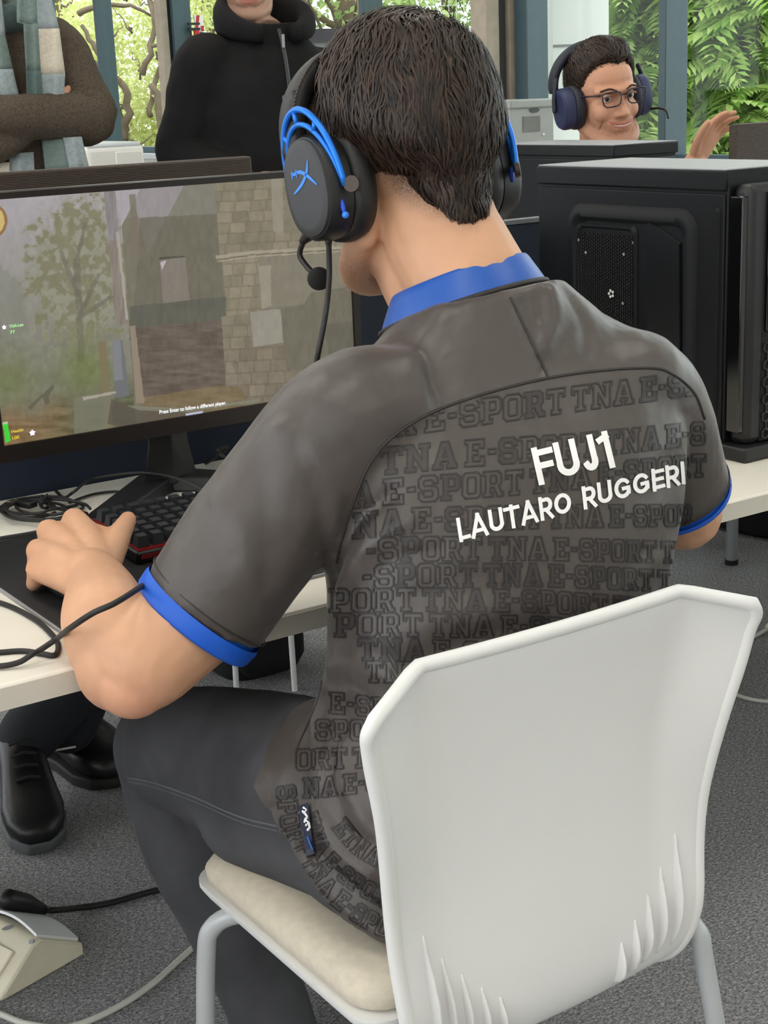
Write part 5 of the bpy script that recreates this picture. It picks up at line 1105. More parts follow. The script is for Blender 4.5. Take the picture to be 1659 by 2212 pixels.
V[:, 1] = np.where(V[:, 2] < .80, np.maximum(V[:, 1], -.324 - .05 * sstep(V[:, 2], .70, .80)), V[:, 1]); setV(me_j, V); tj = bvh(me_j)
folds = [([(716, 1255), (735, 1190), (775, 1120), (850, 1065)], -.007, .009), ([(735, 1270), (775, 1200), (850, 1140), (900, 1115)], .005, .009), ([(760, 1290), (850, 1210), (950, 1190)], -.003, .008),
         ([(600, 930), (670, 985), (715, 1080), (725, 1180)], .005, .012), ([(640, 960), (690, 1060), (700, 1200)], -.005, .010), ([(470, 1080), (520, 1150), (540, 1260)], .003, .014), ([(560, 1000), (580, 1120), (570, 1260)], -.003, .014),
         ([(1128, 655), (1150, 720), (1178, 800)], -.004, .006), ([(1190, 625), (1200, 690), (1165, 760)], .004, .008), ([(1230, 640), (1262, 700), (1270, 760)], -.003, .010), ([(1160, 640), (1165, 690)], -.004, .006), ([(950, 660), (930, 720), (880, 770)], .003, .014),
         ([(880, 1440), (960, 1410), (1080, 1370), (1180, 1360)], -.007, .012), ([(820, 1380), (930, 1340), (1060, 1330)], .004, .014), ([(700, 1440), (760, 1430), (860, 1470)], .004, .010), ([(700, 1490), (760, 1490), (800, 1520)], -.005, .008),
         ([(1470, 1180), (1400, 1230), (1330, 1290)], .003, .012), ([(1440, 1270), (1380, 1290)], -.004, .010), ([(900, 1290), (1000, 1260), (1100, 1270)], -.0025, .012),
         ([(640, 1640), (625, 1740), (660, 1860), (740, 1950), (840, 2030)], .007, .007), ([(665, 1640), (650, 1740), (685, 1850), (770, 1930), (850, 1990)], -.010, .007), ([(700, 1640), (690, 1730), (720, 1820), (800, 1890)], .008, .009), ([(720, 1600), (712, 1700), (735, 1780), (800, 1830)], -.009, .008), ([(745, 1600), (745, 1690), (790, 1770)], .006, .010), ([(710, 1560), (760, 1600), (800, 1660)], -.004, .010)]
add_folds(me_j, tj, folds)
tn_w = tn; V = getV(me_j)      # the cloth lies outside the jeans
for i in np.where(V[:, 2] < .70)[0]:
    l, n, _, dd_ = tn_w.find_nearest(Vector(V[i]))
    if l is not None:
        g = (Vector(V[i]) - l).dot(n)
        if g < .005 and dd_ < .05: V[i] = np.array(l + n * .005)
setV(me_j, V); sm_ = bmesh.new(); sm_.from_mesh(me_j); bmesh.ops.smooth_vert(sm_, verts=[v for v in sm_.verts if v.co.z < .72], factor=.5, use_axis_x=True, use_axis_y=True, use_axis_z=True); sm_.to_mesh(me_j); sm_.free()
tj = bvh(me_j)
jo = place(me_j, 'jersey', gp, M_jersey)
# collar
def cring(c, a, b, kx_, ky_, n=48, wob=0.0):
    th = np.linspace(0, 2 * np.pi, n, endpoint=False); x = a * np.cos(th); y = b * np.sin(th)
    return np.c_[c[0] + x, c[1] + y, c[2] + kx_ * x + ky_ * y + wob * np.sin(5 * th)]
cr_ = [cring((.142, -.070, 1.046), .091, .085, .10, -.36), cring((.142, -.068, 1.057), .086, .080, .10, -.36), cring((.142, -.065, 1.072), .078, .072, .10, -.36, wob=.0004), cring((.142, -.064, 1.081), .0735, .068, .10, -.36, wob=.0004), cring((.142, -.064, 1.077), .070, .065, .10, -.36)]
MB().loft(cr_, caps=False).build('collar', M_blue, jo, smooth=True, subd=1)
MB().tube(np.vstack([cr_[0], cr_[0][:1]]), .0028, 8).build('collar_seam', M_seam, jo, smooth=True)
# cuffs
for (s_, e_, hm, r_) in ((S1, E1, HM1, .0690), (S2, E2, HM2, .0625)):
    d = (e_ - s_) / np.linalg.norm(e_ - s_); d = (hm - (s_ * .5 + hm * .5)) ; d /= np.linalg.norm(d); a_ = np.cross(d, A3(0, 0, 1)); a_ /= np.linalg.norm(a_); b_ = np.cross(d, a_)
    qk = 1.0 if s_ is S1 else .3; pr = [(-.001, 1.0), (.004 * qk, 1.015), (.016 * qk, 1.0), (.019 * qk, .975), (.016 * qk, .93), (-.004, .93)]
    MB().loft([ering(hm + d * l, a_ * r_ * q, b_ * r_ * q, 40) for l, q in pr], caps=False).build('cuff', M_cuff, jo, smooth=True)
    MB().tube(ering(hm - d * .010, a_ * r_ * 1.012, b_ * r_ * 1.012, 48)[list(range(48)) + [0]], .0009, 6).build('cuff_stitching', M_seam, jo)
# seams
for pts, r_ in (([(728, 1215), (742, 1150), (765, 1080), (800, 1000), (855, 938), (950, 884), (1100, 836), (1250, 806), (1400, 795), (1455, 810), (1500, 850), (1522, 905)], .0016), ([(1103, 642), (1130, 700), (1163, 770), (1186, 818)], .0015), ([(705, 1300), (700, 1400), (690, 1500), (640, 1620)], .0010)):
    m_ = surf_tube(tj, pts, r_, .0002)
    if m_.n: m_.build('panel_seam', M_seam, jo, smooth=True)
# printed lettering laid on the cloth
GL = {'T': ([[(0, 1), (0, .66), (.12, .66), (.12, .8), (.29, .8), (.29, .16), (.18, .16), (.18, 0), (.62, 0), (.62, .16), (.51, .16), (.51, .8), (.68, .8), (.68, .66), (.8, .66), (.8, 1)]], .8),
      'N': ([[(0, 0), (0, .16), (.09, .16), (.09, .84), (0, .84), (0, 1), (.3, 1), (.64, .42), (.64, .84), (.54, .84), (.54, 1), (.95, 1), (.95, .84), (.86, .84), (.86, 0), (.66, 0), (.31, .6), (.31, .16), (.41, .16), (.41, 0)]], .95),
      'A': ([[(0, 0), (0, .16), (.06, .16), (.33, 1), (.62, 1), (.89, .16), (.95, .16), (.95, 0), (.55, 0), (.55, .16), (.64, .16), (.61, .28), (.34, .28), (.31, .16), (.4, .16), (.4, 0)], [(.39, .43), (.56, .43), (.475, .75)]], .95),
      'E': ([[(0, 0), (0, .16), (.1, .16), (.1, .84), (0, .84), (0, 1), (.78, 1), (.78, .66), (.6, .66), (.6, .82), (.32, .82), (.32, .6), (.52, .6), (.52, .42), (.32, .42), (.32, .18), (.62, .18), (.62, .36), (.8, .36), (.8, 0)]], .8),
      '-': ([[(.05, .42), (.05, .6), (.36, .6), (.36, .42)]], .4),
      'S': ([[(0, .14), (0, .36), (.2, .36), (.2, .26), (.27, .18), (.53, .18), (.58, .24), (.58, .36), (.53, .42), (.15, .42), (0, .56), (0, .86), (.14, 1), (.64, 1), (.78, .86), (.78, .68), (.58, .68), (.58, .76), (.53, .82), (.27, .82), (.2, .76), (.2, .66), (.27, .6), (.64, .6), (.8, .46), (.8, .14), (.66, 0), (.14, 0)]], .8),
      'P': ([[(0, 0), (0, .16), (.1, .16), (.1, .84), (0, .84), (0, 1), (.66, 1), (.8, .86), (.8, .48), (.66, .34), (.32, .34), (.32, .16), (.44, .16), (.44, 0)], [(.32, .5), (.54, .5), (.58, .55), (.58, .78), (.54, .83), (.32, .83)]], .8),
      'O': ([[(.14, 0), (0, .14), (0, .86), (.14, 1), (.66, 1), (.8, .86), (.8, .14), (.66, 0)], [(.27, .18), (.22, .24), (.22, .76), (.27, .82), (.53, .82), (.58, .76), (.58, .24), (.53, .18)]], .8),
      'R': ([[(0, 0), (0, .16), (.1, .16), (.1, .84), (0, .84), (0, 1), (.66, 1), (.8, .86), (.8, .52), (.68, .42), (.8, .16), (.88, .16), (.88, 0), (.62, 0), (.46, .36), (.32, .36), (.32, .16), (.42, .16), (.42, 0)], [(.32, .52), (.54, .52), (.58, .57), (.58, .78), (.54, .83), (.32, .83)]], .88)}
seam_px = np.array([(700, 1290), (728, 1215), (742, 1150), (765, 1080), (800, 1000), (855, 938), (950, 884), (1100, 836), (1250, 806), (1400, 795), (1455, 810), (1500, 850), (1522, 905), (1560, 1000)], float)
def below_seam(x, y): return (y > np.interp(x, seam_px[:, 0], seam_px[:, 1]) + 3) if x > 742 else True
def ribbon(mb, pts, w, tree, lift, step=5.0, closed=True, ok=None, trim=None):
    """flat line of width w (pixels of the photo) laid along a pixel outline on the cloth"""
    P = [np.array(p, float) for p in pts]; n = len(P); rng_ = range(n if closed else n - 1)
    for i in rng_:
        a, b = P[i], P[(i + 1) % n]; L_ = np.hypot(*(b - a)); 
        if L_ < .5: continue
        t = (b - a) / L_; nn = A3(-t[1], t[0], 0)[:2]; e = t * w * .5; m = max(1, int(math.ceil(L_ / step))); row = []
        for k in range(m + 1):
            c = a - e + (b - a + 2 * e) * k / m; l, r = c + nn * w * .5, c - nn * w * .5
            if ok is not None and not ok(*c): row.append(None); continue
            h1, h2 = hit(tree, *l, lift), hit(tree, *r, lift); row.append(None if h1 is None or h2 is None or np.linalg.norm(h1 - h2) > .02 else (h1, h2))
        for k in range(m):
            if row[k] is not None and row[k + 1] is not None and np.linalg.norm(row[k][0] - row[k + 1][0]) < .03:
                mb.add([row[k][0], row[k][1], row[k + 1][1], row[k + 1][0]], [(0, 1, 2, 3)])
def fill_poly(mb, polys, tree, lift, ok=None, maxe=9.0):
    vl = [[Vector((x, y, 0)) for x, y in p] for p in polys]; tr = tessellate_polygon(vl); pts = [p for q in polys for p in q]
    st = [tuple(np.array(pts[i], float) for i in t) for t in tr]
    while st:
        a, b, c = st.pop(); l = [np.hypot(*(b - a)), np.hypot(*(c - b)), np.hypot(*(a - c))]; i = int(np.argmax(l))
        if l[i] > maxe:
            if i == 1: a, b, c = b, c, a
            elif i == 2: a, b, c = c, a, b
            m = (a + b) / 2; st += [(a, m, c), (m, b, c)]; continue
        ce = (a + b + c) / 3
        if ok is not None and not ok(*ce): continue
        h = [hit(tree, *p, lift) for p in (a, b, c)]
        if any(x is None for x in h) or max(np.linalg.norm(h[0] - h[1]), np.linalg.norm(h[1] - h[2])) > .03: continue
        mb.add(h, [(0, 1, 2)])
def crop2px(x, y): return x / 1.2762 + 300, y / 1.2762 + 560
po, pf_ = MB(), MB(); rl = random.Random(5)
def text_row(txt, base, cap, xs, start, end, fillp=.35):
    """base: polyline of the baseline in px; cap: letter height px at both ends; xs: width factors"""
    B = np.array(base, float); x = start; i = 0
    while x < end:
        ch = txt[i % len(txt)]; i += 1; f = (x - B[0, 0]) / max(1, (B[-1, 0] - B[0, 0])); c = cap[0] + (cap[1] - cap[0]) * np.clip(f, 0, 1); wf = xs[0] + (xs[1] - xs[0]) * np.clip(f, 0, 1)
        if ch == ' ': x += c * .22 * wf; continue
        polys, w = GL[ch]; pp = []
        def M(p):
            X_ = x + p[0] * c * wf; return (X_ - .10 * 0, np.interp(X_, B[:, 0], B[:, 1]) - p[1] * c)
        pp = [[M(p) for p in q] for q in polys]
        for q in pp: ribbon(po, q, 3.4, tj, .0009, ok=below_seam)
        if rl.random() < fillp: fill_poly(pf_, pp, tj, .0006, ok=below_seam)
        x += (w + .10) * c * wf
C_ = crop2px
TX = 'TNA E-SPORT '
rows = [(TX[2:] + TX[:2], [C_(690, 492), C_(1000, 448), C_(1240, 414), C_(1400, 392), C_(1560, 372)], (58, 52), (.98, .78), 845, 1520), (TX, [C_(640, 598), C_(900, 572), C_(1200, 550), C_(1540, 512)], (60, 50), (1.0, .74), C_(665, 0)[0], 1512),
        (TX[2:] + TX[:2], [C_(560, 690), C_(760, 671), C_(1100, 645), C_(1540, 600)], (58, 50), (1.0, .74), C_(580, 0)[0], 1505), (TX[1:] + TX[:1], [C_(560, 775), C_(760, 755), C_(1100, 742), C_(1540, 735)], (57, 46), (1.0, .72), C_(590, 0)[0], 1492),
        ('-SPORT TNA E', [C_(560, 845), C_(760, 833), C_(1100, 830), C_(1510, 838)], (56, 46), (1.0, .70), C_(625, 0)[0], 1480), ('-SPORT TNA E', [C_(530, 915), C_(760, 905), C_(1100, 902), C_(1510, 918)], (54, 46), (1.02, .72), C_(615, 0)[0], 1472),
        ('PORT TNA E-S', [C_(510, 975), C_(760, 970), C_(1100, 973), C_(1510, 1000)], (52, 46), (1.04, .76), C_(525, 0)[0], 1470), ('PORT TNA E-S', [C_(510, 1042), C_(760, 1040), C_(1100, 1045), C_(1510, 1075)], (52, 46), (1.06, .78), C_(540, 0)[0], 1450),
        ('TNA E-SPORT ', [C_(510, 1108), C_(760, 1108), C_(1100, 1120), C_(1510, 1150)], (50, 44), (1.06, .8), C_(605, 0)[0], 1380), ('TNA E-SPORT ', [C_(510, 1165), C_(760, 1168), C_(1000, 1180)], (48, 44), (1.0, .8), C_(625, 0)[0], 1100),
        ('E-SPORT TNA ', [(700, 1540), (760, 1545), (900, 1560)], (46, 44), (.9, .8), 712, 900), ('SPORT TNA E-', [(690, 1600), (760, 1600), (900, 1600)], (46, 44), (.9, .8), 682, 860), ('ORT TNA E-SP', [(640, 1665), (760, 1660), (900, 1650)], (46, 44), (.9, .8), 640, 860), ('NA E-SPORT T', [(600, 1728), (700, 1722), (860, 1705)], (44, 44), (.85, .8), 655, 860)]
for r in rows: text_row(*r)
def text_path(txt, pts, cap, wf, fillp=.25):
    """letters following a curved line: upright across it"""
    B = catmull(pts, 10); S = np.r_[0, np.cumsum(np.hypot(*np.diff(B, axis=0).T))]; s = 0; i = 0
    while s < S[-1] - cap * .6:
        ch = txt[i % len(txt)]; i += 1
        if ch == ' ': s += cap * .22 * wf; continue
        polys, w = GL[ch]
        def M(p):
            q = min(s + p[0] * cap * wf, S[-1] - .01); x = np.interp(q, S, B[:, 0]); y = np.interp(q, S, B[:, 1]); j = min(len(S) - 2, int(np.searchsorted(S, q))); t = B[j + 1] - B[max(0, j - 1)]; t = t / np.hypot(*t); return (x + t[1] * p[1] * cap, y - t[0] * p[1] * cap)
        pp = [[M(p) for p in q] for q in polys]
        for q in pp: ribbon(po, q, 3.2, tj, .0009, ok=below_seam)
        if rl.random() < fillp: fill_poly(pf_, pp, tj, .0006, ok=below_seam)
        s += (w + .10) * cap * wf
for r in [('SPORT TNA E-', [(596, 1700), (612, 1800), (665, 1905), (770, 1995), (880, 2050)], 42, .85), ('TNA E-SPORT ', [(648, 1765), (680, 1850), (760, 1925), (880, 1985)], 40, .85), ('ETNA E-SPOR', [(716, 1790), (770, 1850), (870, 1900)], 40, .85)]: text_path(*r)
if po.n: po.build('letter_outline_print', M_print, jo)
if pf_.n: pf_.build('letter_fill_print', M_printf, jo)
def arc(cx, cy, rx, ry, a0, a1, n=14): return [(cx + rx * math.cos(math.radians(a)), cy + ry * math.sin(math.radians(a))) for a in np.linspace(a0, a1, n)]
SW = .19
def strokes(ch):
    h = SW / 2
    if ch == 'F': return [[(h, 0), (h, 1)], [(h, 1 - h), (.58, 1 - h)], [(h, .5), (.52, .5)]], .60
    if ch == 'U': return [[(h, 1)] + [(h, .36)] + arc(.36, .36, .36 - h, .36 - h, 180, 360) + [(.72 - h, 1)]], .72
    if ch == 'J': return [[(.48 - h, 1), (.48 - h, .3)] + arc(.24, .3, .24 - h, .3 - h, 0, -150)], .50
    if ch == '1': return [[(.36 - h, 0), (.36 - h, 1)], [(.05, .84), (.36 - h, 1 - h * .8)]], .38
    if ch == 'L': return [[(h, 0), (h, 1)], [(h, h), (.52, h)]], .54
    if ch == 'A': return [[(.06, 0), (.40, 1)], [(.74, 0), (.40, 1)], [(.2, .25), (.6, .25)]], .80
    if ch == 'T': return [[(.32, 0), (.32, 1)], [(0, 1 - h), (.64, 1 - h)]], .64
    if ch == 'R': return [[(h, 0), (h, 1)], [(h, 1 - h), (.38, 1 - h)] + arc(.38, .66, .19, .34 - h, 90, -90) + [(h, .32 + h)], [(.36, .36), (.60, 0)]], .64
    if ch == 'O': return [arc(.42, .5, .42 - h, .5 - h, 0, 360, 30)], .84
    if ch == 'G': return [arc(.42, .5, .42 - h, .5 - h, 42, 330, 26) + [(.80 - h, .25), (.80 - h, .47), (.46, .47)]], .82
    if ch == 'E': return [[(h, 0), (h, 1)], [(h, 1 - h), (.56, 1 - h)], [(h, .5), (.52, .5)], [(h, h), (.56, h)]], .58
    if ch == 'I': return [[(h, 0), (h, 1)]], SW
    return [], .34
def name_text(txt, bl, br_, tl, tr, name, gap=.12, hf=1.0):
    tot = sum(strokes(c)[1] for c in txt) + gap * (len(txt) - 1); mb = MB(); x = 0; bl, br_, tl, tr = [np.array(p, float) for p in (bl, br_, tl, tr)]
    def M(p): s = p[0] / tot; return (bl + (br_ - bl) * s) * (1 - p[1]) + (tl + (tr - tl) * s) * p[1]
    wpx = SW * np.hypot(*(tl - bl)) * hf
    for c in txt:
        st, w = strokes(c)
        for s_ in st: ribbon(mb, [M((x + p[0], p[1])) for p in s_], wpx, tj, .0014, step=4.0, closed=False)
        x += w + gap
    return mb.build(name, M_name, jo)
name_text('FUJ1', (1162, 1043), (1328, 1003), (1147, 976), (1312, 937), 'nickname_print', .12, 1.0)
name_text('LAUTARO RUGGERI', (992, 1168), (1478, 1041), (985, 1124), (1475, 1000), 'name_print', .13, .95)
# hem tag
M_tag = mat('tag_navy', (24, 32, 58), .5); tq = [hit(tj, *p, .0035) for p in ((651, 1741), (672, 1733), (684, 1842), (664, 1850))]
if all(x is not None for x in tq):
    tgm = MB().loft([[p for p in tq], [p + A3(-.0006, -.0014, 0) for p in tq]]).build('hem_tag', M_tag, jo)
    def TG(s, t): a, b, c, d = tq; return (a * (1 - s) + b * s) * (1 - t) + (d * (1 - s) + c * s) * t + A3(-.0009, -.0024, .0)
    def tgrib(mb, pts, w):
        P = [TG(*p) for p in pts]; mb.tube(P, w, 5)
    mb = MB()
    for pts in ([(.45, .04), (.75, .10), (.45, .15)], [(.3, .10), (.55, .17), (.75, .25)], [(.75, .25), (.45, .28), (.35, .33)], [(.45, .28), (.80, .36), (.45, .40)], [(.80, .36), (.85, .46), (.55, .50)]): tgrib(mb, pts, .0013)
    mb.build('tag_mark_white', M_name, tgm); mb = MB(); tgrib(mb, [(.45, .62), (.6, .75), (.85, .9)], .0012); mb.build('tag_mark_blue', M_blue, tgm)
M_shoeb = mat('shoe_black', (20, 20, 22), .55, var=.15); M_soleg = mat('sole_grey', (88, 90, 92), .7, var=.1)
shoe(gp, 'shoe', M_shoeb, M_soleg, AL + A3(.03, -.075, -.12), AL + A3(-.06, .19, -.12)); shoe(gp, 'shoe', M_shoeb, M_soleg, AR_ + A3(-.01, -.07, -.11), AR_ + A3(.04, .20, -.11))
# ------------------------------------------------------------------ the player's headset
M_hsb = mat('headset_black', (17, 16, 17), .42, var=.08); M_leather = mat('leatherette', (20, 18, 18), .5, var=.15, nscale=60, bump=.15, bscale=90); M_plate = mat('headset_plate', (40, 40, 42), .5, var=.04, bump=.03, bscale=600)
M_hblue = mat('anodised_blue', (34, 118, 220), .35, metal=.55, var=.03); M_logo = mat('logo_blue', (46, 128, 226), .5, var=0); M_pivot = mat('pivot_brown', (62, 52, 46), .4, metal=.4); M_foam = mat('mic_foam', (16, 15, 15), .95, var=.2, bump=.4, bscale=800)
def oval(X, x, yr, zr, c=(0, 0), n=40, p=2.25, dx=None):
    th = np.linspace(0, 2 * np.pi, n, endpoint=False); co, si = np.cos(th), np.sin(th); y = c[0] + yr * np.sign(co) * abs(co) ** (2 / p); z = c[1] + zr * np.sign(si) * abs(si) ** (2 / p); return X(np.stack([np.full(n, x), y, z], 1))
def headset(t, X, AX, k=1.0, mats=None, cy=-.004, cz=-.020, fork=True, cups=(1, -1), band_y=.022, band_top=.131):
    mp_, mc_, mf_, mlea = mats
    for s in cups:
        c = (cy * k, cz * k)
        cu_ = MB().loft([oval(X, s * x * k, a * k, b * k, c) for x, a, b in ((.100, .038, .050), (.101, .042, .054), (.122, .042, .054), (.1275, .039, .051), (.1285, .034, .046))]).build('ear_cup', mc_, t, smooth=False)
        MB().loft([oval(X, s * x * k, a * k, b * k, c) for x, a, b in ((.1275, .038, .050), (.1305, .037, .049), (.1320, .034, .046), (.1324, .028, .040))]).build('cup_plate', mp_, cu_)
        pr = [(.098, .030, .038), (.100, .042, .052), (.094, .0475, .0575), (.083, .0485, .0585), (.074, .045, .055), (.071, .036, .046), (.076, .026, .034), (.085, .024, .032)]
        MB().loft([oval(X, s * x * k, a * k, b * k, c) for x, a, b in pr], caps=False).build('ear_cushion', mlea, cu_, smooth=True)
        if fork:
            def FP(a, r, x0=.116, x1=.127):  # point on the arch, a from -1 (back pivot) to 1 (front pivot)
                th = a * math.radians(100); return X(A3(s * (x0 + (x1 - x0) * math.cos(th) * .9), cy + .047 * math.sin(th) * r, cz + .004 + (.076 * r) * math.cos(th)) * k)
            aa = np.linspace(-1, 1, 29); fk = MB()
            fk.tube([FP(a, 1.0) for a in aa], .0034 * k, 8); fk.tube([FP(a, .80 + .19 * abs(a) ** 2.5, .116) for a in aa], .0030 * k, 8)
            for a in (-.40, 0, .40): fk.tube([FP(a, 1.0), FP(a, .80 + .19 * abs(a) ** 2.5, .116)], .0030 * k, 6)
            o = fk.build('fork', mf_, t, smooth=True)
            for a in (-1, 1): MB().disc(FP(a, 1.0) - AX[0] * s * .006 * k + AX[1] * (.005 * k * a), AX[1] * a * .6 + AX[0] * s * .8, 0.0082 * k, .005 * k, 20).build('pivot', M_pivot, t)
            MB().box((-.007 * k, -.012 * k, -.018 * k), (.004 * k, .012 * k, .02 * k), (X(A3(s * .109, band_y, cz + .086) * k), AX[0] * s, AX[1], AX[2])).build('slider', mc_, t, bevel=.003)
    def band(th, dr, dy): return X(A3((.116 + dr) * math.sin(th), band_y + dy, .030 + (band_top - .030 + dr) * math.cos(th)) * k)
    rows = []
    for th in np.linspace(-math.radians(97), math.radians(97), 45):
        w = .019 - .004 * abs(th) / 1.7; g = .009
        rows.append([band(th, dr, dy) for dr, dy in ((-g, -w * .8), (-g, w * .8), (-g * .5, w), (g * .5, w), (g, w * .8), (g, -w * .8), (g * .5, -w), (-g * .5, -w))])
    bn = MB().loft(rows).build('headband', mlea, t, smooth=True)
    return bn
ht = thing('headset', 'black gaming headset with blue metal forks worn by the player', 'headset', tuple(X(A3(0, 0, .16))))
bn = headset(ht, X, AX, 1.0, (M_plate, M_hsb, M_hblue, M_leather))
mb = MB()
for th in np.linspace(-1.25, 1.25, 64):
    for dy in (-.0165,): p = X(A3(.1255 * math.sin(th), .022 + dy, .030 + .110 * math.cos(th))); mb.ball(p, (.0016, .0022, .0016), AX, 6, 4)
o = mb.build('stitching', mat('headband_stitch', (70, 60, 52), .7), bn); o['kind'] = 'stuff'
# logo strokes on the left plate
lp = X(A3(-.1329, -.004, -.020)); lN = -AX[0]
def LG(px, py): return PPL(px, py, lp, lN)
def plate_line(mb, pts, w0):
    q = catmull([LG(*p) for p in pts], 8); m = len(q); T = np.gradient(q, axis=0); rows = []
    for i in range(m): b = np.cross(T[i], lN); b /= np.linalg.norm(b); w = w0 * (.25 + .75 * math.sin(math.pi * (i / (m - 1))) ** .6); rows.append([q[i] - b * w, q[i] + b * w])
    mb.add([p for r in rows for p in r], [(2 * i, 2 * i + 1, 2 * i + 3, 2 * i + 2) for i in range(m - 1)])
mb = MB(); plate_line(mb, [(664, 346), (662, 372), (652, 398), (635, 420)], .0020); plate_line(mb, [(632, 376), (648, 372), (664, 380), (685, 399)], .0020); plate_line(mb, [(630, 370), (632, 388)], .0012); plate_line(mb, [(639, 366), (641, 384)], .0012); plate_line(mb, [(630, 380), (642, 376)], .0010)
mb.build('cup_logo', M_logo, ht)
# volume slide, mic boom, lead
sl = X(A3(-.116, -.042, -.048)); MB().ball(sl, (.0025, .003, .008), AX).build('slide_switch', mat('switch_blue', (12, 70, 200), .4), ht, smooth=True)
MB().ball(X(A3(-.116, -.0435, -.057)), .0036, AX).build('slide_knob', M_logo, ht, smooth=True)
sr = X(A3(.112, -.0445, -.032)); MB().ball(sr, (.0025, .003, .008), AX).build('slide_switch', MATS['switch_blue'], ht, smooth=True)
def hp(px, py, x): return PPL(px, py, X(A3(x, 0, 0)), AX[0])
bo_ = [hp(684, 490, -.108), hp(668, 506, -.110), hp(652, 530, -.110), hp(648, 552, -.110), hp(660, 572, -.108), hp(676, 590, -.106)]
MB().tube(bo_[:2] + [hp(655, 520, -.11)], [.0085, .0075, .0045], 12, round_ends=True).build('boom_base', M_hsb, ht, smooth=True)
MB().tube(catmull(bo_[1:], 8), .0032, 10, round_ends=True).build('mic_boom', M_hsb, ht, smooth=True)
MB().ball(hp(689, 602, -.105), (.0125, .0125, .0125), AX).build('mic_foam', M_foam, ht, smooth=True)
MB().tube([hp(703, 488, -.106), hp(707, 506, -.106), hp(710, 524, -.106)], [.0052, .0048, .0036], 10, round_ends=True).build('lead_strain_relief', M_hsb, ht, smooth=True)
ch = A3(-.02, .03, .93)
lead = [hp(710, 520, -.106), hp(711, 600, -.106), PD(703, 680, 1.56), PD(684, 785, 1.57), A3(.02, .04, .96), A3(-.03, .075, .90), A3(-.11, .085, .85), PZ(352, 1229, .802), PZ(300, 1270, .816), PZ(248, 1303, .822), PZ(200, 1325, .815), PZ(150, 1358, .790), PZ(125, 1378, .755), PZ(90, 1402, DZ + .014), PZ(66, 1416, DZ + .011), PZ(40, 1431, DZ + .006), PZ(0, 1439, DZ + .004), PZ(-60, 1440, DZ + .004), PZ(-180, 1445, DZ + .004), PZ(-330, 1455, DZ + .004)]
MB().tube(catmull(lead, 10), .0030, 9).build('lead', M_cable, ht, smooth=True)
cable('black headset cable loop lying on the near left of the desk', [PZ(-330, 1225, DZ + .003), PZ(-180, 1262, DZ + .003), PZ(-50, 1290, DZ + .003), PZ(0, 1302, DZ + .003), PZ(40, 1318, DZ + .003), PZ(85, 1345, DZ + .003), PZ(118, 1378, DZ + .003), PZ(126, 1398, DZ + .003), PZ(118, 1415, DZ + .003), PZ(90, 1412, DZ + .003), PZ(50, 1406, DZ + .003), PZ(0, 1409, DZ + .003), PZ(-50, 1412, DZ + .003), PZ(-170, 1392, DZ + .003), PZ(-330, 1300, DZ + .003)], .0030)
# ------------------------------------------------------------------ smiling man with glasses
M_skin2 = skin_mat('skin_smiling', (203, 150, 122), dark=(88, 62, 52), lip=(166, 92, 84)); M_navyshirt = mat('shirt_navy', (30, 36, 54), .8, var=.1, bump=.1)
def seated_torso(mb_s, c, f, width=.20, hip_z=.46, sh_z=.98):
    X_, i_, ax_ = hframe(c, f)
    mb_s.loft([ering(X_(A3(0, y, z)), ax_[0] * a, ax_[1] * b, 30, 2.4) for z, y, a, b in ((hip_z, -.02, .17, .13), (hip_z + .1, -.02, .165, .125), (hip_z + .25, 0, .165, .115), (hip_z + .4, .02, width * .98, .115), (sh_z - .03, .03, width, .10), (sh_z + .02, .03, width * .8, .085), (sh_z + .06, .03, .09, .07))])
    return X_, i_, ax_
FD2 = A3(-.22, -.96, -.08); HC2 = PD(1331, 203, 3.86) + A3(.0, .05, 0.0)
X2, inv2, AX2 = tagframe(*hframe(HC2, FD2, math.radians(-7)))
X2o, inv2o, K2 = X2, inv2, 1.07
X2 = lambda P: X2o(np.asarray(P, float) * K2)
def inv2(Wp): return inv2o(Wp) / K2
inv2.fwd = AX2[1]
p2 = thing('person', 'smiling man with glasses and headset behind the black towers', 'person', (HC2[0], HC2[1] + .05, .476))
c2 = A3(HC2[0], HC2[1] + .06, 0); b2_ = MB(); head_shapes(b2_, X2o, AX2, K2)
b2_.tube([X2(A3(0, -.02, -.05)), X2(A3(0, -.03, -.12)), A3(c2[0], c2[1], 1.0)], [.055, .056, .065], 18)
Xb, ib, axb = seated_torso(b2_, c2, A3(0, -1, 0), .17, .48, .93)
hw = PD(1500, 352, 3.72); sh = Xb(A3(-.17, .03, .93)); eb = Xb(A3(-.26, .08, .72)); sl_ = Xb(A3(.17, .03, .93)); el = Xb(A3(.24, .08, .745)); wl = Xb(A3(.16, .33, .779))
b2_.tube([sh, eb], [.05, .042], 14, round_ends=True); b2_.tube([eb, hw], [.042, .028], 14, round_ends=True); b2_.tube([sl_, el], [.05, .042], 14, round_ends=True); b2_.tube([el, wl], [.042, .028], 14, round_ends=True)
upd = ray(1536, 285) - ray(1500, 352); upd /= np.linalg.norm(upd)
hand_shapes(b2_, hw, upd * .9 + A3(-.1, -.15, 0), RT * -.55 + UP * .35 + FW * .5, side=1, curl=(14, 18, 16), spread=5, k=.92)
hand_shapes(b2_, wl, A3(.1, -.95, -.05), (0, 0, 1), side=-1, curl=(6, 8, 10))
for s in (-1, 1):
    b2_.tube([Xb(A3(s * .09, 0, .55)), Xb(A3(s * .075, .29, .52))], [.08, .06], 14, round_ends=True); b2_.tube([Xb(A3(s * .075, .29, .52)), Xb(A3(s * .12, .02, .08))], [.055, .036], 14, round_ends=True)
me = remesh(b2_, .0036, 3, .5, 'body'); V = getV(me); R_, G_ = face_marks(V, inv2, 1.0, .28)
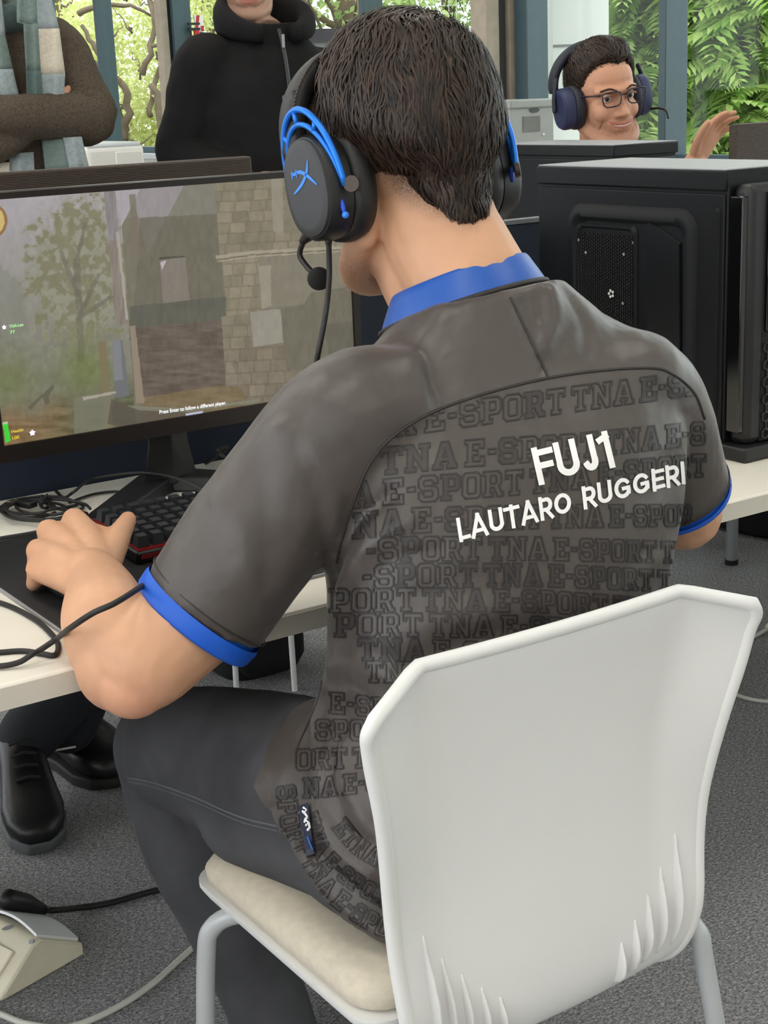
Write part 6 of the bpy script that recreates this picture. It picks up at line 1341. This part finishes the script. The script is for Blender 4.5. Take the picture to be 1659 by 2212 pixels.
P = inv2(V); smile = (P[:, 1] > .05) & (np.abs(P[:, 0]) < .045) & (P[:, 2] > -.09) & (P[:, 2] < -.045); V[smile] += AX2[2] * (.006 * np.clip((np.abs(P[smile, 0]) / .03), 0, 1.2) ** 2)[:, None] * np.exp(-((P[smile, 2] + .067) / .014) ** 2)[:, None]
sb = (1 - sstep(np.abs(P[:, 2] - .02), .03, .06)) * sstep(-P[:, 1], .0, .03) * (np.abs(P[:, 0]) > .05); R_ = np.maximum(R_, sb * .85)
G_ = np.zeros(len(V)); yb = -.067 + .006 * np.clip(np.abs(P[:, 0]) / .03, 0, 1.2) ** 2; w_ = .0095 * np.sqrt(np.clip(1 - (P[:, 0] / .035) ** 2, 0, 1)) * .85; G_[(P[:, 1] > .07) & (np.abs(P[:, 2] - yb) < w_)] = .8
setV(me, V); vcol(me, 'marks', np.stack([R_, G_, 0 * R_], 1)); bo2 = place(me, 'body', p2, M_skin2); eyes(bo2, X2, AX2, 1.0, (.30, -.20))
tree2 = None
for s in (-1, 1):
    MB().tube(X2(catmull([(s * .014, .0905, .017), (s * .030, .0885, .023), (s * .046, .077, .019)], 4)), .0040, 6, round_ends=True, flat=.6).build('eyebrow', mat('brow_dark', (38, 26, 22), .8), bo2)
    MB().tube(X2(catmull([(s * .018, .0865, .004), (s * .031, .0895, .0085), (s * .045, .080, .003)], 4)), .0022, 6, round_ends=True).build('eyelid', M_skin2 if False else mat('lid_shade', (150, 104, 86), .5), bo2)
tt = [(x, .0925 - 9 * x * x, -.0665 + .006 * (abs(x) / .03) ** 2) for x in np.linspace(-.024, .024, 9)]
MB().tube(X2(np.array(tt)), [.0006, .0012, .0016, .0018, .0018, .0018, .0016, .0012, .0006], 6, flat=.9).build('teeth', mat('teeth', (224, 214, 204), .3), bo2)
X_center = Vector(HC2); tmpb = bo2.data.copy(); setV(tmpb, getV(tmpb) + world_base(p2))
PHI2, ZL2 = (0, 45, 80, 96, 112, 128, 150, 180), (-.07, -.02, -.005, -.03, .020, .066, .082, .086)
me = hair_cap(tmpb, X2, AX2, inv2, .003, .014, PHI2, ZL2); V = getV(me); P = inv2(V); V = V + AX2[2] * (.012 * sstep(P[:, 2], .07, .11) * sstep(P[:, 1], -.02, .05) * (1 + .5 * np.sin(P[:, 0] * 90)))[:, None]; setV(me, press_band(V, X2, inv2, .91, -.058, .129))
hb2 = place(me.copy(), 'hair', p2, M_hairb); M_hair2 = hair_mat('hair_brown', (22, 15, 12), (70, 52, 40), .5)
sm = strand_hair(me, X2, inv2, 5000, .045, (0, -.06, .10), 13, lambda P: (P[:, 2] > .02).astype(float) + 1e-6, .0011, 7, .006, .2, fwd_bias=1.2); sm.v = [press_band(v_, X2, inv2, .91, -.058, .129) for v_ in sm.v]; o = sm.build('hair_strands', M_hair2, hb2, smooth=True); o['kind'] = 'stuff'
s2 = MB(); seated_torso(s2, c2, A3(0, -1, 0), .19, .47, .945); s2.tube([sh, sh * .4 + eb * .6], [.07, .06], 16, round_ends=True); s2.tube([sl_, sl_ * .4 + el * .6], [.07, .06], 16, round_ends=True)
place(remesh(s2, .008, 4, .5, 'shirt'), 'shirt', p2, M_navyshirt)
tr2 = MB()
for s in (-1, 1): tr2.tube([Xb(A3(s * .09, -.03, .555)), Xb(A3(s * .075, .29, .53))], [.095, .07], 14, round_ends=True); tr2.tube([Xb(A3(s * .075, .29, .53)), Xb(A3(s * .12, .02, .10))], [.068, .05], 14, round_ends=True)
place(remesh(tr2, .009, 3, .5, 'trousers'), 'trousers', p2, mat('trousers_dark', (34, 36, 42), .85, var=.1))
for s in (-1, 1): shoe(p2, 'shoe', M_shoeb, M_soleg, Xb(A3(s * .12, -.08, 0)), Xb(A3(s * .12, .18, 0)))
gl = thing('glasses', 'dark rectangular glasses worn by the smiling man', 'glasses', tuple(X2(A3(0, .1, 0)))); M_glf = mat('glasses_frame', (34, 28, 44), .3); mb = MB()
def rim(s): return [(s * (.033 + .0245 * x), .1005 - .010 * abs(.033 + .0245 * x) ** 1 * 4 * .5 + .004, .000 + .0165 * z) for x, z in ((-.95, .80), (-.6, 1), (.0, 1.02), (.7, 1), (1, .85), (1.02, .2), (.9, -.6), (.6, -.95), (0, -1.02), (-.6, -.95), (-.9, -.6), (-1, .1), (-.95, .80))]
for s in (-1, 1): mb.tube(X2(np.array(rim(s))), .0019, 7)
mb.tube(X2(catmull([(-.0095, .1015, .006), (0, .104, .009), (.0095, .1015, .006)], 4)), .0017, 6); mb.build('rims', M_glf, gl, smooth=True)
for s in (-1, 1): MB().tube(X2(catmull([(s * .0575, .090, .012), (s * .074, .05, .010), (s * .082, -.01, .006)], 4)), .0022, 6).build('temple', M_glf, gl, smooth=True)
M_lens = bpy.data.materials.new('lens'); M_lens.use_nodes = True; N = M_lens.node_tree.nodes; L = M_lens.node_tree.links; N.clear(); o_ = N.new('ShaderNodeOutputMaterial'); t_ = N.new('ShaderNodeBsdfTransparent'); g_ = N.new('ShaderNodeBsdfGlossy'); g_.inputs['Roughness'].default_value = .02; f_ = N.new('ShaderNodeFresnel'); f_.inputs[0].default_value = 1.35; mx_ = N.new('ShaderNodeMixShader'); L.new(f_.outputs[0], mx_.inputs[0]); L.new(t_.outputs[0], mx_.inputs[1]); L.new(g_.outputs[0], mx_.inputs[2]); L.new(mx_.outputs[0], o_.inputs[0])
for s in (-1, 1): MB().add(X2(np.array(rim(s))[:-1]), [tuple(range(12))]).build('lens', M_lens, gl)
h2t = thing('headset', 'navy over-ear headset with a thin mic worn by the smiling man', 'headset', tuple(X2(A3(0, 0, .15))))
M_hsn = mat('headset_navy', (44, 50, 84), .5, var=.06); M_hsn2 = mat('headset_navy_dark', (26, 28, 44), .55, var=.1)
headset(h2t, X2, AX2, .91, (M_hsn, M_hsn, M_hsn, M_hsn2), fork=False, cz=-.02, band_y=-.058, band_top=.129)
MB().tube(catmull([X2(A3(-.112, .02, -.052)), X2(A3(-.125, .045, -.050)), X2(A3(-.133, .065, -.056)), X2(A3(-.134, .072, -.072))], 6), .003, 8, round_ends=True).build('mic_boom', M_hsb, h2t, smooth=True)
for s in (-1, 1): MB().tube(catmull([X2(A3(s * .112, -.02, .05)), X2(A3(s * .124, -.015, .01)), X2(A3(s * .128, -.01, -.02))], 5), .006, 8, round_ends=True).build('cup_arm', M_hsn2, h2t, smooth=True)

# ------------------------------------------------------------------ standing figures
def stand_legs(mb, X_, ax_, k=1.0, r=1.0):
    for s in (-1, 1): mb.tube(X_(np.array([(s * .09, 0, .92), (s * .10, .01, .50), (s * .10, -.01, .06)])), np.array([.085, .062, .046]) * r, 14, round_ends=True)
def finish(person, me, m, sk_marks=True, inv_=None, beard=.5):
    V = getV(me); R_, G_ = face_marks(V, inv_, 1.0, beard); setV(me, V); vcol(me, 'marks', np.stack([R_, G_, 0 * R_], 1)); return place(me, 'body', person, m)
# man in the black hoodie
c3 = PD(578, 200, 4.22); c3[2] = 0; tocam = (EYE - c3) * A3(1, 1, 0); tocam /= np.linalg.norm(tocam); rt_ = A3(RT[0], RT[1], 0); f3 = tocam * .93 + rt_ * .37
X3, inv3b, AX3 = hframe(c3, f3); p3 = thing('person', 'man in a black zip hoodie standing behind the monitors', 'person', tuple(c3))
chin = PD(550, 36, 4.14); HC3 = A3(chin[0], chin[1], chin[2] + .112) - f3 * .06
XH3, inv3, AXH3 = tagframe(*hframe(HC3, tocam * .97 + rt_ * .1 + A3(0, 0, -.05)))
M_skin3 = skin_mat('skin_bearded', (196, 146, 120), dark=(128, 116, 108), lip=(160, 92, 84)); M_hood = mat('hoodie_black', (24, 23, 24), .9, var=.12, nscale=20, bump=.15, bscale=60, spec=.2)
b3_ = MB(); head_shapes(b3_, XH3, AXH3); b3_.tube([XH3(A3(0, -.02, -.05)), XH3(A3(0, -.03, -.12)), X3(A3(0, -.01, 1.42))], [.058, .060, .07], 18)
b3_.loft([ering(X3(A3(0, 0, z)), AX3[0] * a, AX3[1] * b, 28, 2.3) for z, a, b in ((.88, .15, .10), (1.05, .15, .11), (1.25, .17, .11), (1.38, .15, .09), (1.44, .08, .06))]); stand_legs(b3_, X3, AX3)
ARM3 = {}
for s in (1, -1):
    sh3 = X3(A3(s * (.182 if s > 0 else .165), 0, 1.350 if s > 0 else 1.305)); el3 = X3(A3(s * .262, .0, 1.12)); wr3 = X3(A3(s * .17, .19, 1.045)); ARM3[s] = (sh3, el3, wr3)
    b3_.tube([sh3, el3, wr3], [.05, .042, .03], 14, round_ends=True); hand_shapes(b3_, wr3, X3(A3(-s * .8, .4, -.5)) - c3, X3(A3(s * .3, .9, .3)) - c3, side=-s, curl=(25, 35, 30))
finish(p3, remesh(b3_, .0042, 4, .5, 'body'), M_skin3, inv_=inv3, beard=.55); eyes(p3.children[0], XH3, AXH3)
hd3 = MB(); hd3.ball(XH3(A3(0, -.012, .035)), (.082, .100, .092), AXH3, 22, 14); me = remesh(hd3, .006, 3, .5, 'hair'); cut_plane(me, XH3(A3(0, .05, .05)), AXH3[1] * .75 - AXH3[2] * .66); place(me, 'hair', p3, mat('hair_grey', (70, 64, 60), .7, var=.3, nscale=80))
g3 = MB(); g3.loft([ering(X3(A3(0, y, z)), AX3[0] * a, AX3[1] * b, 40, 2.5) for z, y, a, b in ((.86, 0, .205, .155), (.90, 0, .215, .165), (1.05, .015, .215, .175), (1.20, .01, .215, .165), (1.31, 0, .200, .15), (1.375, -.005, .165, .125), (1.42, -.01, .12, .10), (1.465, -.01, .09, .085))])
for s in (1, -1):
    a, b, c = ARM3[s]; limb(g3, [a - AX3[0] * s * .05, a, a * .5 + b * .5, b, b * .4 + c * .6, c], [.085, .09, .082, .075, .066, .056], 20)
me = remesh(g3, .008, 6, .5, 'hoodie'); V = getV(me); V = V + getN(me) * (vnoise(V, 9, 4.) * .006 + vnoise(V, 22, 1.) * .003)[:, None]; setV(me, V); ho = place(me, 'hoodie', p3, M_hood)
hr = []
for th in np.linspace(math.radians(112), math.radians(428), 30):
    w = .045 + .022 * math.cos(th - math.radians(270)); q = math.sin(th)
    ctr = X3(A3(.118 * math.cos(th), .010 + .105 * q, 1.475 - .045 * (q > 0) * q + .018 * (q < 0) * -q)); rad = X3(A3(math.cos(th), q, 0)) - c3
    hr.append(ering(ctr, rad * .026, A3(0, 0, 1) * w, 12, 2.2))
MB().loft(hr).build('hood', M_hood, ho, smooth=True)
zp = [X3(A3(.0, y, z)) for y, z in ((.112, 1.445), (.135, 1.40), (.158, 1.33), (.176, 1.2), (.190, 1.05), (.178, .9))]; t3_ = bvh(me) if False else None
MB().tube(catmull(zp, 5), .006, 6, flat=.5).build('zip_fly', mat('zip_dark', (44, 44, 46), .4, metal=.3), ho, smooth=True)
MB().box((-.004, .0, -.035), (.004, .004, 0), (X3(A3(.0, .138, 1.43)), AX3[0], AX3[1], AX3[2])).build('zip_pull', M_greymet, ho, bevel=.001)
t3m = MB(); stand_legs(t3m, X3, AX3, r=1.22); t3m.ball(X3(A3(0, 0, .90)), (.17, .12, .09), AX3); place(remesh(t3m, .01, 3, .5, 'trousers'), 'trousers', p3, MATS['trousers_dark'])
for s in (1, -1): shoe(p3, 'shoe', M_shoeb, M_soleg, X3(A3(s * .10, -.09, 0)), X3(A3(s * .12, .19, 0)))
# man with the scarf, arms folded
c1 = PD(-22, 215, 3.95); c1[2] = 0; tocam = (EYE - c1) * A3(1, 1, 0); tocam /= np.linalg.norm(tocam); f1 = tocam * .97 + rt_ * .12
X1, inv1b, AX1 = hframe(c1, f1); p1 = thing('person', 'man with folded arms in a brown sweater and striped scarf', 'person', tuple(c1))
M_skin1 = skin_mat('skin_scarf_man', (196, 144, 118), dark=(70, 52, 44)); M_knit = mat('sweater_brown', (84, 74, 64), .95, var=.28, nscale=160, bump=.5, bscale=260, spec=.15)
HC1 = X1(A3(.0, .03, 1.66)); XH1, inv1, AXH1 = tagframe(*hframe(HC1, f1 + A3(0, 0, -.12)))
b1_ = MB(); head_shapes(b1_, XH1, AXH1); b1_.tube([XH1(A3(0, -.02, -.05)), XH1(A3(0, -.03, -.12)), X1(A3(0, 0, 1.43))], [.056, .058, .07], 18)
b1_.loft([ering(X1(A3(0, 0, z)), AX1[0] * a, AX1[1] * b, 28, 2.3) for z, a, b in ((.88, .14, .10), (1.05, .14, .10), (1.25, .16, .10), (1.38, .15, .08), (1.45, .08, .06))]); stand_legs(b1_, X1, AX1)
# the image-right arm is his left (x = +right is image-left)
A_L = [X1(A3(-.185, 0, 1.415)), X1(A3(-.245, .07, 1.235)), X1(A3(-.02, .205, 1.250)), X1(A3(.085, .195, 1.275))]
A_R = [X1(A3(.185, 0, 1.405)), X1(A3(.245, .07, 1.215)), X1(A3(.04, .165, 1.175)), X1(A3(-.105, .165, 1.245))]
for A_ in (A_L, A_R): b1_.tube(A_, [.05, .044, .034, .028], 14, round_ends=True)
hand_shapes(b1_, A_L[-1], X1(A3(.9, -.15, .25)) - c1, X1(A3(.2, .95, .1)) - c1, side=1, curl=(20, 30, 30)); hand_shapes(b1_, A_R[-1], X1(A3(-.8, -.35, .3)) - c1, X1(A3(-.2, .9, .2)) - c1, side=-1, curl=(20, 25, 20))
finish(p1, remesh(b1_, .0042, 4, .5, 'body'), M_skin1, inv_=inv1, beard=.6); eyes(p1.children[0], XH1, AXH1)
hd1 = MB(); hd1.ball(XH1(A3(0, -.012, .038)), (.083, .102, .094), AXH1, 22, 14); me = remesh(hd1, .006, 3, .5, 'hair'); cut_plane(me, XH1(A3(0, .05, .05)), AXH1[1] * .75 - AXH1[2] * .66); place(me, 'hair', p1, M_hairb)
g1 = MB(); g1.loft([ering(X1(A3(0, y, z)), AX1[0] * a, AX1[1] * b, 40, 2.5) for z, y, a, b in ((.88, 0, .18, .135), (.92, 0, .19, .14), (1.1, 0, .185, .14), (1.25, 0, .195, .135), (1.36, 0, .20, .12), (1.42, -.005, .17, .10), (1.46, -.01, .11, .085), (1.49, -.01, .075, .075))])
limb(g1, [A_L[0] + AX1[0] * .05, A_L[0], A_L[0] * .5 + A_L[1] * .5, A_L[1], A_L[1] * .45 + A_L[2] * .55, A_L[2], A_L[3] * .75 + A_L[2] * .25], [.07, .078, .073, .072, .060, .050, .040], 20)
limb(g1, [A_R[0] - AX1[0] * .05, A_R[0], A_R[0] * .5 + A_R[1] * .5, A_R[1], A_R[1] * .45 + A_R[2] * .55, A_R[2], A_R[3] * .75 + A_R[2] * .25], [.07, .078, .073, .072, .060, .050, .040], 20)
me = remesh(g1, .007, 4, .5, 'sweater'); V = getV(me); V = V + getN(me) * (vnoise(V, 12, 6.) * .005 + vnoise(V, 30, 1.) * .002)[:, None]; setV(me, V); t1 = bvh(me); place(me, 'sweater', p1, M_knit)
# scarf: two hanging ends of broad colour blocks, over the chest and below the arms
SCOL = [(92, 108, 106), (178, 168, 152), (150, 160, 162), (112, 126, 122), (206, 196, 180)]
SM = [mat('scarf_wool_%d' % i, c, .95, var=.12, nscale=120, bump=.3, bscale=300, spec=.1) for i, c in enumerate(SCOL)]
def scarf_strip(name, rows, bands, parent):
    """rows: (x left, x right, y depth, z) local; bands: material index per row gap; real thickness"""
    out = None
    for i in range(len(rows) - 1):
        (a0, b0, y0, z0), (a1, b1, y1, z1) = rows[i], rows[i + 1]; R0, R1 = [], []
        n = 9; gr = []
        for t in np.linspace(0, 1, 6):
            a, b, y, z = a0 + (a1 - a0) * t, b0 + (b1 - b0) * t, y0 + (y1 - y0) * t, z0 + (z1 - z0) * t; fr_, bk_ = [], []
            for s in np.linspace(0, 1, n): w = .006 * math.sin(s * 9 + z * 8); fr_.append((a + (b - a) * s, y + w + .006, z)); bk_.append((a + (b - a) * s, y + w - .006, z))
            gr.append(X1(np.array(fr_ + bk_[::-1])))
        o = MB().loft(gr).build(name if i == 0 else 'scarf_block', SM[bands[i]], parent, smooth=True)
        if i == 0: out = o; parent = parent
    return out
def L1(px, py, y):  # photo pixel to local x,z at a given local depth
    q = PPL(px, py, X1(A3(0, y, 0)), AX1[1]); d = q - c1; return float(d @ AX1[0]), float(d[2])
def rowpx(xl, xr, py, y): a, z = L1(xr, py, y); b, z2 = L1(xl, py, y); return (a, b, y, (z + z2) / 2)
sc = thing('scarf', 'long striped scarf in grey, cream and green hanging from the folded-arms man', 'scarf', tuple(X1(A3(0, .12, 1.0))))
scarf_strip('scarf_end', [rowpx(35, 78, -22, .105), rowpx(36, 80, 48, .145), rowpx(50, 82, 52, .15), rowpx(56, 88, 152, .165), rowpx(58, 92, 214, .165)], [3, 0, 3, 0], sc)
scarf_strip('scarf_end', [rowpx(70, 108, -14, .105), rowpx(76, 128, 62, .135), rowpx(86, 141, 160, .15), rowpx(92, 138, 214, .15)], [2, 4, 2], sc)
scarf_strip('scarf_end', [rowpx(-60, 2, -14, .115), rowpx(-50, 12, 80, .14), rowpx(-40, 28, 150, .155), rowpx(-40, 42, 212, .155)], [2, 3, 2], sc)
scarf_strip('scarf_end', [rowpx(90, 175, 300, .15), rowpx(98, 190, 365, .155), rowpx(100, 215, 470, .155), rowpx(105, 225, 620, .155)], [3, 0, 1], sc)
scarf_strip('scarf_end', [rowpx(20, 72, 330, .145), rowpx(18, 78, 470, .15), rowpx(18, 84, 620, .15)], [2, 1], sc)
scarf_strip('scarf_end', [rowpx(-45, 20, 352, .15), rowpx(-45, 20, 470, .145), rowpx(-45, 20, 620, .145)], [4, 0], sc)
scarf_strip('scarf_end', [rowpx(136, 176, 296, .162), rowpx(150, 192, 365, .166), rowpx(160, 205, 470, .166)], [2, 2], sc)
nk = [X1(A3(.092 * math.cos(t_), -.005 + .092 * math.sin(t_), 1.506 - .024 * math.sin(t_))) for t_ in np.linspace(math.radians(-235), math.radians(55), 26)]
MB().tube(nk, .030, 12, flat=1.25, round_ends=True).build('neck_wrap', SM[0], sc, smooth=True)
t1m = MB(); stand_legs(t1m, X1, AX1, r=1.2); t1m.ball(X1(A3(0, 0, .92)), (.16, .115, .09), AX1); place(remesh(t1m, .01, 3, .5, 'trousers'), 'trousers', p1, MATS['trousers_dark'])
for s in (1, -1): shoe(p1, 'shoe', M_shoeb, M_soleg, X1(A3(s * .10, -.09, 0)), X1(A3(s * .12, .19, 0)))

# ------------------------------------------------------------------ the person opposite: only the crossed boots show below the desk
c4 = A3(.30, 1.72, 0); p4 = thing('person', 'seated person behind the monitors, only dark trousers and black boots showing under the desk', 'person', (.30, 1.72, .476))
X4, inv4b, AX4 = hframe(c4, (-.1, -1, 0)); XH4, inv4, AXH4 = tagframe(*hframe(X4(A3(0, .26, .985)), (-.1, -1, -.45)))
an1 = PZ(150, 1585, .10); an2 = PZ(62, 1612, .12); k1 = A3(.30, 1.21, .50); k2 = A3(.44, 1.19, .50)
b4_ = MB(); head_shapes(b4_, XH4, AXH4); b4_.tube([XH4(A3(0, -.03, -.05)), X4(A3(0, .14, .90)), X4(A3(0, .10, .84))], [.055, .058, .065], 16)
b4_.loft([ering(X4(A3(0, y, z)), AX4[0] * a, AX4[1] * b, 26, 2.3) for z, y, a, b in ((.49, -.03, .14, .10), (.6, 0, .14, .10), (.75, .06, .15, .10), (.84, .10, .15, .085), (.89, .12, .08, .06))])
for s, kk, aa in ((1, k2, an2), (-1, k1, an1)):
    b4_.tube([X4(A3(s * .09, -.02, .55)), kk], [.075, .055], 14, round_ends=True); b4_.tube([kk, aa * .8 + kk * .2, aa + A3(0, 0, .01)], [.052, .036, .030], 14, round_ends=True)
    e4 = X4(A3(s * .23, .20, .785)); b4_.tube([X4(A3(s * .17, .10, .83)), e4, X4(A3(s * .12, .40, .782))], [.048, .04, .028], 14, round_ends=True); hand_shapes(b4_, X4(A3(s * .12, .40, .782)), (-.1, -1, -.06), (0, 0, 1), side=-s, curl=(6, 8, 10))
finish(p4, remesh(b4_, .0045, 4, .5, 'body'), M_skin1, inv_=inv4, beard=.3); eyes(p4.children[0], XH4, AXH4)
hd4 = MB(); hd4.ball(XH4(A3(0, -.012, .036)), (.082, .10, .09), AXH4, 22, 14); me = remesh(hd4, .006, 3, .5, 'hair'); cut_plane(me, XH4(A3(0, .05, .05)), AXH4[1] * .75 - AXH4[2] * .66); place(me, 'hair', p4, M_hairb)
g4 = MB(); g4.loft([ering(X4(A3(0, y, z)), AX4[0] * a, AX4[1] * b, 30, 2.4) for z, y, a, b in ((.48, -.03, .17, .13), (.6, 0, .17, .13), (.75, .06, .18, .125), (.84, .10, .17, .10), (.885, .12, .10, .075))])
for s in (1, -1): limb(g4, [X4(A3(s * .15, .10, .83)), X4(A3(s * .23, .20, .788)), X4(A3(s * .13, .37, .788))], [.060, .050, .038], 16)
place(remesh(g4, .009, 4, .5, 'shirt'), 'shirt', p4, M_navyshirt)
t4m = MB()
for s, kk, aa in ((1, k2, an2), (-1, k1, an1)): t4m.tube([X4(A3(s * .09, -.02, .555)), kk], [.095, .072], 16, round_ends=True); limb(t4m, [kk, kk * .5 + aa * .5, aa + A3(0, 0, .02)], [.070, .068, .058], 16)
place(remesh(t4m, .008, 4, .5, 'trousers'), 'trousers', p4, mat('trousers_navy', (22, 24, 32), .85, var=.15))
M_boot = mat('boot_black', (16, 16, 18), .38, var=.2, nscale=18, bump=.08, bscale=120)
sA = shoe(p4, 'shoe', M_boot, mat('boot_sole', (30, 29, 28), .7), PZ(108, 1618, .008), PZ(268, 1694, .0), .066, .125)
sB = shoe(p4, 'shoe', M_boot, M_soleg, PZ(42, 1660, .055), PZ(88, 1842, .0), .056, .105)
a, b = PZ(104, 1616, .105), PZ(164, 1614, .085); mk = MB(); mk.add([PZ(96, 1612, .11), PZ(117, 1617, .108), PZ(109, 1604, .122)], [(0, 1, 2)]); mk.build('triangle_mark', mat('mark_grey', (196, 196, 196), .5), sA)
MB().tube([PZ(112, 1622, .106), PZ(135, 1618, .104), PZ(163, 1613, .100)], .002, 5).build('loose_lace', M_cablew, sA)
MB().loft([ering(PZ(44, 1575 + 22 * t, .13 + .0 * t), A3(.012, -.006, 0), A3(0, .01, .006), 10) for t in (0, .5, 1)]).build('white_sock', M_white, p4)
MB().tube([PZ(82, 1690, .075), PZ(86, 1735, .05), PZ(89, 1758, .04)], .0022, 5).build('loose_lace', M_cablew, sB)
# two thin pale legs beside the backpack: a small stool
stl = thing('stool', 'thin white-legged stool standing by the black backpack under the desk', 'stool', tuple(PZ(575, 1490, 0)))
la, lb = PZ(511, 1490, 0), PZ(637, 1492, 0); lc = la + A3(.13, .30, 0); ld = lb + A3(.19, .30, 0)
for p, t_ in ((la, A3(.012, .01, .43)), (lb, A3(-.005, .0, .43)), (lc, A3(0, -.01, .43)), (ld, A3(-.01, -.01, .43))): MB().tube([p, p + t_], .0065, 10).build('leg', M_white, stl)
sc_ = (la + lb + lc + ld) / 4; MB().loft([ering(sc_ + A3(0, 0, z), (r, 0, 0), (0, r, 0), 28) for z, r in ((.425, .185), (.43, .20), (.455, .20), (.462, .185))]).build('seat', M_white, stl, smooth=False)
